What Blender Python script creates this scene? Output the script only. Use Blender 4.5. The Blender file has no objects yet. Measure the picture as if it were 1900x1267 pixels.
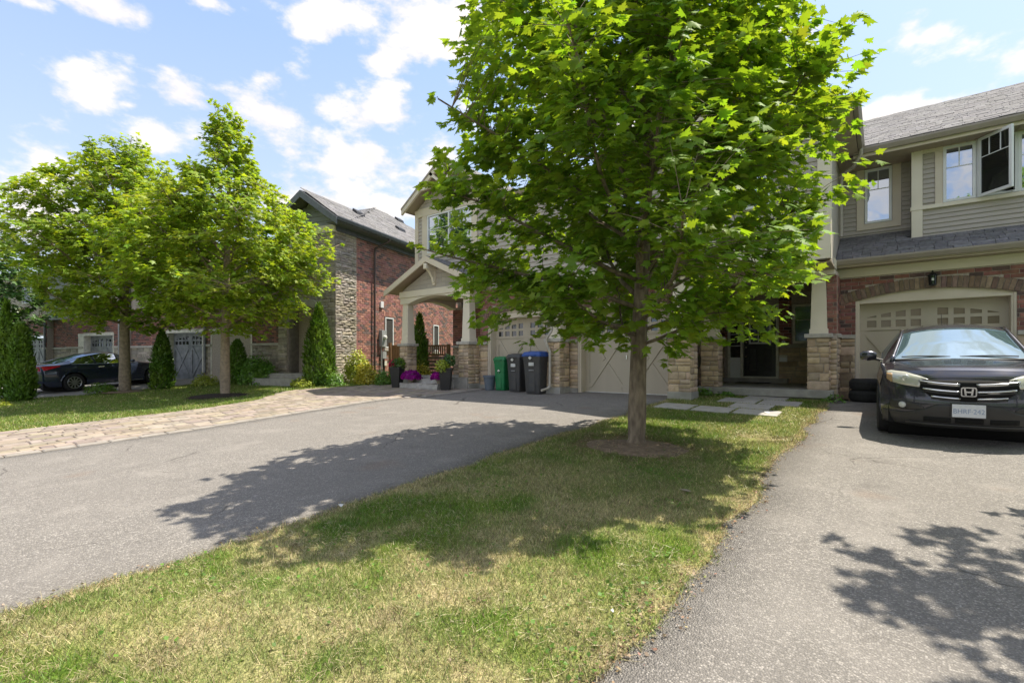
import bpy, bmesh, math, random
import numpy as np
from mathutils import Vector, Matrix
random.seed(7); rng = np.random.default_rng(7)
scn = bpy.context.scene; C = scn.collection
D = bpy.data
PI = math.pi
# ------------------------------------------------------------------ camera
F_, H_, CU_ = 900.0, 670.0, 950.0
YAW = math.atan(689 / 900); SY, CY = math.sin(YAW), math.cos(YAW)
CZ = 1.44
cam = D.objects.new('camera', D.cameras.new('camera')); C.objects.link(cam)
cam.location = (0, 0, CZ); cam.rotation_euler = (PI / 2, 0, YAW)
cam.data.sensor_width = 36; cam.data.lens = 36 * F_ / 1900
cam.data.shift_y = (H_ - 633.5) / 1900
cam.data.clip_start = 0.05; cam.data.clip_end = 2000
scn.camera = cam
# ------------------------------------------------------------------ light
SUN = Vector((.25, .42, 1.0)).normalized()
sun = D.objects.new('sun', D.lights.new('sun', 'SUN')); C.objects.link(sun)
sun.data.energy = 3.3; sun.data.angle = math.radians(.5); sun.data.color = (1, .92, .78)
sun.rotation_euler = SUN.to_track_quat('Z', 'Y').to_euler()
scn.view_settings.view_transform = 'Standard'; scn.view_settings.look = 'None'
scn.view_settings.exposure = 1.3; scn.view_settings.gamma = 1
w = D.worlds.new('World'); scn.world = w; w.use_nodes = True


def build_world():
    nt = w.node_tree; N = nt.nodes; Lk = nt.links; N.clear()
    def nd(t, **k):
        n = N.new(t)
        for a, b in k.items(): setattr(n, a, b)
        return n
    def mth(op, a, b=None, c=None):
        n = nd('ShaderNodeMath', operation=op)
        for i, x in enumerate((a, b, c)):
            if x is None: continue
            if isinstance(x, (int, float)): n.inputs[i].default_value = x
            else: Lk.new(x, n.inputs[i])
        return n.outputs[0]
    def vm(op, a, b):
        n = nd('ShaderNodeVectorMath', operation=op)
        for i, x in enumerate((a, b)):
            if x is None: continue
            if isinstance(x, tuple): n.inputs[i].default_value = x
            else: Lk.new(x, n.inputs[i])
        return n
    out = nd('ShaderNodeOutputWorld'); bg = nd('ShaderNodeBackground')
    Lk.new(bg.outputs[0], out.inputs[0]); bg.inputs[1].default_value = .15
    sky = nd('ShaderNodeTexSky', sky_type='NISHITA'); sky.sun_disc = False
    sky.sun_elevation = math.asin(SUN.z); sky.sun_rotation = math.atan2(SUN.x, SUN.y)
    sky.air_density = 1.0; sky.dust_density = 1.6; sky.ozone_density = 1.2; sky.altitude = 200
    tc = nd('ShaderNodeTexCoord'); d = tc.outputs['Generated']
    r = vm('DOT_PRODUCT', d, (CY, SY, 0)).outputs['Value']
    f = vm('DOT_PRODUCT', d, (-SY, CY, 0)).outputs['Value']
    z = vm('DOT_PRODUCT', d, (0, 0, 1)).outputs['Value']
    az = mth('ARCTAN2', r, f); el = mth('ARCSINE', z)
    n1 = nd('ShaderNodeTexNoise'); n1.inputs['Scale'].default_value = 9.5; n1.inputs['Detail'].default_value = 9; n1.inputs['Roughness'].default_value = .58
    sc = vm('MULTIPLY', d, (1, 1, 1.9)); Lk.new(sc.outputs[0], n1.inputs['Vector'])
    comb = nd('ShaderNodeCombineXYZ'); Lk.new(az, comb.inputs[0]); Lk.new(el, comb.inputs[1])
    P = comb.outputs[0]
    clouds = [(165, 152, 90, 52), (238, 195, 26, 14), (338, 162, 52, 36), (495, 152, 38, 22), (175, -8, 95, 36), (30, -12, 70, 22),
              (620, 22, 130, 50), (760, 40, 180, 75), (840, 95, 90, 50), (560, 60, 55, 42), (705, 115, 34, 22), (640, 212, 140, 58), (720, 215, 90, 50),
              (545, 225, 80, 50), (700, 295, 170, 52), (790, 310, 90, 42), (560, 270, 60, 34), (640, 380, 190, 46), (760, 350, 90, 36), (60, 370, 110, 75),
              (290, 250, 70, 34), (380, 4, 40, 16), (1000, 40, 120, 70), (1730, 62, 78, 42), (1690, 70, 40, 40), (1650, 205, 75, 22), (1740, 190, 80, 16),
              (1150, 200, 220, 60), (1350, 90, 160, 50)]
    acc = None
    for (u, v, wu, wv) in clouds:
        x = (u - CU_) / F_; y = (H_ - v) / F_; k = math.sqrt(1 + x * x)
        a0 = math.atan(x); e0 = math.atan(y / k)
        wa = wu / F_ / (k * k); we = wv / F_ / k * math.cos(e0) ** 2
        s1 = vm('SUBTRACT', P, (a0, e0, 0)); s2 = vm('MULTIPLY', s1.outputs[0], (1 / wa, 1 / we, 0))
        ln = nd('ShaderNodeVectorMath', operation='LENGTH'); Lk.new(s2.outputs[0], ln.inputs[0])
        q = mth('SUBTRACT', 1.0, ln.outputs['Value'])
        acc = q if acc is None else mth('MAXIMUM', acc, q)
    # clouds all round, away from the ones placed above
    n2 = nd('ShaderNodeTexNoise'); n2.inputs['Scale'].default_value = 2.2; n2.inputs['Detail'].default_value = 3
    Lk.new(sc.outputs[0], n2.inputs['Vector'])
    gen = mth('MULTIPLY_ADD', n2.outputs[0], 4.0, -1.75)
    off = mth('SMOOTH_MIN', mth('MULTIPLY_ADD', mth('ABSOLUTE', az), 3.0, -3.1), 0.0, .1)
    off2 = mth('MULTIPLY_ADD', el, 5.0, -4.2)
    msk = mth('MINIMUM', mth('MAXIMUM', off, off2), 0.0)
    acc = mth('MAXIMUM', acc, mth('ADD', gen, msk))
    fld = mth('ADD', mth('MULTIPLY', mth('MAXIMUM', acc, -1.2), 1.0), mth('MULTIPLY_ADD', n1.outputs[0], 5.6, -2.75))
    mr = nd('ShaderNodeMapRange', interpolation_type='SMOOTHSTEP'); Lk.new(fld, mr.inputs[0])
    mr.inputs[1].default_value = -.12; mr.inputs[2].default_value = .95
    n3 = nd('ShaderNodeTexNoise'); n3.inputs['Scale'].default_value = 9; n3.inputs['Detail'].default_value = 6
    Lk.new(sc.outputs[0], n3.inputs['Vector'])
    ccol = nd('ShaderNodeMix', data_type='RGBA'); Lk.new(n3.outputs[0], ccol.inputs[0])
    ccol.inputs[6].default_value = (2.5, 2.4, 2.4, 1); ccol.inputs[7].default_value = (3.9, 3.55, 3.2, 1)
    # pale blue daylight sky: the physical sky lifted with thin high haze
    hz = nd('ShaderNodeMix', data_type='RGBA'); hz.inputs[0].default_value = .62
    Lk.new(sky.outputs[0], hz.inputs[6]); hz.inputs[7].default_value = (1.2, 1.62, 2.45, 1)
    low = nd('ShaderNodeMapRange'); Lk.new(el, low.inputs[0]); low.inputs[1].default_value = .03; low.inputs[2].default_value = .55
    low.inputs[3].default_value = .7; low.inputs[4].default_value = 0
    hl = nd('ShaderNodeMix', data_type='RGBA'); Lk.new(low.outputs[0], hl.inputs[0]); Lk.new(hz.outputs[2], hl.inputs[6]); hl.inputs[7].default_value = (2.3, 2.5, 2.75, 1)
    mx = nd('ShaderNodeMix', data_type='RGBA')
    Lk.new(mth('MULTIPLY', mr.outputs[0], .93), mx.inputs[0]); Lk.new(hl.outputs[2], mx.inputs[6]); Lk.new(ccol.outputs[2], mx.inputs[7])
    Lk.new(mx.outputs[2], bg.inputs[0])
build_world()


# ------------------------------------------------------------------ ground height
def gz(X, Y):
    X = np.asarray(X, float); Y = np.asarray(Y, float)
    k1 = .05 - .006 * np.clip((X + 3.9) / 3.0, 0, 1)
    p1 = -1.44 + k1 * np.clip(Y, -6, 60)
    d2 = 14.82 - (-.256 * X + .9667 * Y)
    p2 = -.82 - .07 * np.clip(d2, 0, 14)
    k = .04; m = np.maximum(p1, p2)
    g = m + k * np.log(np.exp(np.clip((p1 - m) / k, -50, 0)) + np.exp(np.clip((p2 - m) / k, -50, 0)))
    c = -.83 - .03 * np.clip((X + 3.9) / 3.0, 0, 1); k = .02; m = np.minimum(g, c)
    g = m - k * np.log(np.exp(np.clip(-(g - m) / k, -50, 0)) + np.exp(np.clip(-(c - m) / k, -50, 0)))
    return g + CZ
def G(x, y, dz=0.): return float(gz(x, y)) + dz


# ------------------------------------------------------------------ helpers
class MB:
    def __init__(s): s.v = []; s.f = []; s.t = []
    def add(s, vs, fs, tint=None):
        n = len(s.v); s.v += [tuple(p) for p in vs]; s.f += [tuple(i + n for i in f) for f in fs]
        s.t += [tint or (1, 1, 1)] * len(vs)
        return s
    def box(s, x0, x1, y0, y1, z0, z1, tint=None, M=None):
        vs = [Vector((x, y, z)) for z in (z0, z1) for (x, y) in ((x0, y0), (x1, y0), (x1, y1), (x0, y1))]
        if M: vs = [M @ v for v in vs]
        return s.add(vs, [(3, 2, 1, 0), (4, 5, 6, 7), (0, 1, 5, 4), (1, 2, 6, 5), (2, 3, 7, 6), (3, 0, 4, 7)], tint)
    def prism(s, pts, axis, a, b, tint=None, M=None):
        """pts: 2D outline; axis 'y': (x,z) extruded from y=a to b; 'x': (y,z); 'z': (x,y)."""
        def mk(p, q):
            return Vector((p[0], q, p[1])) if axis == 'y' else Vector((q, p[0], p[1])) if axis == 'x' else Vector((p[0], p[1], q))
        n = len(pts); vs = [mk(p, a) for p in pts] + [mk(p, b) for p in pts]
        if M: vs = [M @ v for v in vs]
        fs = [tuple(range(n)), tuple(range(2 * n - 1, n - 1, -1))] + [(i, i + n, (i + 1) % n + n, (i + 1) % n) for i in range(n)]
        return s.add(vs, fs, tint)
    def tube(s, pts, rads, n=8, cap=True, tint=None):
        pts = [Vector(p) for p in pts]
        if isinstance(rads, (int, float)): rads = [rads] * len(pts)
        rings = []; up = Vector((0, 0, 1)); vs = []; fs = []
        prev = None
        for i, p in enumerate(pts):
            t = (pts[min(i + 1, len(pts) - 1)] - pts[max(i - 1, 0)]).normalized()
            if prev is None:
                a = t.cross(up);
                if a.length < .1: a = t.cross(Vector((0, 1, 0)))
                a.normalize()
            else:
                a = (prev - t * prev.dot(t)).normalized()
            prev = a; b = t.cross(a)
            vs += [p + (a * math.cos(2 * PI * k / n) + b * math.sin(2 * PI * k / n)) * rads[i] for k in range(n)]
        for i in range(len(pts) - 1):
            for k in range(n):
                k2 = (k + 1) % n; fs.append((i * n + k, i * n + k2, (i + 1) * n + k2, (i + 1) * n + k))
        if cap: fs += [tuple(range(n))[::-1], tuple(range((len(pts) - 1) * n, len(pts) * n))]
        return s.add(vs, fs, tint)
    def lathe(s, prof, c=(0, 0, 0), n=20, tint=None, cap=True, M=None):
        vs = []; fs = []
        for (r, z) in prof:
            vs += [Vector((r * math.cos(2 * PI * k / n), r * math.sin(2 * PI * k / n), z)) for k in range(n)]
        for i in range(len(prof) - 1):
            for k in range(n):
                k2 = (k + 1) % n; fs.append((i * n + k, i * n + k2, (i + 1) * n + k2, (i + 1) * n + k))
        if cap: fs += [tuple(range(n))[::-1], tuple(range((len(prof) - 1) * n, len(prof) * n))]
        if M: vs = [M @ v for v in vs]
        vs = [v + Vector(c) for v in vs]
        return s.add(vs, fs, tint)


def mesh_np(name, V, F, tint=None, smooth=False):
    """V (n,3), F (m,k) with constant k"""
    V = np.asarray(V, np.float32); F = np.asarray(F, np.int32); me = D.meshes.new(name)
    me.vertices.add(len(V)); me.vertices.foreach_set('co', V.ravel())
    k = F.shape[1]; me.loops.add(F.size); me.loops.foreach_set('vertex_index', F.ravel())
    me.polygons.add(len(F)); me.polygons.foreach_set('loop_start', np.arange(0, F.size, k, dtype=np.int32))
    if smooth: me.polygons.foreach_set('use_smooth', np.ones(len(F), bool))
    if tint is not None:
        a = me.color_attributes.new('tint', 'FLOAT_COLOR', 'POINT')
        t = np.ones((len(V), 4), np.float32); t[:, :3] = tint; a.data.foreach_set('color', t.ravel())
    me.update(calc_edges=True); me.validate()
    return me


BASE = {}
FR_W = Matrix.Identity(4)
RA = math.atan2(.2560, .9667)
FR_S = Matrix.Translation((-25.47, 8.59, 0)) @ Matrix.Rotation(RA, 4, 'Z')    # the brick row next door, turned a little with the street


def tag(o, label, cat, group=None, kind=None):
    if label: o['label'] = label
    if cat: o['category'] = cat
    if group: o['group'] = group
    if kind: o['kind'] = kind
    return o
def thing(name, label, cat, base, fr=FR_W, rot=0, group=None):
    o = D.objects.new(name, None); C.objects.link(o); o.empty_display_size = .2
    o.matrix_world = fr @ Matrix.Translation(base) @ Matrix.Rotation(rot, 4, 'Z')
    BASE[o.name] = Vector(base)
    return tag(o, label, cat, group)
def part(name, mb, mat, par=None, label=None, kind=None, smooth=False, off=None, bevel=0):
    """verts are in the thing's frame; the thing's base is subtracted"""
    b = Vector((0, 0, 0)) if par is None else (BASE[par.name] if off is None else Vector(off))
    me = D.meshes.new(name)
    me.from_pydata([(x - b.x, y - b.y, z - b.z) for x, y, z in mb.v], [], mb.f)
    a = me.color_attributes.new('tint', 'FLOAT_COLOR', 'POINT')
    t = np.ones((len(mb.v), 4), np.float32); t[:, :3] = mb.t; a.data.foreach_set('color', t.ravel())
    me.update(); bm = bmesh.new(); bm.from_mesh(me); bmesh.ops.recalc_face_normals(bm, faces=bm.faces); bm.to_mesh(me); bm.free()
    if smooth: me.polygons.foreach_set('use_smooth', np.ones(len(me.polygons), bool))
    o = D.objects.new(name, me); C.objects.link(o)
    if mat: me.materials.append(mat)
    if par: o.parent = par; BASE[o.name] = b
    if label: o['label'] = label
    if kind: o['kind'] = kind
    if bevel:
        m = o.modifiers.new('b', 'BEVEL'); m.width = bevel; m.segments = 2; m.limit_method = 'ANGLE'
    return o
def link(name, me, mat=None, par=None, kind=None, label=None, cat=None, loc=None, group=None):
    o = D.objects.new(name, me); C.objects.link(o)
    if mat and not me.materials: me.materials.append(mat)
    if par: o.parent = par
    if loc is not None: o.location = loc
    return tag(o, label, cat, group, kind)
def smooth_by_angle(o, deg=35):
    me = o.data
    me.polygons.foreach_set('use_smooth', np.ones(len(me.polygons), bool))
    try: me.set_sharp_from_angle(angle=math.radians(deg))
    except Exception: pass


# ------------------------------------------------------------------ materials
MT = {}
def mat(name, col, rough=.7, col2=None, ns=8., bump=0., bs=60., metal=0., spec=.5, tint=False, detail=5, coat=0., mixlo=.35, mixhi=.65, stretch=None, wear=None):
    m = D.materials.new(name); m.use_nodes = True; nt = m.node_tree; N = nt.nodes; Lk = nt.links
    b = N['Principled BSDF']; b.inputs['Roughness'].default_value = rough; b.inputs['Metallic'].default_value = metal
    b.inputs['Specular IOR Level'].default_value = spec; b.inputs['Coat Weight'].default_value = coat; b.inputs['Coat Roughness'].default_value = .04
    tc = N.new('ShaderNodeTexCoord'); src = tc.outputs['Object']
    if tint or stretch:
        if tint:
            gm = N.new('ShaderNodeNewGeometry'); src = gm.outputs['Position']
        if stretch:
            mp = N.new('ShaderNodeVectorMath'); mp.operation = 'MULTIPLY'; mp.inputs[1].default_value = stretch
            Lk.new(src, mp.inputs[0]); src = mp.outputs[0]
    c = None
    if col2 is None: col2 = tuple(x * .78 for x in col)
    n = N.new('ShaderNodeTexNoise'); n.inputs['Scale'].default_value = ns; n.inputs['Detail'].default_value = detail; Lk.new(src, n.inputs['Vector'])
    mr = N.new('ShaderNodeMapRange'); mr.inputs[1].default_value = mixlo; mr.inputs[2].default_value = mixhi; Lk.new(n.outputs[0], mr.inputs[0])
    mx = N.new('ShaderNodeMix'); mx.data_type = 'RGBA'; Lk.new(mr.outputs[0], mx.inputs[0])
    mx.inputs[6].default_value = (*col, 1); mx.inputs[7].default_value = (*col2, 1); c = mx.outputs[2]
    if wear:
        n5 = N.new('ShaderNodeTexNoise'); n5.inputs['Scale'].default_value = wear[1]; n5.inputs['Detail'].default_value = 4; Lk.new(src, n5.inputs['Vector'])
        m5 = N.new('ShaderNodeMapRange'); m5.inputs[1].default_value = .55; m5.inputs[2].default_value = .72; m5.inputs[4].default_value = wear[2]; Lk.new(n5.outputs[0], m5.inputs[0])
        x5 = N.new('ShaderNodeMix'); x5.data_type = 'RGBA'; Lk.new(m5.outputs[0], x5.inputs[0]); Lk.new(c, x5.inputs[6]); x5.inputs[7].default_value = (*wear[0], 1); c = x5.outputs[2]
    if tint:
        at = N.new('ShaderNodeAttribute'); at.attribute_name = 'tint'
        oi = N.new('ShaderNodeObjectInfo')
        for s_ in (at.outputs['Color'], oi.outputs['Color']):
            q = N.new('ShaderNodeMix'); q.data_type = 'RGBA'; q.blend_type = 'MULTIPLY'; q.inputs[0].default_value = 1
            Lk.new(c, q.inputs[6]); Lk.new(s_, q.inputs[7]); c = q.outputs[2]
    Lk.new(c, b.inputs['Base Color'])
    if bump:
        n2 = N.new('ShaderNodeTexNoise'); n2.inputs['Scale'].default_value = bs; n2.inputs['Detail'].default_value = 4; Lk.new(src, n2.inputs['Vector'])
        bp = N.new('ShaderNodeBump'); bp.inputs['Strength'].default_value = 1; bp.inputs['Distance'].default_value = bump
        Lk.new(n2.outputs[0], bp.inputs['Height']); Lk.new(bp.outputs[0], b.inputs['Normal'])
    MT[name] = m
    return m
mat('brick', (.29, .125, .10), .85, (.20, .085, .07), 9, .004, 70, tint=True)
mat('brick_pink', (.40, .19, .15), .88, (.28, .125, .10), 9, .004, 70, tint=True)
mat('mortar', (.50, .43, .37), .95, (.34, .29, .25), 20, .003, 90)
mat('arch_brick', (.27, .18, .13), .9, (.17, .115, .085), 12, .004, 60, tint=True)
mat('stone', (.60, .475, .345), .9, (.46, .35, .245), 7, .012, 28, tint=True)
mat('grey_stone', (.44, .40, .34), .92, (.30, .27, .23), 7, .012, 30, tint=True)
mat('ledge', (.50, .47, .42), .9, (.40, .375, .33), 10, .006, 40)
mat('concrete', (.40, .385, .35), .9, (.31, .295, .27), 6, .004, 50, wear=((.2, .19, .17), 2.2, .5))
mat('siding', (.46, .415, .365), .6, (.43, .388, .34), 3, .0008, 90, tint=True, stretch=(1, 1, 8))
mat('siding_grey', (.26, .265, .27), .6, (.22, .225, .235), 3, tint=True)
mat('trim', (.68, .60, .48), .6, (.64, .56, .45), 3, .0008, 60)
mat('column', (.78, .71, .58), .55, (.73, .66, .54), 2.5)
mat('soffit', (.42, .34, .26), .7, (.38, .31, .24), 3)
mat('gutter', (.33, .285, .235), .4, (.29, .25, .205), 3)
mat('fascia_grey', (.12, .13, .15), .5)
mat('downpipe', (.50, .46, .39), .4)
mat('brown_pipe', (.075, .05, .042), .4)
mat('gdoor', (.50, .435, .34), .5, (.47, .41, .32), 4, .0006, 120, stretch=(1, 1, .12))
mat('gdoor_grey', (.26, .27, .29), .45, (.145, .155, .17), 4)
mat('frame_white', (.78, .79, .79), .4, (.72, .73, .73), 3)
mat('frame_cream', (.74, .71, .62), .5)
mat('shingle', (.19, .185, .185), .95, (.12, .117, .12), 14, .004, 120, tint=True)
mat('asphalt', (.19, .18, .17), .93, (.145, .138, .132), 1.1, .0, 60)
mat('paver', (.315, .272, .228), .9, (.245, .21, .175), 6, .003, 60, tint=True)
mat('flag', (.42, .40, .37), .9, (.33, .31, .29), 6, .003, 50, tint=True)
mat('soil', (.25, .18, .12), 1, (.16, .115, .078), 14, .02, 40)
mat('mulch', (.035, .022, .015), 1, (.018, .012, .009), 30, .02, 60, tint=True)
mat('bark', (.25, .20, .14), .95, (.12, .092, .066), 16, .012, 34, stretch=(1, 1, .35))
mat('bark_pale', (.30, .24, .17), .95, (.19, .15, .105), 12, .008, 30)
mat('black_plastic', (.014, .014, .015), .45, (.02, .02, .02), 5)
mat('bin_dark', (.045, .047, .052), .5, (.06, .058, .056), 7)
mat('bin_green', (.006, .20, .065), .42, (.005, .16, .05), 6)
mat('bin_blue', (.01, .07, .32), .4)
mat('label_white', (.72, .72, .68), .6)
mat('pot_blue', (.10, .135, .18), .5, (.14, .16, .19), 8)
mat('pot_tan', (.30, .25, .19), .7)
mat('wood', (.24, .135, .06), .8, (.15, .08, .035), 6, .002, 40, stretch=(8, 8, 1))
mat('old_wood', (.27, .20, .14), .9, (.16, .11, .075), 8, .003, 40)
mat('tyre', (.012, .012, .013), .8, (.02, .02, .02), 20)
mat('paint_honda', (.052, .054, .074), .24, (.046, .048, .066), 2, metal=.55, coat=.8)
mat('paint_navy', (.030, .042, .075), .2, (.027, .038, .07), 2, metal=.4, coat=1)
mat('trim_black', (.028, .028, .029), .5, (.036, .035, .034), 10)
mat('dark_hole', (.004, .004, .004), .9)
mat('chrome', (.75, .76, .78), .16, metal=1)
mat('alloy', (.55, .56, .58), .3, metal=.9)
mat('tail_red', (.5, .01, .03), .15, (.4, .006, .02), 8, coat=1)
mat('amber', (.5, .33, .17), .3)
mat('lens_fog', (.6, .62, .6), .15)
mat('plate', (.66, .68, .72), .5, (.6, .62, .67), 20)
mat('plate_blue', (.26, .34, .52), .6)
mat('meter_grey', (.34, .35, .35), .45)
mat('dark_metal', (.02, .02, .022), .4, metal=.5)
mat('door_black', (.022, .022, .024), .3)
mat('interior', (.05, .045, .04), .9)
mat('litter_white', (.7, .7, .68), .7)
mat('bulb', (.7, .7, .65), .3)


def m_glass(name, base, refl, rough=.02, fac=.42, tr=0):
    m = D.materials.new(name); m.use_nodes = True; nt = m.node_tree; N = nt.nodes; Lk = nt.links; N.clear()
    o = N.new('ShaderNodeOutputMaterial'); d = N.new('ShaderNodeBsdfDiffuse'); d.inputs[0].default_value = (*base, 1)
    g = N.new('ShaderNodeBsdfGlossy'); g.inputs[0].default_value = (*refl, 1); g.inputs['Roughness'].default_value = rough
    fr = N.new('ShaderNodeLayerWeight'); fr.inputs[0].default_value = .35
    ma = N.new('ShaderNodeMath'); ma.operation = 'MULTIPLY_ADD'; ma.use_clamp = True; ma.inputs[1].default_value = .5; ma.inputs[2].default_value = fac
    Lk.new(fr.outputs['Fresnel'], ma.inputs[0])
    n = N.new('ShaderNodeTexNoise'); n.inputs['Scale'].default_value = 1.6; tc = N.new('ShaderNodeTexCoord'); Lk.new(tc.outputs['Object'], n.inputs['Vector'])
    bp = N.new('ShaderNodeBump'); bp.inputs['Distance'].default_value = .004; Lk.new(n.outputs[0], bp.inputs['Height']); Lk.new(bp.outputs[0], g.inputs['Normal'])
    a = d.outputs[0]
    if tr:
        t = N.new('ShaderNodeBsdfTransparent'); t.inputs[0].default_value = (.75, .8, .8, 1); q = N.new('ShaderNodeMixShader'); q.inputs[0].default_value = tr
        Lk.new(a, q.inputs[1]); Lk.new(t.outputs[0], q.inputs[2]); a = q.outputs[0]
    mx = N.new('ShaderNodeMixShader'); Lk.new(ma.outputs[0], mx.inputs[0]); Lk.new(a, mx.inputs[1]); Lk.new(g.outputs[0], mx.inputs[2])
    Lk.new(mx.outputs[0], o.inputs[0]); MT[name] = m
    return m
m_glass('glass', (.02, .035, .06), (.80, .88, 1.0), .015, .50)
m_glass('glass_dark', (.012, .013, .014), (.75, .8, .85), .04, .10)
m_glass('glass_tan', (.20, .16, .11), (.9, .85, .7), .12, .02)
m_glass('screen', (.02, .022, .022), (.6, .7, .8), .1, .12)
m_glass('windshield', (.08, .13, .15), (.66, .82, .92), .02, .42)
m_glass('carglass', (.015, .018, .02), (.8, .88, 1.0), .02, .30)
m_glass('lamp_lens', (.50, .50, .44), (.9, .9, .85), .08, .15)


def m_leaf(name, c1, c2, trans=.45, tcol=(1.3, 1.35, .5), gloss=.12, rough=.38):
    m = D.materials.new(name); m.use_nodes = True; nt = m.node_tree; N = nt.nodes; Lk = nt.links; N.clear()
    o = N.new('ShaderNodeOutputMaterial')
    gm = N.new('ShaderNodeNewGeometry'); n = N.new('ShaderNodeTexNoise'); n.inputs['Scale'].default_value = 1.3; n.inputs['Detail'].default_value = 3; Lk.new(gm.outputs['Position'], n.inputs['Vector'])
    mx = N.new('ShaderNodeMix'); mx.data_type = 'RGBA'; mx.inputs[6].default_value = (*c1, 1); mx.inputs[7].default_value = (*c2, 1)
    mr = N.new('ShaderNodeMapRange'); mr.inputs[1].default_value = .35; mr.inputs[2].default_value = .65; Lk.new(n.outputs[0], mr.inputs[0]); Lk.new(mr.outputs[0], mx.inputs[0])
    at = N.new('ShaderNodeAttribute'); at.attribute_name = 'tint'; oi = N.new('ShaderNodeObjectInfo'); c = mx.outputs[2]
    for s_ in (at.outputs['Color'], oi.outputs['Color']):
        q = N.new('ShaderNodeMix'); q.data_type = 'RGBA'; q.blend_type = 'MULTIPLY'; q.inputs[0].default_value = 1
        Lk.new(c, q.inputs[6]); Lk.new(s_, q.inputs[7]); c = q.outputs[2]
    tq = N.new('ShaderNodeMix'); tq.data_type = 'RGBA'; tq.blend_type = 'MULTIPLY'; tq.inputs[0].default_value = 1
    Lk.new(c, tq.inputs[6]); tq.inputs[7].default_value = (*tcol, 1)
    df = N.new('ShaderNodeBsdfDiffuse'); Lk.new(c, df.inputs[0]); tr = N.new('ShaderNodeBsdfTranslucent'); Lk.new(tq.outputs[2], tr.inputs[0])
    a = N.new('ShaderNodeMixShader'); a.inputs[0].default_value = trans; Lk.new(df.outputs[0], a.inputs[1]); Lk.new(tr.outputs[0], a.inputs[2])
    g = N.new('ShaderNodeBsdfGlossy'); g.inputs['Roughness'].default_value = rough; g.inputs[0].default_value = (.9, .95, .9, 1)
    lw = N.new('ShaderNodeLayerWeight'); lw.inputs[0].default_value = .3
    k = N.new('ShaderNodeMath'); k.operation = 'MULTIPLY_ADD'; k.inputs[1].default_value = gloss; k.inputs[2].default_value = gloss * .35; Lk.new(lw.outputs['Fresnel'], k.inputs[0])
    b = N.new('ShaderNodeMixShader'); Lk.new(k.outputs[0], b.inputs[0]); Lk.new(a.outputs[0], b.inputs[1]); Lk.new(g.outputs[0], b.inputs[2])
    Lk.new(b.outputs[0], o.inputs[0]); MT[name] = m
m_leaf('maple_leaf', (.14, .25, .03), (.20, .31, .04), .5, (2.0, 1.75, .45), .045, .5)
m_leaf('maple_leaf_far', (.21, .33, .034), (.30, .39, .042), .48, (1.6, 1.45, .45), .06, .5)
m_leaf('dark_leaf', (.06, .14, .035), (.09, .17, .04), .3)
m_leaf('cedar_leaf', (.085, .18, .022), (.14, .22, .028), .25, (1.3, 1.3, .5), .05)
m_leaf('shrub_leaf', (.11, .25, .025), (.16, .29, .04), .3)
m_leaf('gold_leaf', (.42, .42, .04), (.55, .47, .05), .3, (1.2, 1.1, .5))
m_leaf('lime_leaf', (.30, .38, .04), (.42, .46, .06), .3, (1.2, 1.1, .5))
m_leaf('petal', (.22, .008, .20), (.34, .01, .26), .3, (1.2, 1, 1.2), .03)
m_leaf('petal_red', (.45, .01, .09), (.55, .03, .12), .3, (1.2, 1, 1), .03)
m_leaf('grass_blade', (1, 1, 1), (.86, .86, .86), .3, (1.15, 1.15, .8), .06, .5)


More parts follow.
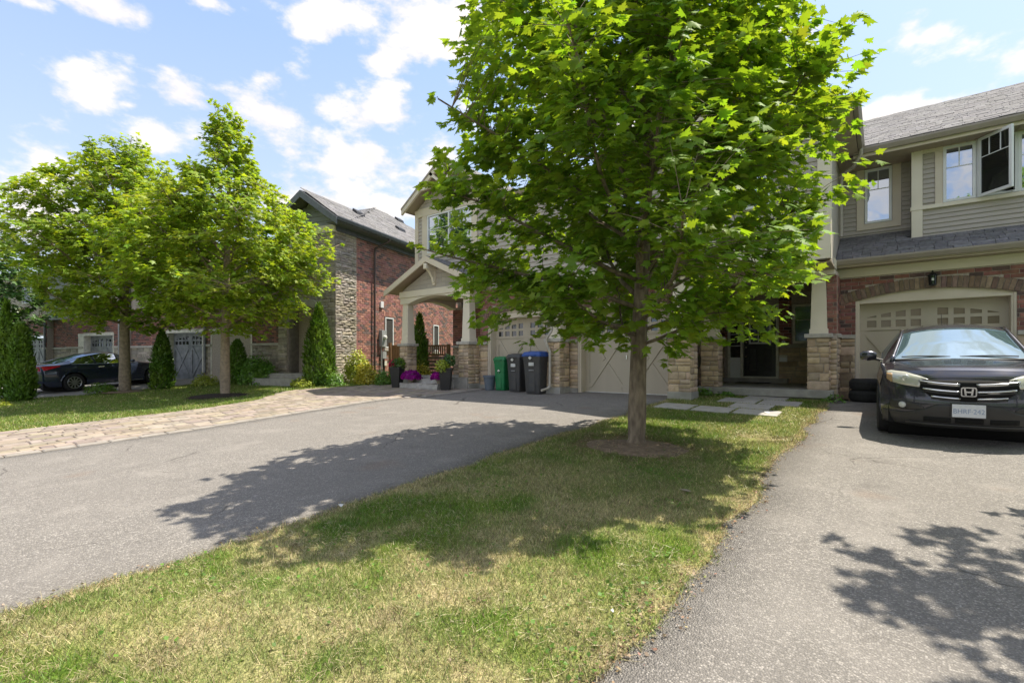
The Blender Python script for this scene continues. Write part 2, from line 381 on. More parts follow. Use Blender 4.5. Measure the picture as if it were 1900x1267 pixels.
def m_asphalt(name, base, light, dark):
    m = D.materials.new(name); m.use_nodes = True; nt = m.node_tree; N = nt.nodes; Lk = nt.links
    b = N['Principled BSDF']; b.inputs['Roughness'].default_value = .88; b.inputs['Specular IOR Level'].default_value = .35
    gm = N.new('ShaderNodeNewGeometry'); P = gm.outputs['Position']
    def noise(s, d=3):
        n = N.new('ShaderNodeTexNoise'); n.inputs['Scale'].default_value = s; n.inputs['Detail'].default_value = d; Lk.new(P, n.inputs['Vector']); return n.outputs[0]
    def rng_(x, a, b_, c=0, d=1):
        q = N.new('ShaderNodeMapRange'); q.inputs[1].default_value = a; q.inputs[2].default_value = b_; q.inputs[3].default_value = c; q.inputs[4].default_value = d; Lk.new(x, q.inputs[0]); return q.outputs[0]
    def mix(f, a, c, blend='MIX'):
        q = N.new('ShaderNodeMix'); q.data_type = 'RGBA'; q.blend_type = blend
        if isinstance(f, float): q.inputs[0].default_value = f
        else: Lk.new(f, q.inputs[0])
        for i, x in ((6, a), (7, c)):
            if isinstance(x, tuple): q.inputs[i].default_value = (*x, 1)
            else: Lk.new(x, q.inputs[i])
        return q.outputs[2]
    vo = N.new('ShaderNodeTexVoronoi'); vo.inputs['Scale'].default_value = 105; Lk.new(P, vo.inputs['Vector'])
    sep = N.new('ShaderNodeSeparateColor'); Lk.new(vo.outputs['Color'], sep.inputs[0])
    vo2 = N.new('ShaderNodeTexVoronoi'); vo2.inputs['Scale'].default_value = 330; Lk.new(P, vo2.inputs['Vector'])
    s2 = N.new('ShaderNodeSeparateColor'); Lk.new(vo2.outputs['Color'], s2.inputs[0])
    c = mix(rng_(s2.outputs[0], 0, 1, 0, .7), base, dark)
    c = mix(rng_(sep.outputs[0], .62, .95), c, light)
    c = mix(rng_(vo.outputs['Distance'], .45, .8, 0, .75), c, dark)
    c = mix(rng_(noise(26, 3), .35, .65, .0, .45), c, dark)
    c = mix(rng_(noise(.55, 4), .38, .66, 0, .35), c, tuple(x * .72 for x in base))
    c = mix(rng_(noise(2.3, 5), .52, .72, 0, .30), c, tuple(x * 1.25 for x in base))
    st = N.new('ShaderNodeVectorMath'); st.operation = 'MULTIPLY'; st.inputs[1].default_value = (3.2, .28, 0); Lk.new(P, st.inputs[0])
    n8 = N.new('ShaderNodeTexNoise'); n8.inputs['Scale'].default_value = 1; n8.inputs['Detail'].default_value = 3; Lk.new(st.outputs[0], n8.inputs['Vector'])
    c = mix(rng_(n8.outputs[0], .5, .72, 0, .22), c, tuple(x * .6 for x in base))
    c = mix(rng_(noise(.9, 2), .66, .76, 0, .25), c, (.22, .13, .08))
    nn = N.new('ShaderNodeTexNoise'); nn.inputs['Scale'].default_value = 1.8; nn.inputs['Detail'].default_value = 5; Lk.new(P, nn.inputs['Vector'])
    va = N.new('ShaderNodeVectorMath'); va.operation = 'MULTIPLY_ADD'; va.inputs[1].default_value = (.55, .55, 0); Lk.new(nn.outputs['Color'], va.inputs[0]); Lk.new(P, va.inputs[2])
    vc = N.new('ShaderNodeTexVoronoi'); vc.feature = 'DISTANCE_TO_EDGE'; vc.inputs['Scale'].default_value = .42; Lk.new(va.outputs[0], vc.inputs['Vector'])
    mk = N.new('ShaderNodeMath'); mk.operation = 'MULTIPLY'; Lk.new(rng_(vc.outputs['Distance'], .0, .006, .8, 0), mk.inputs[0]); Lk.new(rng_(noise(.7, 2), .5, .6), mk.inputs[1])
    c = mix(mk.outputs[0], c, (.05, .045, .04))
    c = mix(rng_(noise(1.7, 4), .66, .80, 0, .4), c, (.08, .072, .065))
    Lk.new(c, b.inputs['Base Color'])
    bp = N.new('ShaderNodeBump'); bp.inputs['Distance'].default_value = .006; bp.inputs['Strength'].default_value = .9
    h = N.new('ShaderNodeMath'); h.operation = 'SUBTRACT'; h.inputs[0].default_value = 1; Lk.new(vo.outputs['Distance'], h.inputs[1]); Lk.new(h.outputs[0], bp.inputs['Height']); Lk.new(bp.outputs[0], b.inputs['Normal'])
    MT[name] = m
m_asphalt('asphalt', (.262, .243, .222), (.44, .41, .375), (.125, .117, .108))
m_asphalt('asphalt_pale', (.30, .285, .265), (.42, .40, .375), (.2, .19, .18))


def vnoise(x, y, s, seed):
    r = np.random.default_rng(seed).random((128, 128)); x = np.asarray(x) / s + 500; y = np.asarray(y) / s + 500
    xi = np.floor(x).astype(int); yi = np.floor(y).astype(int); fx = x - xi; fy = y - yi; fx = fx * fx * (3 - 2 * fx); fy = fy * fy * (3 - 2 * fy)
    g = lambda a, b: r[a % 128, b % 128]
    return (g(xi, yi) * (1 - fx) + g(xi + 1, yi) * fx) * (1 - fy) + (g(xi, yi + 1) * (1 - fx) + g(xi + 1, yi + 1) * fx) * fy
def fbm(x, y, s, seed): return (vnoise(x, y, s, seed) * .5 + vnoise(x, y, s * .47, seed + 1) * .3 + vnoise(x, y, s * .2, seed + 2) * .2)


# ------------------------------------------------------------------ ground sheets
def sheet(name, fl, fr, y0, y1, sy, nx, dz, m, skirt=.06, label=None, tintf=None, kind='structure'):
    ys = np.linspace(y0, y1, max(2, int(round((y1 - y0) / sy)) + 1)); V = []; F = []
    for y in ys:
        a, b = fl(y), fr(y)
        xs = np.linspace(a, b, nx + 1); zs = gz(xs, y) + dz
        V.append((a, y, zs[0] - skirt)); V += [(x, y, z) for x, z in zip(xs, zs)]; V.append((b, y, zs[-1] - skirt))
    k = nx + 3
    for j in range(len(ys) - 1):
        for i in range(k - 1): F.append((j * k + i, j * k + i + 1, (j + 1) * k + i + 1, (j + 1) * k + i))
    V = np.array(V); t = None if tintf is None else tintf(V[:, 0], V[:, 1])
    o = link(name, mesh_np(name, V, F, t, smooth=True), m); o['kind'] = kind
    return o
def interp(tab):
    ys, xs = zip(*tab)
    return lambda y: float(np.interp(y, ys, xs))


GREEN = np.array([.095, .205, .022]); YGREEN = np.array([.235, .31, .045]); STRAW = np.array([.56, .47, .27]); BROWN = np.array([.24, .175, .11])
def lawn_tint(x, y, dry=1.):
    x = np.asarray(x); y = np.asarray(y)
    a = fbm(x, y, 1.5, 11); b = fbm(x, y, .42, 21); c = fbm(x, y, .16, 31)
    d = np.clip((a - .44) * 3.0 + (b - .5) * 1.8 + .45, 0, 1) * dry
    edge = np.clip(1 - np.abs(y - 2.2) / 3.6, 0, 1)          # the near part of the strip is the driest
    d = np.clip(d * (.34 + .85 * edge), 0, 1) if dry > .5 else d
    rim = np.minimum(np.abs(x + 3.86), np.abs(x + .95)); d = np.where(dry > .5, np.maximum(d, np.clip(1.3 - rim / .10 + (c - .5) * 3, 0, 1)), d)
    col = GREEN + (YGREEN - GREEN) * np.clip(b * 1.5, 0, 1)[:, None]
    col = col * (1 - d[:, None]) + STRAW * d[:, None]
    e = np.clip((c - .60) * 4, 0, .8) * d
    e = np.maximum(e, np.clip(1.5 - np.hypot(x + 2.66, (y - 6.1) / .75) * 1.15 + (c - .5) * 1.4, 0, .9) * (dry > .5)); e = np.maximum(e, np.clip(.9 - np.hypot(x + 1.35, y - 7.6) * 1.6 + (c - .5) * 2, 0, .7) * (dry > .5))
    return col * (1 - e[:, None]) + BROWN * e[:, None]


def m_attr(name, rough=1., bump=.01, bs=60, mul=.9):
    m = D.materials.new(name); m.use_nodes = True; nt = m.node_tree; N = nt.nodes; Lk = nt.links; b = N['Principled BSDF']
    b.inputs['Roughness'].default_value = rough; b.inputs['Specular IOR Level'].default_value = .1
    at = N.new('ShaderNodeAttribute'); at.attribute_name = 'tint'
    gm = N.new('ShaderNodeNewGeometry'); n = N.new('ShaderNodeTexNoise'); n.inputs['Scale'].default_value = bs; n.inputs['Detail'].default_value = 5; Lk.new(gm.outputs['Position'], n.inputs['Vector'])
    mr = N.new('ShaderNodeMapRange'); mr.inputs[1].default_value = .3; mr.inputs[2].default_value = .7; mr.inputs[3].default_value = .45 * mul; mr.inputs[4].default_value = 1.35 * mul; Lk.new(n.outputs[0], mr.inputs[0])
    q = N.new('ShaderNodeMix'); q.data_type = 'RGBA'; q.blend_type = 'MULTIPLY'; q.inputs[0].default_value = 1; Lk.new(at.outputs['Color'], q.inputs[6]); Lk.new(mr.outputs[0], q.inputs[7])
    Lk.new(q.outputs[2], b.inputs['Base Color'])
    bp = N.new('ShaderNodeBump'); bp.inputs['Distance'].default_value = bump; Lk.new(n.outputs[0], bp.inputs['Height']); Lk.new(bp.outputs[0], b.inputs['Normal'])
    MT[name] = m
m_attr('thatch', 1, .02, 70, .82)


def ground():
    xs = np.unique(np.concatenate([np.linspace(-400, -40, 10), np.arange(-40, 12, .5), np.linspace(12, 400, 10)]))
    ys = np.unique(np.concatenate([np.linspace(-300, -20, 8), np.arange(-20, 30, .5), np.linspace(30, 500, 10)]))
    X, Y = np.meshgrid(xs, ys); V = np.stack([X.ravel(), Y.ravel(), gz(X, Y).ravel() - .035], 1); n = len(xs)
    i, j = np.meshgrid(np.arange(n - 1), np.arange(len(ys) - 1)); a = (j * n + i).ravel(); F = np.stack([a, a + 1, a + n + 1, a + n], 1)
    t = np.tile(GREEN * .9, (len(V), 1))
    o = link('ground', mesh_np('ground', V, F, t, True), MT['thatch'], kind='structure')
ground()
XL, XR = -3.85, -.95
def wob(y, s, seed, a): return (float(vnoise(y, 0, s, seed)) - .5) * a
lawn_l = lambda y: -3.86 + wob(y, .7, 5, .16) + wob(y, .13, 6, .05)
lawn_r = lambda y: XR + wob(y, .8, 7, .14) + wob(y, .15, 8, .05)
sheet('lawn', lawn_l, lawn_r, -7, 12.9, .06, 44, .012, MT['thatch'], tintf=lambda x, y: lawn_tint(x, y))
pav_r = interp([(-8, -9.98), (3.4, -9.98), (5.2, -10.22), (7.85, -10.55), (8.5, -10.45), (9.4, -9.9), (11.3, -9.75)])
pav_l = interp([(-8, -13.3), (1.4, -13.4), (5.0, -13.45), (6.5, -14.0), (7.6, -15.2), (8.3, -15.7), (9.2, -15.4), (9.9, -14.9), (10.9, -14.4), (11.2, -14.0)])
sheet('driveway', lambda y: min(pav_r(y), -9.6) if y > 9 else pav_r(y), lambda y: lawn_l(y) - .0 if y < 11 else -3.45, -7, 11.98, .2, 14, .004, MT['asphalt'])
sheet('driveway', lambda y: lawn_r(y), lambda y: 4.6, -7, 13.84, .2, 12, .004, MT['asphalt'])
sheet('road', lambda y: -60, lambda y: 40, -17, -9, 2, 40, .0, MT['asphalt'])
sheet('pavement', lambda y: -60, lambda y: 40, -8.7, -7.1, .8, 40, .02, MT['concrete'])
sheet('bedding', pav_l, pav_r, -7, 11.25, .4, 8, -.012, MT['mortar'])
lfar_l = interp([(-7, -20.2), (2.3, -21.8), (3.3, -22.2), (4.2, -21.6), (6.4, -22.0), (7.9, -22.0), (8.8, -21.3), (9.7, -20.7), (10.3, -19.6), (10.9, -19.2), (11.6, -19.0), (14, -16)])
lfar_r = lambda y: pav_l(y) if y < 11.2 else -13.2
sheet('lawn', lfar_l, lfar_r, -7, 13.6, .2, 40, .012, MT['thatch'], tintf=lambda x, y: lawn_tint(x, y, .12) * .9)
sheet('driveway', lambda y: lfar_l(y) - 11.5, lfar_l, -7, 11.2, .5, 12, .004, MT['asphalt_pale'])


def grass(name, n, xa, xb, ya, yb, fl, fr, h0, h1, wd, tintf, bare, dens=None, seed=3, straws=0):
    r = np.random.default_rng(seed)
    x = r.uniform(xa, xb, n); y = r.uniform(ya, yb, n)
    if dens is not None:
        k = r.random(n) < dens(x, y); x = x[k]; y = y[k]
    L_ = np.interp(y, np.linspace(ya, yb, 400), [fl(q) for q in np.linspace(ya, yb, 400)]); R_ = np.interp(y, np.linspace(ya, yb, 400), [fr(q) for q in np.linspace(ya, yb, 400)])
    jit = r.normal(0, .025, len(x)); k = (x > L_ - np.abs(jit)) & (x < R_ + np.abs(jit)) & ~bare(x, y); x = x[k]; y = y[k]; n = len(x)
    z = gz(x, y) + .008
    dist = np.sqrt(x * x + y * y); sz = np.clip(dist / 4.5, 1, 3.2)
    h = r.uniform(h0, h1, n) * (.6 + .8 * fbm(x, y, .5, 77)) ; a = r.uniform(0, 2 * PI, n); ln = r.uniform(.2, 1.3, n) * h
    wv = wd * r.uniform(.6, 1.4, n) * sz
    t = tintf(x, y); pick = r.random(n); g = GREEN * 1.15
    t = np.where((pick < .42)[:, None], t * .45 + g * .6, t); t = np.where((pick > .84)[:, None], STRAW * 1.2, t); t = np.where(((pick > .74) & (pick < .84))[:, None], BROWN * .8, t)
    t = t * r.uniform(.5, 1.5, (n, 1))
    flat = (t[:, 0] > .3) & (r.random(n) < .6); h = np.where(flat, h * .35, h); ln = np.where(flat, ln * 1.8, ln)
    b = r.uniform(0, 2 * PI, n)
    p0 = np.stack([x - np.cos(b) * wv, y - np.sin(b) * wv, z], 1); p1 = np.stack([x + np.cos(b) * wv, y + np.sin(b) * wv, z], 1)
    p2 = np.stack([x + np.cos(a) * ln, y + np.sin(a) * ln, z + h], 1)
    V = np.stack([p0, p1, p2], 1).reshape(-1, 3); F = np.arange(len(V)).reshape(-1, 3); T = np.repeat(t, 3, 0)
    if straws:
        x = r.uniform(xa, xb, straws); y = ya + (yb - ya) * r.random(straws) ** 1.7; q = fbm(x, y, .4, 91) + .12 * (fbm(x, y, .12, 95) - .5) > .5; x, y = x[q], y[q]; n = len(x)
        L_ = -3.8; k = (x > L_) & (x < -1.0); x = x[k]; y = y[k]; n = len(x)
        a = r.uniform(0, 2 * PI, n); l = r.uniform(.03, .09, n) / 2; z = gz(x, y) + r.uniform(.02, .035, n); wq = .0011 * np.clip(np.sqrt(x * x + y * y) / 3, 1, 3)
        dx, dy = np.cos(a) * l, np.sin(a) * l; nx, ny = -np.sin(a) * wq, np.cos(a) * wq; tz = r.normal(0, .008, n)
        Q = np.stack([np.stack([x - dx - nx, y - dy - ny, z - tz], 1), np.stack([x - dx + nx, y - dy + ny, z - tz + .001], 1), np.stack([x + dx, y + dy, z + tz], 1)], 1).reshape(-1, 3)
        F = np.concatenate([F, np.arange(len(Q)).reshape(-1, 3) + len(V)]); V = np.concatenate([V, Q]); T = np.concatenate([T, np.repeat(STRAW[None] * r.uniform(.8, 1.2, (n, 1)), 3, 0)])
    o = link(name, mesh_np(name, V, F, T), MT['grass_blade'], kind='stuff')
    return o
TX, TY = -2.66, 6.25
FLAGS = [(-3.75, -3.05, 9.6, 10.35), (-3.0, -2.3, 9.6, 10.3), (-2.25, -1.5, 9.65, 10.3), (-2.5, -1.75, 10.36, 11.1), (-2.9, -2.15, 11.15, 11.95), (-2.1, -1.35, 11.15, 11.95), (-2.55, -1.7, 12.0, 12.8)]
def bare_main(x, y):
    d = np.hypot((x - TX) / 1.0, (y - TY + .15) / .62); b = d < .85 + .35 * (fbm(x, y, .3, 41) - .5) * 2
    d2 = np.hypot(x + 1.35, (y - 7.6)) < .45 * fbm(x, y, .3, 45) * 1.6
    for (a, c, e, f) in FLAGS: b = b | ((x > a) & (x < c) & (y > e) & (y < f))
    return b | (d2 & (fbm(x, y, .1, 3) > .45))
g1 = grass('grass', 560000, -4.1, -.8, -.3, 12.9, lawn_l, lawn_r, .022, .052, .0021, lambda x, y: lawn_tint(x, y), bare_main,
           dens=lambda x, y: np.clip(5.0 / np.maximum(np.hypot(x, y) ** 1.15, 1), .12, 1), straws=42000)
g1['label'] = 'short mown grass, patchy green and straw, on the strip round the near tree'; g1['category'] = 'grass'
g2 = grass('grass', 260000, -22.4, -13.2, -1.5, 13.2, lfar_l, lfar_r, .03, .065, .002, lambda x, y: lawn_tint(x, y, .10) * 1.0,
           lambda x, y: (np.hypot(x + 16.25, (y - 6.5)) < .75) | (np.hypot(x + 21.5, (y - 5.4)) < .8), dens=lambda x, y: np.clip((x + 24) / 9, .4, 1), seed=5)
g2['label'] = 'lush green lawn beyond the paver strip, round the two far maples'; g2['category'] = 'grass'


# ------------------------------------------------------------------ small pieces: bricks, stones, shingles, pavers
CAMP = Vector((0, 0, CZ)); RIGHT = Vector((CY, SY, 0)); FWD = Vector((-SY, CY, 0))
def proj(p):
    d = p - CAMP; s = d.dot(FWD)
    if s < .3: return None
    return CU_ + F_ * d.dot(RIGHT) / s, H_ - F_ * d.z / s, s
def brick_mesh(name, bev=.06):
    """unit piece: x -.5..+.5, z -.5..+.5, front at y=-1 (bevelled), back at y=0"""
    a = .5; b = .5 - bev * .45; c = .5 - bev
    V = [(-a, 0, -a), (a, 0, -a), (a, 0, a), (-a, 0, a), (-a, -.6, -a), (a, -.6, -a), (a, -.6, a), (-a, -.6, a), (-c, -1, -c), (c, -1, -c), (c, -1, c), (-c, -1, c)]
    F = [(8, 9, 10, 11)]
    for i in range(4):
        j = (i + 1) % 4; F += [(i, j, j + 4, i + 4), (i + 4, j + 4, j + 8, i + 8)]
    return np.array(V, float), F
def stone_mesh(seed, n=4, rough=.35):
    r = np.random.default_rng(seed); V = []; F = []
    for j in range(n + 1):
        for i in range(n + 1):
            x = i / n - .5; z = j / n - .5; e = i in (0, n) or j in (0, n)
            ex = .03 * r.uniform(-1, 1); V.append((x * (.98 if e else 1) + ex * .5, -.35 if e else -.75 - rough * r.uniform(-.5, .7), z * (.97 if e else 1) + ex * .8))
    for j in range(n):
        for i in range(n): F.append((j * (n + 1) + i, j * (n + 1) + i + 1, (j + 1) * (n + 1) + i + 1, (j + 1) * (n + 1) + i))
    m = n + 1; ring = [i for i in range(m)] + [j * m + n for j in range(1, m)] + [n * m + i for i in range(n - 1, -1, -1)] + [j * m for j in range(n - 1, 0, -1)]
    b = len(V); V += [(V[i][0], 0, V[i][2]) for i in ring]; k = len(ring)
    for q in range(k): F.append((ring[q], b + q, b + (q + 1) % k, ring[(q + 1) % k]))
    return np.array(V, float), F
PIECE = {'brick': [brick_mesh('b')], 'stone': [stone_mesh(s) for s in range(8)], 'shingle': [brick_mesh('s', .02)], 'paver': [brick_mesh('p', .05)]}
PM = {}


def pieces(name, items, mt, par, fr, limit=300, kinds=None, stuff_name=None, smooth=False):
    """items: (cx,cy,cz, sx,depth,sz, R(3x3 Matrix from piece to frame), tint). The ones that show largest become objects, the rest one mesh."""
    if not items: return
    base = BASE[par.name] if par else Vector((0, 0, 0))
    protos = PIECE[kinds or name]
    for i, (V, F) in enumerate(protos):
        if (kinds or name, i, mt) not in PM:
            me = D.meshes.new(name); me.from_pydata([tuple(v) for v in V], [], F); me.materials.append(MT[mt])
            a = me.color_attributes.new('tint', 'FLOAT_COLOR', 'POINT'); a.data.foreach_set('color', np.ones(len(V) * 4, np.float32))
            if smooth: me.polygons.foreach_set('use_smooth', np.ones(len(F), bool))
            PM[(kinds or name, i, mt)] = me
    sc = []
    for k, it in enumerate(items):
        p = fr @ Vector(it[:3]); q = proj(p); s = 0
        if q and -20 < q[0] < 1920 and -20 < q[1] < 1290:
            nrm = (fr.to_3x3() @ it[6]) @ Vector((0, -1, 0)); vis = nrm.dot((CAMP - p).normalized())
            if vis > .02:
                s = it[3] * it[5] / q[2] ** 2 * (vis + .1)
                if 1180 - 420 < q[0] < 1600 and q[1] < 590: s *= .3
        sc.append(s)
    order = sorted(range(len(items)), key=lambda k: -sc[k])
    ind = set(k for k in order[:limit] if sc[k] > 0)
    sv = []; sf = []; st = []
    for k, it in enumerate(items):
        cx, cy, cz, sx, dp, sz, R, tn = it
        pi = k % len(protos)
        if k in ind:
            o = D.objects.new(name, PM[(kinds or name, pi, mt)]); C.objects.link(o); o.color = (*tn, 1)
            S = Matrix.Diagonal((sx, dp, sz)); M = (R @ S).to_4x4(); M.translation = Vector((cx, cy, cz)) - base
            if par: o.parent = par; o.matrix_local = M
            else: o.matrix_world = fr @ M; o['kind'] = 'structure'
        else:
            V, F = protos[pi]; Rn = np.array(R); n = sum(len(a) for a in sv)
            sv.append((V * np.array([sx, dp, sz])) @ Rn.T + np.array([cx - base.x, cy - base.y, cz - base.z])); sf.append((n, F)); st += [tn] * len(V)
    if sv:
        Va = np.concatenate(sv); fs = [tuple(i + n for i in f) for n, F in sf for f in F]
        me = D.meshes.new(stuff_name or name); me.from_pydata(Va.tolist(), [], fs); me.materials.append(MT[mt])
        a = me.color_attributes.new('tint', 'FLOAT_COLOR', 'POINT'); t = np.ones((len(Va), 4), np.float32); t[:, :3] = st; a.data.foreach_set('color', t.ravel())
        if smooth: me.polygons.foreach_set('use_smooth', np.ones(len(fs), bool))
        o = D.objects.new(stuff_name or name + '_field', me); C.objects.link(o); o['kind'] = 'stuff'
        if par: o.parent = par
        else: o.matrix_world = fr
        return o


I3 = Matrix.Identity(3)
def face_R(nx):
    """nx: '-y' front, '+x', '-x' : direction the piece's front looks at"""
    return {'-y': I3, '+x': Matrix.Rotation(PI / 2, 3, 'Z'), '-x': Matrix.Rotation(-PI / 2, 3, 'Z'), '+y': Matrix.Rotation(PI, 3, 'Z')}[nx]
def cut(a, b, ex):
    """interval [a,b] minus the intervals ex"""
    out = [(a, b)]
    for (p, q) in ex:
        n = []
        for (x, y) in out:
            if q <= x or p >= y: n.append((x, y)); continue
            if p > x: n.append((x, p))
            if q < y: n.append((q, y))
        out = n
    return [(x, y) for x, y in out if y - x > .03]
def brick_tint(r, dark=.18):
    v = r.uniform(.75, 1.25); t = (v, v * r.uniform(.9, 1.12), v * r.uniform(.88, 1.15))
    u = r.random()
    if u < dark: return (.50 * v, .75 * v, .85 * v)
    if u > .9: return (1.25 * v, 1.35 * v, 1.3 * v)
    return t
def brick_field(a, b, z0, z1, plane, facing, ex=None, bl=.247, bh=.076, j=.010, rnd=None, proud=.012, dark=.18):
    r = rnd or random; it = []; row = 0; z = z0
    while z + bh <= z1 + .04:
        h = min(bh, z1 - z)
        if h < .02: break
        off = (row % 2) * (bl + j) / 2; x = a - off
        exs = ex(z + h / 2) if ex else []
        while x < b:
            for (p, q) in cut(max(x, a), min(x + bl, b), exs):
                c = (p + q) / 2; pos = (c, plane, z + h / 2) if facing in '-y+y' else (plane, c, z + h / 2)
                it.append((*pos, q - p, proud + r.uniform(-.002, .004), h, face_R(facing), brick_tint(r, dark)))
            x += bl + j
        z += bh + j; row += 1
    return it
def stone_tint(r, warm=1.):
    v = r.uniform(.72, 1.25); return (v * r.uniform(.97, 1.06), v, v * r.uniform(.88, 1.06))
def stone_field(a, b, z0, z1, plane, facing, rnd=None, ex=None, hs=(.09, .20), ws=(.16, .42), proud=.035, j=.012):
    r = rnd or random; it = []; z = z0
    while z < z1 - .03:
        h = r.choice([hs[0], hs[0] * 1.15, (hs[0] + hs[1]) / 2, hs[1]]) * r.uniform(.9, 1.1)
        if z + h > z1 - hs[0] * .6: h = z1 - z
        x = a; exs = ex(z + h / 2) if ex else []
        while x < b - .01:
            L_ = r.uniform(*ws)
            if x + L_ > b - ws[0] * .6: L_ = b - x
            for (p, q) in cut(x, x + L_ - j, exs):
                parts_ = [(z, h - j)] if (h < .15 or r.random() < .6) else [(z, h * .45 - j), (z + h * .45, h * .55 - j)]
                for (zz, hh) in parts_:
                    c = (p + q) / 2; pos = (c, plane, zz + hh / 2) if facing in '-y+y' else (plane, c, zz + hh / 2)
                    it.append((*pos, q - p, proud * r.uniform(.8, 1.25), hh, face_R(facing), stone_tint(r)))
            x += L_
        z += h
    return it


def arch_poly(cx, half, zs, rise, n=14):
    R = (half * half + rise * rise) / (2 * rise); cz = zs + rise - R; a0 = math.asin(half / R)
    return [(cx + R * math.sin(t), cz + R * math.cos(t)) for t in np.linspace(-a0, a0, n)], R, cz, a0
def arch_z(x, cx, half, zs, rise):
    R = (half * half + rise * rise) / (2 * rise); d = min(abs(x - cx), half); return zs + rise - R + math.sqrt(R * R - d * d)


# ------------------------------------------------------------------ building parts
def garage_door(par, x0, x1, z0, z1, y, m='gdoor', pane='glass_dark', label=None):
    W = x1 - x0; cx = (x0 + x1) / 2; s = W / 2.44; rt = MT[m]
    gd = part('garage_door', MB().box(x0, x1, y + .05, y + .09, z0, z1), rt, par, label)
    zs = [z0, z0 + .545, z0 + 1.085, z1 - .60]
    for i in range(3): part('panel', MB().box(x0 + .004, x1 - .004, y + .035, y + .049, zs[i] + .003, zs[i + 1] - .003), rt, gd)
    part('bottom_seal', MB().box(x0, x1, y - .004, y + .05, z0 - .035, z0 + .002), MT['label_white'] if m == 'gdoor' else MT['concrete'], gd)
    # raised cross boards on both leaves, lying on the panels
    zb, zt = z0 + .13, z1 - .66
    f0, f1 = y + .010, y + .0345
    for hx0, hx1 in ((x0 + .13 * s, cx - .13 * s), (cx + .13 * s, x1 - .13 * s)):
        hw = hx1 - hx0
        for sg in (1, -1):
            a = (hx0, zb) if sg > 0 else (hx1, zb); b = (hx1, zt) if sg > 0 else (hx0, zt)
            d = Vector((b[0] - a[0], b[1] - a[1])).normalized(); n = Vector((-d.y, d.x)) * .055
            c = ((a[0] + b[0]) / 2, (a[1] + b[1]) / 2)
            if sg > 0: segs = [(a, b)]
            else:
                k = .055 / abs(d.x * (-1) * 1) * .0 + .085
                segs = [(a, (c[0] - d.x * k, c[1] - d.y * k)), ((c[0] + d.x * k, c[1] + d.y * k), b)]
            for p, q in segs:
                part('cross_board', MB().prism([(p[0] - n.x, p[1] - n.y), (q[0] - n.x, q[1] - n.y), (q[0] + n.x, q[1] + n.y), (p[0] + n.x, p[1] + n.y)], 'y', f0, f1), rt, gd, bevel=.003)
    g0, g1 = y + .012, y + .0348
    for a, b in ((x0, x0 + .13 * s - .004), (cx - .13 * s + .004, cx + .13 * s - .004), (x1 - .13 * s + .004, x1)):
        part('stile', MB().box(a, b, g0, g1, z0, z1 - .60), rt, gd)
    for a, b in ((x0 + .13 * s, cx - .13 * s), (cx + .13 * s, x1 - .13 * s)):
        part('rail', MB().box(a, b, g0 + .001, g1, z0, zb - .03), rt, gd)
    # top section: lattice of lights under a shallow arch
    zr = z1 - .60; pw = .175 * s; pitch = .26 * s
    def arc(x): return z1 - .305 + .16 * (1 - (abs(x - cx) / (1.11 * s)) ** 2)
    cols = []
    for h in (0, 1):
        for i in range(4):
            a = (x0 + .13 * s + i * pitch) if h == 0 else (x1 - .13 * s - i * pitch - pw); cols.append((a, a + pw))
    cols.sort(); lat = MB(); prev = x0
    r1a, r1b, r2a = z1 - .53, z1 - .375, z1 - .305
    for a, b in cols:
        lat.box(prev, a, y + .012, y + .045, zr + .003, z1); prev = b
        lat.box(a, b, y + .012, y + .045, zr + .003, r1a); lat.box(a, b, y + .012, y + .045, r1b, r2a)
        lat.prism([(a, arc(a)), (b, arc(b)), (b, z1), (a, z1)], 'y', y + .012, y + .045)
        part('pane', MB().box(a, b, y + .036, y + .046, r1a, r1b), MT[pane], gd)
        part('pane', MB().prism([(a, r2a), (b, r2a), (b, arc(b)), (a, arc(a))], 'y', y + .036, y + .046), MT[pane], gd)
    lat.box(prev, x1, y + .012, y + .045, zr + .003, z1)
    part('window_section', lat, rt, gd)
    part('handle', MB().box(cx - .012, cx + .012, y - .02, y + .012, z0 + .88, z0 + .99), MT['chrome'], gd, bevel=.004)
    return gd


def window(par, x0, x1, z0, z1, y, fw=.055, muntin=True, mt='frame_white', glass='glass', split=1, side=None, depth=.08, top=.34):
    """side None: faces -y. side 'x': plane x=y, faces +x, x0/x1 are y values"""
    def bx(a, b, c, d, e, f):
        return MB().box(a, b, c, d, e, f) if side is None else MB().box(y - (d - y), y - (c - y), a, b, e, f)
    m = MB()
    def ad(a, b, c, d, e, f):
        q = bx(a, b, c, d, e, f); m.add(q.v, q.f)
    ya, yb = y - .02, y + depth
    ad(x0, x1, ya, yb, z0, z0 + fw); ad(x0, x1, ya, yb, z1 - fw, z1)
    ws = []
    n = split; w_ = (x1 - x0 - fw * (n + 1)) / n
    for i in range(n + 1): ad(x0 + i * (w_ + fw), x0 + i * (w_ + fw) + fw, ya, yb, z0 + fw, z1 - fw)
    f = part('window', m, MT[mt], par, bevel=.004)
    for i in range(n):
        a = x0 + fw + i * (w_ + fw); b = a + w_
        p = bx(a, b, y + .02, y + .035, z0 + fw, z1 - fw); part('pane', p, MT[glass], f)
        if muntin:
            q = bx((a + b) / 2 - .009, (a + b) / 2 + .009, y + .008, y + .019, z1 - fw - (z1 - z0) * top + .009, z1 - fw); part('muntin', q, MT[mt], f)
            q = bx(a, b, y + .0075, y + .0185, z1 - fw - (z1 - z0) * top - .009, z1 - fw - (z1 - z0) * top + .009); part('muntin', q, MT[mt], f)
    return f


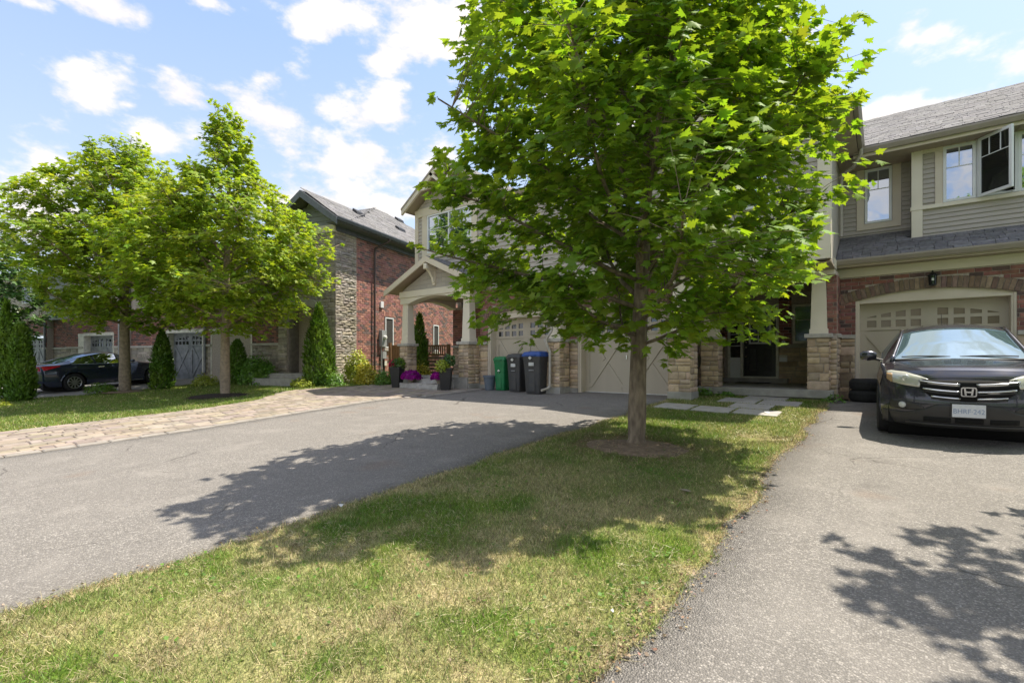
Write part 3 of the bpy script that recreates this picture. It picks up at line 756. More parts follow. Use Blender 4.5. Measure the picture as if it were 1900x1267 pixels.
def siding(par, a, b, z0, z1, plane, facing, ex=None, m='siding', exp=.115, top=None, rnd=None, limit=300):
    """lapped boards, each a part; top(z)->(a,b) clips boards under a gable"""
    r = rnd or random; z = z0; n = 0; extra = MB()
    while z < z1 - .015:
        zh = min(z + exp, z1); lo, hi = (a, b) if top is None else top((z + zh) / 2)
        for (p, q) in cut(lo, hi, ex((z + zh) / 2) if ex else []):
            if top is not None:
                l1, h1 = top(zh); pts = [(p, z), (q, z), (min(q, h1), zh), (max(p, l1), zh)]
            mb = MB(); k = .026
            if facing == '-y': vs = [(p, plane - k, z), (q, plane - k, z), (q, plane - .002, zh + .004), (p, plane - .002, zh + .004), (p, plane + .01, z), (q, plane + .01, z), (q, plane + .01, zh + .004), (p, plane + .01, zh + .004)]
            elif facing == '+x': vs = [(plane + k, p, z), (plane + k, q, z), (plane + .002, q, zh + .004), (plane + .002, p, zh + .004), (plane - .01, p, z), (plane - .01, q, z), (plane - .01, q, zh + .004), (plane - .01, p, zh + .004)]
            if top is not None and facing == '-y':
                l1, h1 = top(zh)
                for i in (3, 7): vs[i] = (max(p, l1), vs[i][1], vs[i][2])
                for i in (2, 6): vs[i] = (min(q, h1), vs[i][1], vs[i][2])
            v = r.uniform(.97, 1.03)
            mb.add(vs, [(0, 1, 2, 3), (7, 6, 5, 4), (0, 4, 5, 1), (1, 5, 6, 2), (2, 6, 7, 3), (3, 7, 4, 0)], (v, v, v))
            part('siding_board', mb, MT[m], par); n += 1
        z += exp


def shingles(par, P0, U, S, nu, ns, fr, ex=.145, wd=.32, clip=None, rnd=None, limit=250, m='shingle'):
    """P0 eave corner, U unit along eave, S unit up the slope"""
    r = rnd or random; U = Vector(U).normalized(); S = Vector(S).normalized(); Nn = U.cross(S).normalized()
    if Nn.z < 0: Nn = -Nn
    it = []; rows = int(ns / ex)
    for j in range(rows):
        x = -r.uniform(0, wd)
        while x < nu:
            w_ = wd * r.uniform(.5, 1.15); a = max(x, 0); b = min(x + w_ - .006, nu); x += w_
            if b - a < .04: continue
            c = Vector(P0) + U * (a + b) / 2 + S * (j * ex + ex / 2)
            if clip and not clip(c): continue
            R = Matrix((U, -Nn, S)).transposed(); t = r.uniform(.78, 1.25); it.append((*(c), b - a, .010 + r.choice((0, .004, .008)), ex * 1.0, R, (t, t * r.uniform(.98, 1.02), t * r.uniform(.97, 1.04))))
    pieces('shingle', it, 'shingle', par, fr, limit)
def roof_slab(par, pts, thick, m='fascia_grey', name='roof'):
    """pts: 3D polygon of the upper face"""
    p = [Vector(q) for q in pts]; n = (p[1] - p[0]).cross(p[2] - p[0]).normalized()
    if n.z < 0: n = -n
    k = len(p); vs = p + [q - n * thick for q in p]
    fs = [tuple(range(k)), tuple(range(2 * k - 1, k - 1, -1))] + [(i, i + k, (i + 1) % k + k, (i + 1) % k) for i in range(k)]
    return part(name, MB().add(vs, fs), MT[m], par)
def gutter(par, p, q, out, m='gutter', h=.115, d=.12, label=None):
    """eaves gutter from p to q (top back edge), projecting along out"""
    p = Vector(p); q = Vector(q); o = Vector(out).normalized(); Z = Vector((0, 0, 1))
    prof = [(0, 0), (0, -h), (d * .62, -h), (d * .78, -h * .72), (d, -h * .3), (d, 0), (d - .012, 0), (d - .014, -.03), (.012, -.03), (.012, 0)]
    mb = MB(); n = len(prof); vs = [p + o * a + Z * b for a, b in prof] + [q + o * a + Z * b for a, b in prof]
    fs = [tuple(range(n)), tuple(range(2 * n - 1, n - 1, -1))] + [(i, i + n, (i + 1) % n + n, (i + 1) % n) for i in range(n)]
    return part('gutter', mb.add(vs, fs), MT[m], par, label)
def rake(par, p, q, y0, y1, drop, m='trim', name='rake_board'):
    """sloping board on a gable from p to q (x,z top edge), between y0 and y1"""
    return part(name, MB().prism([(p[0], p[1]), (q[0], q[1]), (q[0], q[1] - drop), (p[0], p[1] - drop)], 'y', y0, y1), MT[m], par)


def column(par, x0, x1, y0, y1, zf, ztop, zcap=2.05, foot=.74, label=None, rnd=None):
    """a stone pier with a cap and a tapered post"""
    r = rnd or random
    c = part('column', MB().box(x0 + .02, x1 - .02, y0 + .02, y1 - .02, zf, zcap - .09), MT['mortar'], par, label)
    if foot: part('footing', MB().box(x0 - .01, x1 + .01, y0 - .01, y1 + .01, zf, foot), MT['concrete'], c, bevel=.01)
    z0 = foot or zf
    it = stone_field(x0, x1, z0, zcap - .09, y0 + .02, '-y', r, hs=(.10, .19), ws=(.17, .34), proud=.034)
    it += stone_field(y0 + .0, y1, z0, zcap - .09, x1 - .02, '+x', r, hs=(.10, .19), ws=(.17, .34), proud=.034)
    it += stone_field(y0, y1, z0, zcap - .09, x0 + .02, '-x', r, hs=(.10, .19), ws=(.17, .34), proud=.034)
    pieces('stone', it, 'stone', c, FR_W, 60, 'stone', smooth=True)
    part('cap', MB().box(x0 - .055, x1 + .055, y0 - .055, y1 + .03, zcap - .09, zcap), MT['ledge'], c, bevel=.012)
    cx, cy = (x0 + x1) / 2, (y0 + y1) / 2; w_ = (x1 - x0) / 2 - .035; d = min((y1 - y0) / 2 - .03, w_)
    part('plinth', MB().box(cx - w_, cx + w_, cy - d, cy + d, zcap, zcap + .11), MT['column'], c, bevel=.006)
    a, b = w_ - .02, w_ * .72; vs = []
    for (k, z) in ((a, zcap + .11), (b, ztop)):
        kd = k * d / w_; vs += [(cx - k, cy - kd, z), (cx + k, cy - kd, z), (cx + k, cy + kd, z), (cx - k, cy + kd, z)]
    part('shaft', MB().add(vs, [(3, 2, 1, 0), (4, 5, 6, 7), (0, 1, 5, 4), (1, 2, 6, 5), (2, 3, 7, 6), (3, 0, 4, 7)]), MT['column'], c, bevel=.006)
    return c


def garage_front(par, xl, xr, d0, d1, Y, ztop, fr=FR_W, seed=1, floor=.61, pane='glass_dark', dm='gdoor', nb=300, warm='stone', ydoor=None, lights=True):
    """brick wall over a stone dado, with an arched garage opening"""
    r = random.Random(seed); yd = ydoor or Y + .27; o0, o1 = d0 - .075, d1 + .075; cx = (o0 + o1) / 2; half = (o1 - o0) / 2
    zs, rise = 2.81, .18
    wl = MB().box(xl, o0, Y, Y + .30, .3, ztop); wl.box(o1, xr, Y, Y + .30, .3, ztop)
    ap, R, cz, a0 = arch_poly(cx, half, zs, rise)
    wl.prism(ap + [(o1, ztop), (o0, ztop)], 'y', Y, Y + .30)
    wall = part('wall', wl, MT['mortar'], par)
    ring = .235
    def ex(z):
        e = []
        h2 = half + .19
        if z < zs: e.append((o0, o1))
        else:
            xs = [x for x in np.linspace(cx - h2, cx + h2, 120) if (x - cx) ** 2 + (z - cz) ** 2 < (R + ring + .02) ** 2]
            if xs: e.append((xs[0], xs[-1]))
        return e
    it = brick_field(xl, xr, 2.05, ztop, Y, '-y', ex, rnd=r)
    pieces('brick', it, 'brick', wall, fr, nb)
    n = int(2 * (a0 + .07) * (R + .1) / .088); it = []
    for i in range(n):
        t = -(a0 + .06) + (i + .5) * 2 * (a0 + .06) / n; rr = R + ring / 2 + .004
        Rm = Matrix.Rotation(t, 3, 'Y'); it.append((cx + rr * math.sin(t), Y, cz + rr * math.cos(t), 2 * (a0 + .06) * rr / n - .009, .02, ring, Rm, brick_tint(r, 0)))
    pieces('arch_brick', it, 'arch_brick', wall, fr, 60, 'brick')
    for a, b in ((xl, o0), (o1, xr)):
        if b - a > .08:
            pieces('stone', stone_field(a, b, .70, 1.96, Y, '-y', r, hs=(.10, .2), ws=(.2, .45), proud=.03), warm, wall, fr, 60, 'stone', smooth=True)
            part('ledge', MB().box(a, b - .002, Y - .06, Y - .001, 1.96, 2.045), MT['ledge'], wall, bevel=.01)
            part('footing', MB().box(a, b, Y - .045, Y - .001, .3, .70), MT['concrete'], wall)
    # timber casing and the board that fills the arch
    cs = MB().box(o0, d0, Y + .03, yd + .09, .45, zs); cs.box(d1, o1, Y + .03, yd + .09, .45, zs)
    part('door_casing', cs, MT['trim'] if dm == 'gdoor' else MT['frame_cream'], wall, bevel=.004)
    cs2 = MB().box(o0 + .0, o0 + .035, Y + .005, Y + .03, .45, zs - .01).box(o1 - .035, o1, Y + .005, Y + .03, .45, zs - .01)
    part('edge_trim', cs2, MT['trim'], wall)
    a_in, _, _, _ = arch_poly(cx, half - .001, zs - .001, rise, 18)
    part('arch_board', MB().prism(a_in + [(o1, 2.742), (o0, 2.742)], 'y', Y + .06, yd + .1), MT['trim'], wall)
    part('head_trim', MB().box(o0 + .035, o1 - .035, Y + .035, Y + .058, 2.75, 2.80), MT['trim'], wall)
    garage_door(par, d0, d1, floor, 2.742, yd, dm, pane)
    part('threshold', MB().box(o0, o1, Y + .0, yd + .1, .3, floor - .03), MT['concrete'], par)


def lantern(x, y, z, label, group='lanterns on the townhouse brick'):
    """carriage lantern on a wall that faces -y"""
    t = thing('wall_lantern', label, 'lantern', (x, y, z), group=group)
    part('backplate', MB().box(x - .05, x + .05, y - .02, y, z - .06, z + .12), MT['dark_metal'], t, bevel=.004)
    cy = y - .15
    part('arm', MB().tube([(x, y - .01, z + .10), (x, y - .07, z + .17), (x, cy, z + .15)], .011), MT['dark_metal'], t)
    part('roof', MB().lathe([(.012, .17), (.018, .135), (.05, .11), (.092, .072), (.095, .06), (.07, .058)], (x, cy, z), 8), MT['dark_metal'], t)
    for k in range(6):
        a = k * PI / 3; part('bar', MB().tube([(x + .066 * math.cos(a), cy + .066 * math.sin(a), z + .06), (x + .056 * math.cos(a), cy + .056 * math.sin(a), z - .13)], .006, 5), MT['dark_metal'], t)
    part('lamp_glass', MB().lathe([(.058, .058), (.05, -.12)], (x, cy, z), 12), MT['screen'], t)
    part('bulb', MB().lathe([(.005, -.07), (.028, -.04), (.03, 0), (.012, .03)], (x, cy - .03, z), 10), MT['bulb'], t, smooth=True)
    part('base', MB().lathe([(.066, -.12), (.066, -.14), (.02, -.16)], (x, cy, z), 10), MT['dark_metal'], t)
    return t


def downpipe(par, pts, m='downpipe', r=.036, strap=None):
    o = part('downpipe', MB().tube(pts, r, 8), MT[m], par, smooth=False)
    smooth_by_angle(o, 50)
    return o


# ------------------------------------------------------------------ the townhouse block: three homes
# right home
R_ = thing('townhouse', 'beige sided home with the black front door and the far right garage', 'house', (.6, 13.6, .5), group='attached brick and siding homes')
rr = random.Random(11)
garage_front(R_, -.83, 4.3, -.43, 2.01, 13.6, 3.36, seed=3, floor=.585, pane='glass_tan')
part('frieze', MB().box(-.9, 4.4, 13.56, 13.66, 3.36, 3.62), MT['column'], R_)
part('soffit', MB().box(-.9, 4.4, 13.16, 13.60, 3.55, 3.575), MT['soffit'], R_)
part('garage_side', MB().box(-1.0, -.80, 12.8, 16.3, .4, 3.4), MT['mortar'], R_)
pr = brick_field(12.8, 13.59, 2.05, 3.36, -.80, '+x', rnd=rr); pr += brick_field(-1.0, -.81, 2.05, 3.36, 12.8, '-y', rnd=rr)
pieces('brick', pr, 'brick', R_, FR_W, 60)
pieces('stone', stone_field(12.8, 13.59, .62, 1.96, -.80, '+x', rr, proud=.03) + stone_field(-1.0, -.80, .62, 1.96, 12.8, '-y', rr, proud=.03), 'stone', R_, FR_W, 40, 'stone', smooth=True)
part('ledge', MB().box(-.80, -.74, 12.8, 13.54, 1.96, 2.045), MT['ledge'], R_, bevel=.008)
gutter(R_, (-.9, 13.16, 3.70), (4.4, 13.16, 3.70), (0, -1, 0))
part('fascia', MB().box(-.9, 4.4, 13.161, 13.18, 3.54, 3.70), MT['trim'], R_)
roof_slab(R_, [(-3.9, 13.14, 3.70), (4.4, 13.14, 3.70), (4.4, 14.8, 4.585), (-3.9, 14.8, 4.585)], .1, 'shingle')
SL = Vector((0, 1, .533)).normalized()
shingles(R_, (-.85, 13.12, 3.70), (1, 0, 0), SL, 5.2, 1.72, FR_W, rnd=rr, limit=280, clip=lambda c: not (c.y > 14.06 and c.x > .52))
# recessed upper wall and projecting bay
part('upper_wall', MB().box(-1.0, .52, 14.65, 14.9, 4.2, 6.2), MT['siding'], R_)
bw = MB().box(.52, 1.57, 14.1, 14.3, 4.0, 6.2); bw.box(2.16, 4.3, 14.1, 14.3, 4.0, 6.2); bw.box(1.57, 2.16, 14.1, 14.3, 4.0, 4.82); bw.box(1.57, 2.16, 14.1, 14.3, 6.07, 6.2); bw.box(.52, .6, 14.3, 14.66, 4, 6.2)
part('bay_wall', bw, MT['siding'], R_)
part('room', MB().box(1.4, 2.4, 14.31, 16.5, 4.5, 6.2), MT['interior'], R_)
siding(R_, -.95, .50, 4.55, 6.12, 14.65, '-y', ex=lambda z: [(-.53, .35)] if z > 4.62 else [], exp=.108)
part('window_surround', MB().box(-.52, -.37, 14.61, 14.66, 4.63, 6.12).box(.17, .33, 14.61, 14.66, 4.63, 6.12).box(-.37, .17, 14.61, 14.66, 4.63, 4.77), MT['trim'], R_)
window(R_, -.36, .16, 4.77, 6.08, 14.61)
siding(R_, .70, .90, 4.93, 6.05, 14.1, '-y', exp=.108)
siding(R_, .70, 4.3, 4.16, 4.76, 14.1, '-y', exp=.1)
siding(R_, 2.9, 4.3, 4.93, 6.05, 14.1, '-y', exp=.108)
part('corner_board', MB().box(.50, .69, 14.04, 14.12, 4.16, 6.1), MT['column'], R_)
part('band_board', MB().box(.48, 4.3, 14.025, 14.12, 4.79, 4.87), MT['column'], R_)
part('window_surround', MB().box(.90, 1.03, 14.06, 14.12, 4.87, 6.1), MT['trim'], R_)
window(R_, 1.03, 1.55, 4.88, 6.08, 14.06)
window(R_, 2.17, 2.75, 4.88, 6.08, 14.06)
cs = MB().box(1.555, 1.60, 14.02, 14.13, 4.88, 6.08).box(2.12, 2.165, 14.02, 14.13, 4.88, 6.08).box(1.60, 2.12, 14.02, 14.13, 4.88, 4.92).box(1.60, 2.12, 14.02, 14.13, 6.04, 6.08)
part('window_frame', cs, MT['frame_white'], R_)
# the casement that stands open, hinged at its left
Mh = Matrix.Translation((1.585, 14.0, 0)) @ Matrix.Rotation(math.radians(-50), 4, 'Z')
sw = .66; sb = MB()
for b_ in ((0, sw, 4.86, 4.92), (0, sw, 6.03, 6.09), (0, .055, 4.92, 6.03), (sw - .055, sw, 4.92, 6.03)): sb.box(b_[0], b_[1], -.02, .03, b_[2], b_[3], M=Mh)
os_ = part('open_casement', sb, MT['frame_white'], R_, bevel=.004)
part('pane', MB().box(.055, sw - .055, 0, .012, 4.92, 6.03, M=Mh), MT['glass_dark'], os_)
for b_ in ((sw / 3 - .008, sw / 3 + .008, 5.68, 6.03), (2 * sw / 3 - .008, 2 * sw / 3 + .008, 5.68, 6.03), (.055, sw - .055, 5.665, 5.68)): part('muntin', MB().box(b_[0], b_[1], -.012, -.001, b_[2], b_[3], M=Mh), MT['frame_white'], os_)
part('window_arm', MB().tube([(1.62, 14.02, 4.90), (1.86, 13.78, 4.87), (2.1, 14.03, 4.90)], .008), MT['meter_grey'], R_)
# eaves and main roof
gutter(R_, (-.55, 13.62, 6.26), (4.4, 13.62, 6.26), (0, -1, 0))
part('fascia', MB().box(-.55, 4.4, 13.621, 13.64, 6.08, 6.26), MT['trim'], R_)
so = part('soffit', MB().box(-.9, 4.4, 13.64, 14.7, 6.10, 6.12), MT['soffit'], R_)
for i in range(42): part('soffit_rib', MB().box(-.85 + i * .125, -.835 + i * .125, 13.65, 14.6, 6.088, 6.10), MT['soffit'], so)
part('frieze', MB().box(.52, 4.3, 14.05, 14.12, 6.02, 6.10), MT['trim'], R_)
roof_slab(R_, [(-1.6, 13.56, 6.27), (4.6, 13.56, 6.27), (4.6, 18.5, 8.82), (-1.6, 18.5, 8.82)], .12, 'shingle')
SL = Vector((0, 4.94, 2.55)).normalized()
shingles(R_, (-.48, 13.54, 6.28), (1, 0, 0), SL, 5.0, 5.56, FR_W, rnd=rr, limit=300)
# porch: slab, ceiling, back wall, door
part('porch_slab', MB().box(-3.75, -.86, 12.62, 16.3, .62, .80), MT['concrete'], R_, bevel=.012)
part('porch_foundation', MB().box(-3.70, -.92, 12.72, 16.2, .3, .62), MT['concrete'], R_)
part('porch_beam', MB().box(-4.0, -.83, 12.66, 13.05, 3.34, 3.68), MT['column'], R_)
part('porch_ceiling', MB().box(-4.0, -.83, 11.7, 16.3, 3.44, 3.47), MT['soffit'], R_)
pw = MB().box(-4.0, -3.86, 16.2, 16.4, .6, 3.5).box(-2.46, -2.12, 16.2, 16.4, .6, 3.5).box(-1.0, -.8, 16.2, 16.4, .6, 3.5).box(-3.86, -2.46, 16.2, 16.4, 3.12, 3.5).box(-2.12, -1.0, 16.2, 16.4, .6, 1.83).box(-2.12, -1.0, 16.2, 16.4, 3.1, 3.5)
part('porch_wall', pw, MT['mortar'], R_)
ex = lambda z: [(-3.86, -2.46)] + ([(-2.13, -.99)] if z > 1.84 else [])
pieces('brick', brick_field(-4.0, -.8, 1.93, 3.44, 16.2, '-y', ex, rnd=rr), 'brick', R_, FR_W, 90, stuff_name='brick_field')
pieces('stone', stone_field(-2.46, -.8, .8, 1.84, 16.2, '-y', rr, hs=(.14, .24), ws=(.3, .6), proud=.012), 'stone', R_, FR_W, 60, 'stone', smooth=True)
part('ledge', MB().box(-2.46, -.8, 16.13, 16.21, 1.84, 1.93), MT['ledge'], R_)
window(R_, -2.10, -1.0, 1.95, 3.08, 16.17, mt='frame_cream', glass='screen', fw=.07)
part('step', MB().box(-4.0, -2.2, 15.95, 16.2, .80, .93), MT['concrete'], R_)
ds = part('front_door_frame', MB().box(-3.86, -3.79, 16.12, 16.25, .93, 3.12).box(-3.49, -3.42, 16.12, 16.25, .93, 3.12).box(-2.52, -2.45, 16.12, 16.25, .93, 3.12).box(-3.79, -3.49, 16.12, 16.25, 3.05, 3.12).box(-3.42, -2.52, 16.12, 16.25, 3.05, 3.12).box(-3.42, -2.52, 16.1, 16.25, .93, .98), MT['frame_cream'], R_)
sl = part('sidelight', MB().box(-3.79, -3.49, 16.16, 16.2, .93, 1.55).box(-3.79, -3.49, 16.16, 16.2, 3.0, 3.05), MT['frame_white'], R_)
for i in range(4): part('pane', MB().box(-3.79, -3.49, 16.18, 16.19, 1.56 + i * .36, 1.90 + i * .36), MT['glass_dark'], sl); part('muntin', MB().box(-3.79, -3.49, 16.165, 16.195, 1.90 + i * .36, 1.92 + i * .36), MT['frame_white'], sl)
fd = part('front_door', MB().box(-3.42, -2.52, 16.30, 16.34, .98, 3.05), MT['door_black'], R_, 'black panelled front door')
for a in (-3.27, -2.87):
    part('panel', MB().box(a, a + .2, 16.27, 16.30, 1.15, 1.83), MT['trim_black'], fd, bevel=.015)
st = part('storm_window', MB().box(-3.27, -2.66, 16.2, 16.23, 1.96, 2.01).box(-3.27, -3.22, 16.2, 16.23, 2.01, 3.0).box(-2.71, -2.66, 16.2, 16.23, 2.01, 3.0).box(-3.27, -2.66, 16.2, 16.23, 2.95, 3.0).box(-3.02, -3.0, 16.2, 16.23, 2.01, 2.95), MT['frame_white'], fd)
part('pane', MB().box(-3.22, -3.02, 16.21, 16.22, 2.01, 2.95), MT['screen'], R_); part('pane', MB().box(-3.0, -2.71, 16.21, 16.22, 2.01, 2.95), MT['screen'], R_)
for z in (2.02, 1.86, 1.58): part('lock', MB().lathe([(.03, 0), (.034, .01), (.02, .05), (.026, .07)], (0, 0, 0), 12, M=Matrix.Translation((-3.35, 16.29, z)) @ Matrix.Rotation(PI / 2, 4, 'X')), MT['chrome'], fd)
part('doormat', MB().box(-3.5, -2.6, 15.45, 15.93, .80, .815), MT['tyre'], R_, bevel=.004)
part('rear_sun_block', MB().box(-4.0, 4.4, 16.45, 18.3, .4, 6.2), MT['siding'], R_)  # unseen solid, added to stop sun leaking in round the porch door
column(R_, -1.36, -.93, 12.7, 13.1, .80, 3.36, foot=0, rnd=rr)
column(R_, -3.70, -3.26, 12.75, 13.15, .80, 3.36, foot=0, rnd=rr)
# gabled room over the porch
part('upper_room', MB().box(-3.9, -.86, 11.6, 14.9, 3.5, 6.3), MT['siding'], R_)
siding(R_, -3.7, -1.05, 3.78, 6.3, 11.6, '-y', ex=lambda z: [(-2.95, -1.8)] if 4.6 < z < 6.15 else [])
part('corner_board', MB().box(-1.06, -.84, 11.55, 11.62, 3.5, 6.3).box(-.88, -.83, 11.62, 11.8, 3.5, 6.3), MT['column'], R_)
part('band_board', MB().box(-3.9, -.84, 11.54, 11.60, 3.5, 3.78), MT['column'], R_)
window(R_, -2.85, -1.9, 4.75, 6.05, 11.56, split=2)
pk, ze, zp = (-2.33), 6.34, 7.36
def gable_top(x0, x1, ze, xp, zp): return lambda z: (x0 + (xp - x0) * max(0, (z - ze)) / (zp - ze), x1 - (x1 - xp) * max(0, (z - ze)) / (zp - ze))
part('gable_wall', MB().prism([(-3.9, 6.3), (-.86, 6.3), (pk, 7.2)], 'y', 11.62, 11.8), MT['siding'], R_)
siding(R_, -3.9, -.86, 6.3, 7.15, 11.6, '-y', top=gable_top(-3.9, -.86, 6.3, pk, 7.2))
for a in ((-4.33, ze), (-.45, ze)):
    roof_slab(R_, [(a[0], 11.05, a[1]), (pk, 11.05, zp), (pk, 16.5, zp), (a[0], 16.5, a[1])], .1, 'shingle')
    rake(R_, (a[0], a[1] + .01), (pk, zp + .01), 11.02, 11.05, .2)
gutter(R_, (-.45, 11.05, 6.33), (-.45, 13.9, 6.33), (1, 0, 0)); part('side_soffit', MB().box(-.85, -.46, 11.06, 14.6, 6.17, 6.19), MT['soffit'], R_)
downpipe(R_, [(-.40, 13.45, 6.24), (-.40, 13.45, 6.10), (-.55, 13.7, 5.93), (-.78, 13.9, 5.87), (-.80, 13.95, 5.6), (-.80, 13.95, 4.4)], r=.04)

# middle home
M_ = thing('townhouse', 'middle beige and brick home behind the near tree trunk', 'house', (-5.4, 11.65, .5), group='attached brick and siding homes')
rm = random.Random(12)
garage_front(M_, -6.9, -3.96, -6.56, -4.12, 11.65, 3.40, seed=5, ydoor=11.92)
column(M_, -3.96, -3.43, 11.1, 11.62, .35, 3.4, rnd=rm)
part('side_wall', MB().box(-4.2, -3.98, 11.95, 16.4, .35, 6.3), MT['mortar'], M_)
pieces('brick', brick_field(11.7, 16.2, 2.05, 3.4, -3.98, '+x', rnd=rm), 'brick', M_, FR_W, 60)
pieces('stone', stone_field(11.7, 16.2, .62, 1.96, -3.98, '+x', rm), 'stone', M_, FR_W, 60, 'stone', smooth=True)
part('ledge', MB().box(-3.98, -3.92, 11.7, 16.1, 1.96, 2.045), MT['ledge'], M_)
part('beam', MB().box(-7.4, -3.4, 11.12, 11.66, 3.40, 3.72), MT['column'], M_)
part('upper_wall', MB().box(-6.9, -3.9, 11.7, 12.0, 3.4, 6.3), MT['siding'], M_)
siding(M_, -6.9, -3.95, 3.74, 6.25, 11.70, '-y', ex=lambda z: [(-6.1, -4.6)] if 4.7 < z < 6.15 else [])
window(M_, -6.1, -4.6, 4.75, 6.05, 11.66, split=2)
gutter(M_, (-9.3, 11.42, 6.42), (-4.35, 11.42, 6.42), (0, -1, 0))
part('soffit', MB().box(-9.3, -4.35, 11.42, 11.7, 6.28, 6.3), MT['soffit'], M_)
roof_slab(M_, [(-9.3, 11.37, 6.43), (-3.9, 11.37, 6.43), (-3.9, 18.5, 8.82), (-9.3, 18.5, 8.82)], .12, 'shingle')
lantern(-7.05 + .0, 11.63, 3.05, 'black lantern beside the downpipe column, half behind leaves') if False else None

part('rear_sun_block', MB().box(-13.0, -4.2, 14.2, 18.3, .4, 6.3), MT['siding'], M_)  # same added filler behind these two homes, unseen, keeps the sun out
# left home
L_ = thing('townhouse', 'left end home of the block with the gabled porch', 'house', (-10.4, 11.65, .5), group='attached brick and siding homes')
rl = random.Random(13)
garage_front(L_, -10.19, -6.9, -9.79, -7.35, 11.65, 3.66, seed=7, ydoor=11.92)
pieces('brick', brick_field(-13.3, -10.2, 2.05, 3.4, 13.6, '-y', rnd=rl), 'brick', L_, FR_W, 60)
part('porch_wall', MB().box(-13.3, -10.0, 13.6, 13.85, .4, 3.5), MT['mortar'], L_)
part('side_wall', MB().box(-13.3, -13.1, 13.85, 24, .4, 6.3).box(-10.35, -10.05, 11.95, 13.6, .4, 3.5), MT['mortar'], L_)
pieces('stone', stone_field(-13.3, -10.3, .6, 1.96, 13.6, '-y', rl), 'stone', L_, FR_W, 40, 'stone', smooth=True)
part('ledge', MB().box(-13.34, -10.3, 13.54, 13.6, 1.96, 2.045), MT['ledge'], L_)
column(L_, -13.47, -13.04, 11.1, 11.53, .35, 3.42, rnd=rl)
column(L_, -10.62, -10.19, 11.1, 11.62, .35, 3.42, rnd=rl)
column(L_, -7.31, -6.88, 11.1, 11.62, .35, 3.6, rnd=rl)
part('porch_floor', MB().box(-13.5, -10.2, 11.05, 13.6, .4, .93), MT['concrete'], L_)
# porch gable: arched beam, siding, rakes, bracket
bx0, bx1 = -13.47, -10.17
arc = [(x, 3.42 + .19 * (1 - ((x - (bx0 + bx1) / 2) / 1.22) ** 2)) for x in np.linspace(-13.04, -10.60, 15)]
part('arched_beam', MB().prism([(bx0, 3.42)] + arc + [(bx1, 3.42), (bx1, 3.63), (bx0, 3.63)], 'y', 11.14, 11.5), MT['column'], L_, bevel=.005)
part('beam_board', MB().box(bx0 - .02, bx1 + .02, 11.11, 11.45, 3.635, 3.85), MT['column'], L_, bevel=.005)
arc = [(y, 3.42 + .19 * (1 - ((y - 12.55) / 1.02) ** 2)) for y in np.linspace(11.53, 13.57, 12)]
part('side_beam', MB().prism([(11.5, 3.42)] + arc + [(13.6, 3.42), (13.6, 3.85), (11.5, 3.85)], 'x', -13.45, -13.15), MT['column'], L_)
part('porch_ceiling', MB().box(-13.45, -10.2, 11.5, 13.6, 3.70, 3.73), MT['soffit'], L_)
pk, ze, zp = -11.77, 3.90, 4.86
part('porch_gable_wall', MB().prism([(-13.47, 3.85), (-10.17, 3.85), (-10.4, 4.0), (pk, 4.66), (-13.2, 4.0)], 'y', 11.2, 11.35), MT['siding'], L_)
for z, a in ((3.86, .155), (4.02, .155), (4.18, .155), (4.34, .155)):
    t = gable_top(-13.5, -10.1, 3.86, pk, 4.66); lo, hi = t(z); l2, h2 = t(z + a); x = lo
    while x < hi - .02:
        x2 = min(x + .17 * rl.choice((1, 1, 2, 1.5)), hi)
        pts = [(x, z), (x2, z), (min(x2, h2) if x2 > h2 else x2, z + a), (max(x, l2) if x < l2 else x, z + a)]
        if pts[2][0] > pts[3][0] + .01:
            v = rl.uniform(.94, 1.05); part('shake', MB().prism([(p - (.003 if i in (1, 2) else 0), q - (.004 if i > 1 else 0)) for i, (p, q) in enumerate(pts)], 'y', 11.18, 11.2, (v, v, v)), MT['siding'], L_)
        x = x2
for a in (-13.89, -9.65):
    roof_slab(L_, [(a, 10.78, ze), (pk, 10.78, zp), (pk, 12.2, zp), (a, 12.2, ze)], .05, 'shingle')
    roof_slab(L_, [(a, 10.80, ze - .05), (pk, 10.80, zp - .05), (pk, 11.6, zp - .05), (a, 11.6, ze - .05)], .03, 'soffit', 'soffit')
    rake(L_, (a, ze - .01), (pk, zp - .01), 10.75, 10.80, .19)
for sg, x0 in ((1, -9.65),):
    S = Vector((pk - x0, 0, zp - ze)).normalized(); shingles(L_, (x0, 10.77, ze + .004), (0, 1, 0), S, .88, 2.3, FR_W, rnd=rl, limit=80)
gutter(L_, (-13.89, 10.8, ze), (-13.89, 12.2, ze), (-1, 0, 0), d=.09, h=.09)
br = MB().box(pk - .07, pk + .07, 10.72, 11.18, 4.42, 4.60)
br2 = MB()
cv = [(11.17, 4.0), (11.09, 4.02), (11.04, 4.18), (10.93, 4.33), (10.80, 4.42), (10.80, 4.50), (11.17, 4.5)]
br2.prism([(y, z) for y, z in cv], 'x', pk - .045, pk + .045)
bo = part('bracket', br2, MT['column'], L_, bevel=.008); part('bracket_beam', br, MT['column'], bo, bevel=.02)
part('bracket_post', MB().box(pk - .06, pk + .06, 11.12, 11.18, 3.95, 4.45), MT['column'], bo)
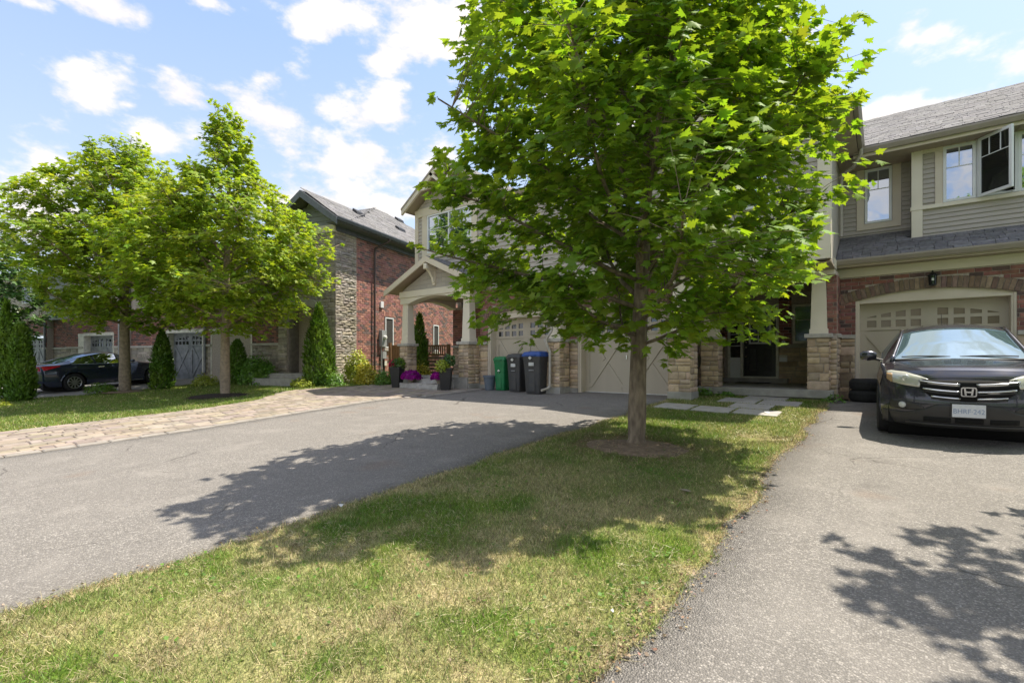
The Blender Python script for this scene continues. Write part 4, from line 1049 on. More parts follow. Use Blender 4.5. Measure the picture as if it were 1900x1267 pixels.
# upper storey
part('upper_wall', MB().box(-13.2, -6.9, 11.67, 12.0, 3.66, 6.62), MT['siding'], L_)
exw = lambda z: [(-12.87, -10.3)] if 5.0 < z < 6.5 else []
siding(L_, -13.08, -6.95, 3.70, 6.48, 11.66, '-y', ex=exw, exp=.128)
part('corner_board', MB().box(-13.24, -13.08, 11.61, 11.68, 3.5, 6.75), MT['trim'], L_)
part('frieze', MB().box(-13.08, -9.66, 11.60, 11.67, 6.5, 6.78), MT['trim'], L_)
part('window_surround', MB().box(-12.87, -12.63, 11.61, 11.68, 5.0, 6.5).box(-10.54, -10.3, 11.61, 11.68, 5.0, 6.5).box(-12.63, -10.54, 11.61, 11.68, 5.0, 5.18), MT['trim'], L_)
window(L_, -12.63, -10.54, 5.18, 6.50, 11.64, split=2, glass='glass')
pk, ze, zp = -11.43, 6.80, 8.16
part('gable_wall', MB().prism([(-13.2, 6.62), (-9.66, 6.62), (-9.66, 6.8), (pk, 8.0), (-13.2, 6.8)], 'y', 11.69, 11.9), MT['siding'], L_)
siding(L_, -13.2, -9.66, 6.78, 7.98, 11.66, '-y', top=gable_top(-13.2, -9.66, 6.78, pk, 8.0), exp=.17)
for a in (-13.46, -9.4):
    roof_slab(L_, [(a, 11.22, ze), (pk, 11.22, zp), (pk, 18.4, zp), (a, 18.4, ze)], .05, 'shingle')
    roof_slab(L_, [(a, 11.25, ze - .05), (pk, 11.25, zp - .05), (pk, 18.0, zp - .05), (a, 18.0, ze - .05)], .03, 'soffit', 'soffit')
    rake(L_, (a, ze - .01), (pk, zp - .01), 11.17, 11.25, .23); rake(L_, (a, ze - .005), (pk, zp - .005), 11.15, 11.17, .07, 'gutter')
gutter(L_, (-13.46, 11.25, ze), (-13.46, 18.0, ze), (-1, 0, 0), d=.1, h=.09)
# open truss in the gable peak
sl_ = (zp - ze) / (pk + 13.46); tz = 7.30
tr = part('gable_truss', MB().box(-12.5, -10.36, 11.17, 11.25, tz - .09, tz), MT['column'], L_)
part('king_post', MB().box(pk - .045, pk + .045, 11.17, 11.25, tz, zp - .27), MT['column'], tr)
for sg in (-1, 1):
    part('strut', MB().prism([(pk + sg * .05, tz), (pk + sg * .15, tz), (pk + sg * .62, tz + .36), (pk + sg * .54, tz + .43)], 'y', 11.17, 11.25), MT['column'], tr)
downpipe(L_, [(-7.10, 11.04, 3.62), (-7.10, 11.04, 2.30), (-7.10, 11.0, 2.22), (-7.22, 10.97, 2.06), (-7.22, 10.97, 1.9), (-7.13, 10.99, 1.7), (-7.13, 10.99, .78), (-7.15, 10.9, .70), (-7.22, 10.72, .66)])
part('pipe_strap', MB().box(-7.20, -7.0, 10.99, 11.01, 2.62, 2.65), MT['downpipe'], L_)
part('security_camera', MB().lathe([(.03, 0), (.045, .01), (.045, .05)], (0, 0, 0), 14, M=Matrix.Translation((-10.35, 11.10, 3.74)) @ Matrix.Rotation(PI / 2, 4, 'X')), MT['dark_metal'], L_)
part('porch_light', MB().box(-10.75, -10.62, 12.5, 12.6, 3.6, 3.7), MT['frame_white'], L_)
lantern(-8.57, 11.63, 3.18, 'black carriage lantern over the left garage, half behind maple leaves')
lantern(.82, 13.58, 3.17, 'black carriage lantern over the garage behind the dark suv')


# ------------------------------------------------------------------ the brick and stone row beyond, in its own frame (FR_S)
rs = random.Random(21)
B_ = thing('brick_house', 'red brick house with a rough grey stone corner and arched entry', 'house', (4.5, 3, .5), FR_S, group='brick and stone homes along the street')
# side wall in brick, faced +x at x = 9.33
part('wall', MB().box(1.3, 9.3, .0, 13.0, .35, 6.45), MT['mortar'], B_)
exs = lambda z: ([(2.36, 3.02)] if 1.96 < z < 3.36 else []) + ([(6.25, 6.85)] if 1.9 < z < 3.3 else []) + ([(4.95, 5.6)] if z > 4.9 and z < 5.95 else [])
pieces('brick', brick_field(.56, 9.6, .62, 6.42, 9.30, '+x', exs, rnd=rs, dark=.22, j=.016), 'brick_pink', B_, FR_S, 200, stuff_name='brick_field')
sold = []
for (a, z) in ((2.36, 3.36), (6.25, 3.3), (4.95, 5.95)):
    for i in range(8): sold.append((9.30, a - .03 + i * .092 + .045, z + .12, .08, .016, .22, face_R('+x'), brick_tint(rs, .1)))
pieces('soldier_brick', sold, 'brick_pink', B_, FR_S, 24, 'brick')
for (a, b, z0, z1) in ((2.36, 3.02, 1.97, 3.36), (6.25, 6.85, 1.91, 3.3), (4.95, 5.6, 4.9, 5.95)):
    part('opening', MB().box(9.2, 9.302, a, b, z0, z1), MT['interior'], B_)
    window(B_, a + .06, b - .02, z0 + .04, z1 - .02, 9.305 - 0.0, side='x', mt='frame_white', depth=.04, split=1)
    part('sill', MB().box(9.30, 9.38, a - .05, b + .05, z0 - .09, z0), MT['ledge'], B_, bevel=.01)
# stone corner tower
tw = MB().box(6.45, 6.9, -.58, .05, .35, 6.3).box(8.45, 9.30, -.58, .05, .35, 6.3).box(6.9, 8.45, -.58, .05, 3.62, 5.15).box(6.9, 8.45, -.58, .05, 6.1, 6.3).box(6.9, 6.95, -.58, .05, 5.15, 6.1).box(8.40, 8.45, -.58, .05, 5.15, 6.1)
part('stone_tower', tw, MT['mortar'], B_)
part('entry_recess', MB().box(6.9, 8.45, .55, .6, .35, 3.7).box(6.85, 6.9, -.5, .6, .35, 3.7).box(8.45, 8.5, -.5, .6, .35, 3.7), MT['grey_stone'], B_)
gs = stone_field(.0, 0.01, 0, .01, 0, '-y', rs)
et = lambda z: ([(6.9, 8.45)] if z < 3.62 else []) + ([(6.95, 8.40)] if 5.15 < z < 6.1 else [])
pieces('stone', stone_field(6.45, 9.32, .62, 6.3, -.60, '-y', rs, et, hs=(.07, .13), ws=(.25, .65), proud=.03, j=.006), 'grey_stone', B_, FR_S, 150, 'stone')
pieces('stone', stone_field(-.60, .56, .62, 6.35, 9.33, '+x', rs, hs=(.07, .13), ws=(.2, .6), proud=.05, j=.006), 'grey_stone', B_, FR_S, 150, 'stone')
pieces('stone', stone_field(6.9, 8.45, .8, 3.6, .55, '-y', rs, hs=(.07, .13), ws=(.25, .65), proud=.02, j=.006), 'grey_stone', B_, FR_S, 40, 'stone')
ap, R0, cz0, a00 = arch_poly(7.675, .775, 3.35, .27)
apo = [(x * 1.0 + (x - 7.675) * .26, z + .26) for x, z in ap]
part('arch_fill', MB().prism(ap + [(8.45, 3.64), (6.9, 3.64)], 'y', -.58, .0), MT['grey_stone'], B_)
part('arch_keystones', MB().prism(ap + apo[::-1], 'y', -.67, -.59), MT['ledge'], B_, bevel=.01)
window(B_, 6.95, 8.40, 5.15, 6.1, -.5, mt='frame_white', split=2)
part('tower_frieze', MB().box(6.40, 9.36, -.66, -.55, 6.28, 6.55), MT['trim'], B_)
part('step', MB().box(6.7, 8.6, -1.35, .5, .4, .98), MT['concrete'], B_, bevel=.01); part('step', MB().box(6.4, 8.9, -1.75, -1.36, .4, .80), MT['concrete'], B_, bevel=.01)
# tower gable
part('gable_wall', MB().prism([(6.5, 6.5), (9.4, 6.5), (9.4, 6.62), (8.1, 7.55), (6.9, 6.75)], 'y', -.55, -.3), MT['siding_grey'], B_)
siding(B_, 6.6, 9.5, 6.55, 7.55, -.56, '-y', top=gable_top(6.5, 9.6, 6.55, 8.1, 7.6), m='siding_grey', exp=.2)
for a in (6.35, 9.9):
    roof_slab(B_, [(a, -1.12, 6.64), (8.15, -1.12, 7.84), (8.15, 2.6, 7.84), (a, 2.6, 6.64)], .06, 'shingle')
    rake(B_, (a, 6.63), (8.15, 7.83), -1.16, -1.12, .26, 'fascia_grey')
part('side_soffit', MB().box(9.34, 9.88, -1.1, 13.4, 6.50, 6.53), MT['fascia_grey'], B_)
part('frieze', MB().box(9.33, 9.40, -.6, 9.5, 6.33, 6.50), MT['fascia_grey'], B_)
gutter(B_, (9.88, -1.12, 6.66), (9.88, 13.4, 6.66), (1, 0, 0), 'fascia_grey', h=.13)
EV = 9.9
roof_slab(B_, [(EV, -.5, 6.64), (5.7, 6.3, 9.6), (5.7, 6.9, 9.6), (EV, 13.4, 6.64)], .05, 'shingle')
roof_slab(B_, [(EV, -.5, 6.64), (5.7, 6.3, 9.6), (1.0, 6.3, 9.6), (1.0, -.5, 6.64)], .05, 'shingle')
roof_slab(B_, [(EV, 13.4, 6.64), (5.7, 6.9, 9.6), (1.0, 6.9, 9.6), (1.0, 13.4, 6.64)], .05, 'shingle')
Sv = Vector((-4.2, 0, 2.96)).normalized()
def clipR(c):
    t = (EV - c.x) / 4.2; return -1.1 < c.y < 13.4 and (c.y > -.5 + 6.8 * t or (c.x > 8.1 and c.y < 3)) and c.y < 13.4 - 6.5 * t
shingles(B_, (EV, -1.1, 6.67), (0, 1, 0), Sv, 13.5, 5.1, FR_S, ex=.17, wd=.36, clip=clipR, rnd=rs, limit=200)
shingles(B_, (1.0, -.5, 6.67), (1, 0, 0), Vector((0, 6.8, 2.96)).normalized(), 8.9, 7.4, FR_S, ex=.2, wd=.5, clip=lambda c: c.x < EV - (c.y + .5) * 4.2 / 6.8 and c.x > 4, rnd=rs, limit=60)
for (x, y) in ((8.45, 1.75), (8.25, 5.0), (6.35, 7.55)):
    z = 6.67 + (EV - x) * 2.96 / 4.2; rv = MB()
    rv.add([Vector((x, y, z)) + Vector(q) for q in [(-.14, -.28, .02), (.14, -.28, -.12), (.14, .28, -.12), (-.14, .28, .02), (-.11, -.26, .22), (.11, -.26, .07), (.11, .26, .07), (-.11, .26, .22)]], [(3, 2, 1, 0), (4, 5, 6, 7), (0, 1, 5, 4), (1, 2, 6, 5), (2, 3, 7, 6), (3, 0, 4, 7)])
    part('roof_vent', rv, MT['black_plastic'], B_, bevel=.02)
part('vent_pipe', MB().tube([(9.0, 5.9, 7.1), (9.0, 5.9, 7.85)], .05), MT['black_plastic'], B_)
downpipe(B_, [(9.93, 1.9, 6.54), (9.90, 1.88, 6.40), (9.6, 1.72, 6.25), (9.42, 1.62, 6.12), (9.40, 1.6, 5.95), (9.40, 1.6, .66)], 'brown_pipe', .045)
# electricity meter and conduit on the side wall
me_ = part('electric_meter', MB().box(9.31, 9.47, 2.0, 2.32, 2.05, 2.75), MT['meter_grey'], B_, bevel=.01)
part('meter_dial', MB().lathe([(.085, 0), (.08, .08), (.05, .11)], (0, 0, 0), 16, M=Matrix.Translation((9.47, 2.16, 2.45)) @ Matrix.Rotation(PI / 2, 4, 'Y')), MT['label_white'], me_)
part('conduit', MB().tube([(9.38, 2.07, 2.05), (9.38, 2.07, .7)], .03), MT['meter_grey'], me_); part('conduit', MB().tube([(9.38, 2.24, 2.05), (9.38, 2.24, 1.8)], .02), MT['meter_grey'], me_)
part('junction_box', MB().box(9.31, 9.42, 2.12, 2.36, 1.55, 1.85), MT['meter_grey'], me_); part('conduit', MB().tube([(9.38, 2.24, 1.55), (9.38, 2.24, .7)], .03), MT['dark_metal'], me_)
part('telephone_box', MB().box(9.31, 9.37, 2.3, 2.46, 1.25, 1.45), MT['frame_cream'], me_)
part('wall_vent', MB().box(9.31, 9.38, 2.05, 2.23, 3.72, 3.98), MT['frame_white'], B_)
# front: brick over stone, garages
def row_front(H, x_off, mir, seed, nb=120):
    r = random.Random(seed); X = lambda x: x_off + mir * x
    def rg(a, b): return (min(X(a), X(b)), max(X(a), X(b)))
    a, b = rg(1.75, 4.2); d = garage_door(H, a, b, .62, 2.745, .25, 'gdoor_grey')
    xl, xr = rg(1.5, 6.45)
    segs = [rg(4.25, 6.45), rg(1.5, 1.72)]
    m = MB()
    for p, q in segs: m.box(p, q, 0, .3, .35, 6.3)
    p, q = rg(1.72, 4.25); m.box(p, q, 0, .3, 2.86, 6.3)
    wl = part('front_wall', m, MT['mortar'], H)
    it = []
    for p, q in segs: it += brick_field(p, q, 2.2, 3.7, 0, '-y', rnd=r, dark=.3)
    it += brick_field(*rg(1.72, 4.25), 2.93, 3.7, 0, '-y', rnd=r, dark=.3)
    pieces('brick', it, 'brick', wl, FR_S, nb, stuff_name='brick_field')
    for p, q in segs:
        pieces('stone', stone_field(p, q, .62, 2.1, 0, '-y', r, hs=(.1, .17), ws=(.3, .7), proud=.03), 'grey_stone', wl, FR_S, 30, 'stone')
        part('ledge', MB().box(p - .02, q + .02, -.07, 0, 2.1, 2.2), MT['ledge'], wl)
    p, q = rg(1.70, 1.76); part('casing', MB().box(p, q, -.02, .3, .5, 2.86), MT['frame_cream'], wl); p, q = rg(4.19, 4.27); part('casing', MB().box(p, q, -.02, .3, .5, 2.86), MT['frame_cream'], wl)
    p, q = rg(1.6, 4.35); part('casing_head', MB().box(p, q, -.03, .3, 2.75, 2.87), MT['frame_cream'], wl)
row_front(B_, 0, 1, 31)
part('upper_front', MB().box(1.3, 6.45, .0, .3, 3.7, 6.4), MT['siding_grey'], B_)
window(B_, 2.4, 4.0, 4.7, 6.0, -.02, split=2)
H2 = thing('brick_house', 'brick row house with grey garage behind the dark coupe', 'house', (-2, 3, .5), FR_S, group='brick and stone homes along the street')
garx = (-1.25, 1.13)
garage_door(H2, garx[0], garx[1], .62, 2.745, .25, 'gdoor_grey')
m = MB().box(1.2, 1.5, 0, .3, .35, 6.3).box(-2.4, -1.32, 0, .3, .35, 6.3).box(-1.32, 1.2, 0, .3, 2.86, 6.3).box(-4.55, -2.4, .3, .6, .35, 6.3)
w2 = part('front_wall', m, MT['mortar'], H2)
it = brick_field(1.2, 1.5, 2.2, 3.7, 0, '-y', rnd=rs, dark=.3) + brick_field(-2.4, -1.32, 2.2, 3.7, 0, '-y', rnd=rs, dark=.3) + brick_field(-1.32, 1.2, 2.93, 3.7, 0, '-y', rnd=rs, dark=.3) + brick_field(-4.55, -2.46, 2.2, 3.9, .3, '-y', rnd=rs, dark=.3)
pieces('brick', it, 'brick', w2, FR_S, 120, stuff_name='brick_field')
for p, q, y in ((1.2, 1.5, 0), (-2.4, -1.32, 0), (-4.55, -2.46, .3)):
    pieces('stone', stone_field(p, q, .62, 2.1, y, '-y', rs, hs=(.1, .17), ws=(.3, .7), proud=.03), 'grey_stone', w2, FR_S, 20, 'stone')
    part('ledge', MB().box(p - .02, q + .02, y - .07, y, 2.1, 2.2), MT['ledge'], w2)
part('casing_head', MB().box(-1.38, 1.22, -.03, .3, 2.75, 2.87), MT['frame_cream'], w2); part('casing', MB().box(-1.34, -1.26, -.02, .3, .5, 2.86), MT['frame_cream'], w2); part('casing', MB().box(1.14, 1.2, -.02, .3, .5, 2.86), MT['frame_cream'], w2)
part('upper_front', MB().box(-2.4, 1.3, .02, .3, 3.7, 6.4).box(-4.55, -2.4, .32, .6, 3.9, 6.4), MT['siding_grey'], H2)
window(H2, -1.0, 1.0, 4.7, 6.0, -.02, split=2)
downpipe(H2, [(1.38, -.06, 3.6), (1.38, -.06, .95), (1.3, -.12, .85)], 'gdoor_grey', .05)
roof_slab(H2, [(-4.6, -.5, 6.64), (1.0, -.5, 6.64), (1.0, 6.3, 9.6), (-4.6, 6.3, 9.6)], .06, 'shingle')
H3 = thing('brick_house', 'brick row house with white cased garage seen past the far left cedars', 'house', (-7, 3, .5), FR_S, group='brick and stone homes along the street')
garage_door(H3, -7.95, -5.5, .62, 2.745, .25, 'gdoor_grey'); garage_door(H3, -14.3, -11.85, .62, 2.745, .25, 'gdoor_grey')
m = MB().box(-5.45, -4.55, 0, .3, .35, 6.3).box(-9.6, -8.05, 0, .3, .35, 6.3).box(-8.05, -5.45, 0, .3, 2.86, 6.3).box(-11.8, -9.6, .3, .6, .35, 6.3).box(-11.8, -11.5, 0, .3, .35, 6.3).box(-14.4, -11.8, 0, .3, 2.86, 6.3).box(-24, -14.4, 0, .3, .35, 6.3)
w3 = part('front_wall', m, MT['mortar'], H3)
it = []
for p, q, y, z in ((-5.45, -4.55, 0, 2.2), (-9.6, -8.05, 0, 2.2), (-8.05, -5.45, 0, 2.93), (-11.8, -9.61, .3, 2.2), (-11.8, -11.5, 0, 2.2), (-14.4, -11.8, 0, 2.93), (-20, -14.4, 0, 2.2)): it += brick_field(p, q, z, 3.7, y, '-y', rnd=rs, dark=.3)
pieces('brick', it, 'brick', w3, FR_S, 120, stuff_name='brick_field')
for p, q, y in ((-5.45, -4.55, 0), (-9.6, -8.05, 0), (-11.8, -9.61, .3), (-11.8, -11.5, 0), (-20, -14.4, 0)):
    pieces('stone', stone_field(p, q, .62, 2.1, y, '-y', rs, hs=(.1, .17), ws=(.3, .7), proud=.03), 'grey_stone', w3, FR_S, 20, 'stone')
    part('ledge', MB().box(p - .02, q + .02, y - .07, y, 2.1, 2.2), MT['ledge'], w3)
part('casing', MB().box(-8.45, -7.96, -.04, .3, .5, 2.86), MT['frame_cream'], w3); part('casing', MB().box(-5.5, -5.42, -.02, .3, .5, 2.86), MT['frame_cream'], w3); part('casing_head', MB().box(-8.5, -5.4, -.03, .3, 2.75, 2.87), MT['frame_cream'], w3)
downpipe(H3, [(-4.9, -.06, 3.6), (-4.9, -.06, .95), (-4.98, -.12, .85)], 'meter_grey', .05); downpipe(H3, [(-11.6, -.06, 3.6), (-11.6, -.06, .95), (-11.68, -.12, .85)], 'gdoor_grey', .05)
part('upper_front', MB().box(-24, -4.55, .02, .3, 3.7, 6.4), MT['siding_grey'], H3)
for a in (-8, -14, -19): window(H3, a, a + 1.9, 4.7, 6.0, -.02, split=2)
roof_slab(H3, [(-24, -.5, 6.64), (-4.6, -.5, 6.64), (-4.6, 6.3, 9.6), (-24, 6.3, 9.6)], .06, 'shingle')


# ------------------------------------------------------------------ foliage
def half_leaf():
    h = [(0, 0), (.10, -.05), (.30, -.13), (.25, .03), (.48, .08), (.35, .22), (.64, .43), (.44, .44), (.40, .58), (.22, .47), (.25, .68), (.13, .69), (0, 1.0)]
    return h
def maple_leaf(simple=False):
    h = half_leaf() if not simple else [(0, 0), (.40, -.05), (.30, .22), (.58, .45), (.22, .50), (0, 1.0)]
    out = h + [(-x, y) for x, y in h[-2:0:-1]]
    V = [(0, .25, 0)] + [(x, y, 0) for x, y in out]; n = len(out)
    F = [(0, 1 + i, 1 + (i + 1) % n) for i in range(n)]
    V = np.array(V, float); V[:, 2] = -.22 * np.abs(V[:, 0]) - .10 * np.maximum(V[:, 1] - .3, 0) ** 1.5 + .06
    return V, np.array(F)
LEAF = maple_leaf(); LEAF_S = maple_leaf(True)
def orient(nrm, ydir):
    """rotation matrices (n,3,3) with local z along nrm and local y near ydir"""
    z = nrm / np.linalg.norm(nrm, axis=1, keepdims=True); y = ydir - z * (ydir * z).sum(1, keepdims=True); y /= np.linalg.norm(y, axis=1, keepdims=True) + 1e-9
    x = np.cross(y, z); return np.stack([x, y, z], 2)
def leaf_mesh(name, pos, R, size, leaf, tint, shape=None):
    V0, F0 = leaf; n = len(pos)
    W = V0[None] * size[:, None, None]
    if shape is not None: W = W * shape[:, None, :]
    V = np.einsum('nij,nkj->nki', R, W) + pos[:, None]
    F = (F0[None] + (np.arange(n) * len(V0))[:, None, None]).reshape(-1, F0.shape[1])
    return mesh_np(name, V.reshape(-1, 3), F, np.repeat(tint, len(V0), 0))


def tree(name, label, base, h, env, n_limb, n_leaf, lsize, seed, matl='maple_leaf', leaf=LEAF, trunk_r=.11, bark='bark', clear=1.55, lean=(0, 0), n_ind=300, group=None, flare=1.35, top_r=.02, clump=7, core=.3, fill=0, fc=12):
    """env(zrel, angle) -> crown radius. Leader, limbs, twigs, then leaves hung in sprays at the twig ends"""
    r = np.random.default_rng(seed); bz = base[2]
    t = thing(name, label, 'tree', base, group=group)
    # leader
    k = 14; P = []
    for i in range(k + 1):
        f = i / k; P.append(Vector((base[0] + lean[0] * f + math.sin(f * 7 + seed) * .05 * f, base[1] + lean[1] * f + math.cos(f * 5 + seed) * .05 * f, bz - .05 + f * h * .93)))
    rad = [trunk_r * (flare if i == 0 else 1.06 if i == 1 else 1) * (1 - .92 * (i / k) ** 1.1) + top_r for i in range(k + 1)]
    P.insert(1, P[0].lerp(P[1], .25)); rad.insert(1, trunk_r * 1.1)
    tm = MB().tube(P, rad, 14)
    tr = part('trunk', tm, MT[bark], t, smooth=True)
    def lead(z):
        f = min(max((z - bz) / (h * .93), 0), 1) * k; i = min(int(f), k - 1)
        Q = [P[0]] + P[2:]; return Q[i].lerp(Q[i + 1], f - i)
    LP, LD, LH = [], [], []; ALL = []
    for i in range(n_limb):
        f = (i + r.uniform(-.4, .4)) / n_limb; zr = clear + (h * .93 - clear) * max(f, 0) ** 1.05 * .97
        ang = i * 2.4 + r.uniform(-.35, .35); o = lead(bz + zr)
        el = math.radians(np.interp(f, [0, .25, .6, 1], [8, 32, 46, 68]) + r.uniform(-8, 8))
        d = Vector((math.cos(ang) * math.cos(el), math.sin(ang) * math.cos(el), math.sin(el)))
        # length to the envelope
        L_ = .3; 
        while L_ < 6:
            q = o + d * L_; rr_ = math.hypot(q.x - base[0] - lean[0] * .5, q.y - base[1] - lean[1] * .5)
            if rr_ > env(q.z - bz, math.atan2(q.y - base[1] - lean[1] * .5, q.x - base[0] - lean[0] * .5)) or q.z - bz > h: break
            L_ += .12
        L_ = max(L_ * r.uniform(.86, 1.04), .35); pts = [o]; dd = d.copy(); c = o.copy(); st = 6
        for s in range(st):
            dd = (dd + Vector(r.normal(0, .10, 3)) + Vector((0, 0, .035))).normalized(); c = c + dd * L_ / st; pts.append(c)
        ALL += [tuple(pts[a].lerp(pts[a + 1], b)) for a in range(st) for b in (0, .33, .66)]
        r0 = max(trunk_r * .30 * (L_ / 3) ** .6 * (1 - .3 * f), .008)
        part('limb', MB().tube(pts, [r0 * (1 - .8 * s / st) + .003 for s in range(st + 1)], 6), MT[bark], t, smooth=True)
        # twigs
        nt_ = int(4 + L_ * 5.5)
        tw_ = MB()
        for j in range(nt_):
            s = r.uniform(core * .6, 1.0) ** .8; q = s * st; a = min(int(q), st - 1); p0 = pts[a].lerp(pts[a + 1], q - a)
            ld = (pts[a + 1] - pts[a]).normalized(); side = Vector(r.normal(0, 1, 3)); side = (side - ld * side.dot(ld)).normalized(); side.z *= .55
            td = (ld * r.uniform(.35, .9) + side * r.uniform(.5, 1.0) + Vector((0, 0, .10))).normalized(); tl = r.uniform(.25, .75) * (1.15 - .5 * s) * min(1, L_ / 2 + .3)
            if s > .93: td = ld; tl = r.uniform(.15, .4)
            p1 = p0 + td * tl
            for _ in range(5):
                ax_, ay_ = p1.x - base[0] - lean[0] * .5, p1.y - base[1] - lean[1] * .5
                if math.hypot(ax_, ay_) > 1.04 * env(p1.z - bz, math.atan2(ay_, ax_)): p1 = p0.lerp(p1, .6)
                else: break
            tl = max((p1 - p0).length, .08)
            tw_.tube([p0, p0.lerp(p1, .5) + Vector((0, 0, .02)), p1], [.006, .004, .002], 4, cap=False)
            m_ = int(clump * tl / .5) + 2
            for g in range(m_):
                u = (g + 1) / m_; LP.append(p0.lerp(p1, .25 + .8 * u)); LD.append(td); LH.append(Vector((p1.x - base[0], p1.y - base[1], 0)).normalized())
        part('twigs', tw_, MT[bark], t, kind='stuff')
    AL = np.array(ALL); nf = 0; fm = MB()
    if fill:
        zl, zh_ = clear - .25, h * .97
        while nf < fill:
            z = zl + (zh_ - zl) * r.random() ** .9; a = r.uniform(0, 2 * PI); e_ = env(z, a)
            if r.random() > (e_ / 3.2) ** 2: continue
            f = r.uniform(.16, 1.0) ** .6; x = base[0] + lean[0] * .5 + e_ * f * math.cos(a); y = base[1] + lean[1] * .5 + e_ * f * math.sin(a)
            gap = vnoise(x * 1.0 + z * .7, y + z * 1.9, .75, seed + 50)
            if gap < .30: continue
            p1 = Vector((x, y, bz + z)); dz_ = AL - np.array(p1) ; dz_[:, 2] *= 1.2; j = int(np.argmin((dz_ ** 2).sum(1) + np.where(dz_[:, 2] > 0, .2, 0))); p0 = Vector(AL[j])
            if (p1 - p0).length > 1.6: continue
            nf += 1; fm.tube([p0, p0.lerp(p1, .55) + Vector((0, 0, .03)), p1], [.006, .004, .002], 3, cap=False)
            td = (p1 - p0).normalized() * .6 + Vector((math.cos(a), math.sin(a), .1)) * .5; td.normalize(); m_ = int(r.integers(fc - 3, fc + 4)); lo = max(.25, 1 - .45 / max((p1 - p0).length, .3))
            for g in range(m_):
                q = p0.lerp(p1, lo + (1.08 - lo) * (g + 1) / m_) + Vector(r.normal(0, .045, 3)); LP.append(q); LD.append(td); LH.append(Vector((math.cos(a), math.sin(a), 0)))
        part('twigs', fm, MT[bark], t, kind='stuff')
    LP = np.array([tuple(p) for p in LP]); LD = np.array([tuple(p) for p in LD]); LH = np.array([tuple(p) for p in LH])
    n = len(LP)
    if n > n_leaf: kk = r.permutation(n)[:n_leaf]; LP, LD, LH = LP[kk], LD[kk], LH[kk]; n = n_leaf
    rnd = r.normal(0, 1, (n, 3)); pet = rnd - LD * (rnd * LD).sum(1, keepdims=True); pet /= np.linalg.norm(pet, axis=1, keepdims=True); pet[:, 2] *= .5
    pos = LP + (pet * .6 + LD * .4) * (lsize * r.uniform(.35, .9, (n, 1)))
    ydir = pet * .8 + LD * .5 + LH * .5 + np.array([0, 0, -.42]); ydir /= np.linalg.norm(ydir, axis=1, keepdims=True)
    nrm = np.array([0, 0, 1.0]) + r.normal(0, .36, (n, 3)) + LH * .32
    R = orient(nrm, ydir); size = lsize * r.uniform(.62, 1.22, n)
    v = r.uniform(.78, 1.22, (n, 1)); tint = v * np.array([1, 1, 1]) * (1 + r.normal(0, .06, (n, 3)))
    shp = np.stack([r.uniform(.85, 1.12, n), np.ones(n), r.uniform(.4, 2.0, n)], 1)
    # the leaves nearest the camera are single objects
    if n_ind:
        d = np.linalg.norm(pos - np.array(CAMP), axis=1); vis = np.abs((R[:, :, 2] * (pos - np.array(CAMP)) / d[:, None]).sum(1)); sc = size ** 2 * (vis + .1) / d ** 2
        dd_ = pos - np.array(CAMP); s_ = dd_ @ np.array(FWD); u_ = CU_ + F_ * (dd_ @ np.array(RIGHT)) / s_; v_ = H_ - F_ * dd_[:, 2] / s_
        sc[(u_ < 0) | (u_ > 1900) | (v_ < 0) | (v_ > 1267)] = 0
        near = np.argsort(-sc)[:n_ind]; mask = np.zeros(n, bool); mask[near] = True
        me = mesh_np('leaf', leaf[0], leaf[1], np.ones((len(leaf[0]), 3))); me.materials.append(MT[matl]); bs = np.array(base)
        for i in near:
            o = D.objects.new('leaf', me); C.objects.link(o); o.parent = t; o.color = (*tint[i], 1)
            M = Matrix(R[i].tolist()) @ Matrix.Diagonal(Vector(shp[i] * size[i])); M = M.to_4x4(); M.translation = Vector(pos[i] - bs); o.matrix_local = M
        keep = ~mask
    else: keep = np.ones(n, bool)
    o = link('crown', leaf_mesh('crown', pos[keep] - np.array(base), R[keep], size[keep], leaf, tint[keep], shp[keep]), MT[matl], t, 'stuff')
    print(name, 'leaves', n)
    return t


def env_main(z, a):
    c = np.interp(z, [1.0, 1.4, 2.0, 3.2, 4.2, 5.3, 6.0, 6.6], [.9, 1.8, 2.45, 2.85, 2.85, 2.6, 2.0, .6])
    near = max(0, math.cos(a - math.atan2(-.794, .608))) * np.interp(z, [3, 5], [.10, .22])
    rt = max(0, math.cos(a - math.atan2(.608, .794))); c *= 1 - rt * float(np.interp(z, [1.5, 2.5, 3.6, 5.2, 6], [.08, .14, .14, 0, -.06]))
    return float(c * (1 - near) * (1 + .07 * math.sin(3 * a + 1.0 + z * 1.3) + .07 * math.sin(5 * a + z * 2.1)))
tree('maple_tree', 'large leafy maple on the grass strip between the two driveways', (TX, TY, G(TX, TY) + .03), 6.7, env_main, 60, 34000, .122, 4, clear=1.35, clump=14, core=.25, fill=1350, fc=15, lean=(.22, -.08), trunk_r=.102, flare=1.5)
part('mulch_ring', MB().lathe([(.05, .075), (.25, .06), (.55, .03), (.9, -.03)], (TX, TY, G(TX, TY) - .02), 26), MT['soil'], None, smooth=True)
mo_ = D.objects['mulch_ring']; mo_['kind'] = 'structure'; mo_.name = 'soil_mound'
for v in mo_.data.vertices:
    a_ = math.atan2(v.co.y - TY, v.co.x - TX); k_ = .86 + .36 * float(fbm(math.cos(a_) * 1.3, math.sin(a_) * 1.3, .5, 8)); v.co.x = TX + (v.co.x - TX) * k_ * 1.15; v.co.y = TY + (v.co.y - TY) * k_ * .9; v.co.z += .012 * (float(vnoise(v.co.x, v.co.y, .12, 4)) - .5)
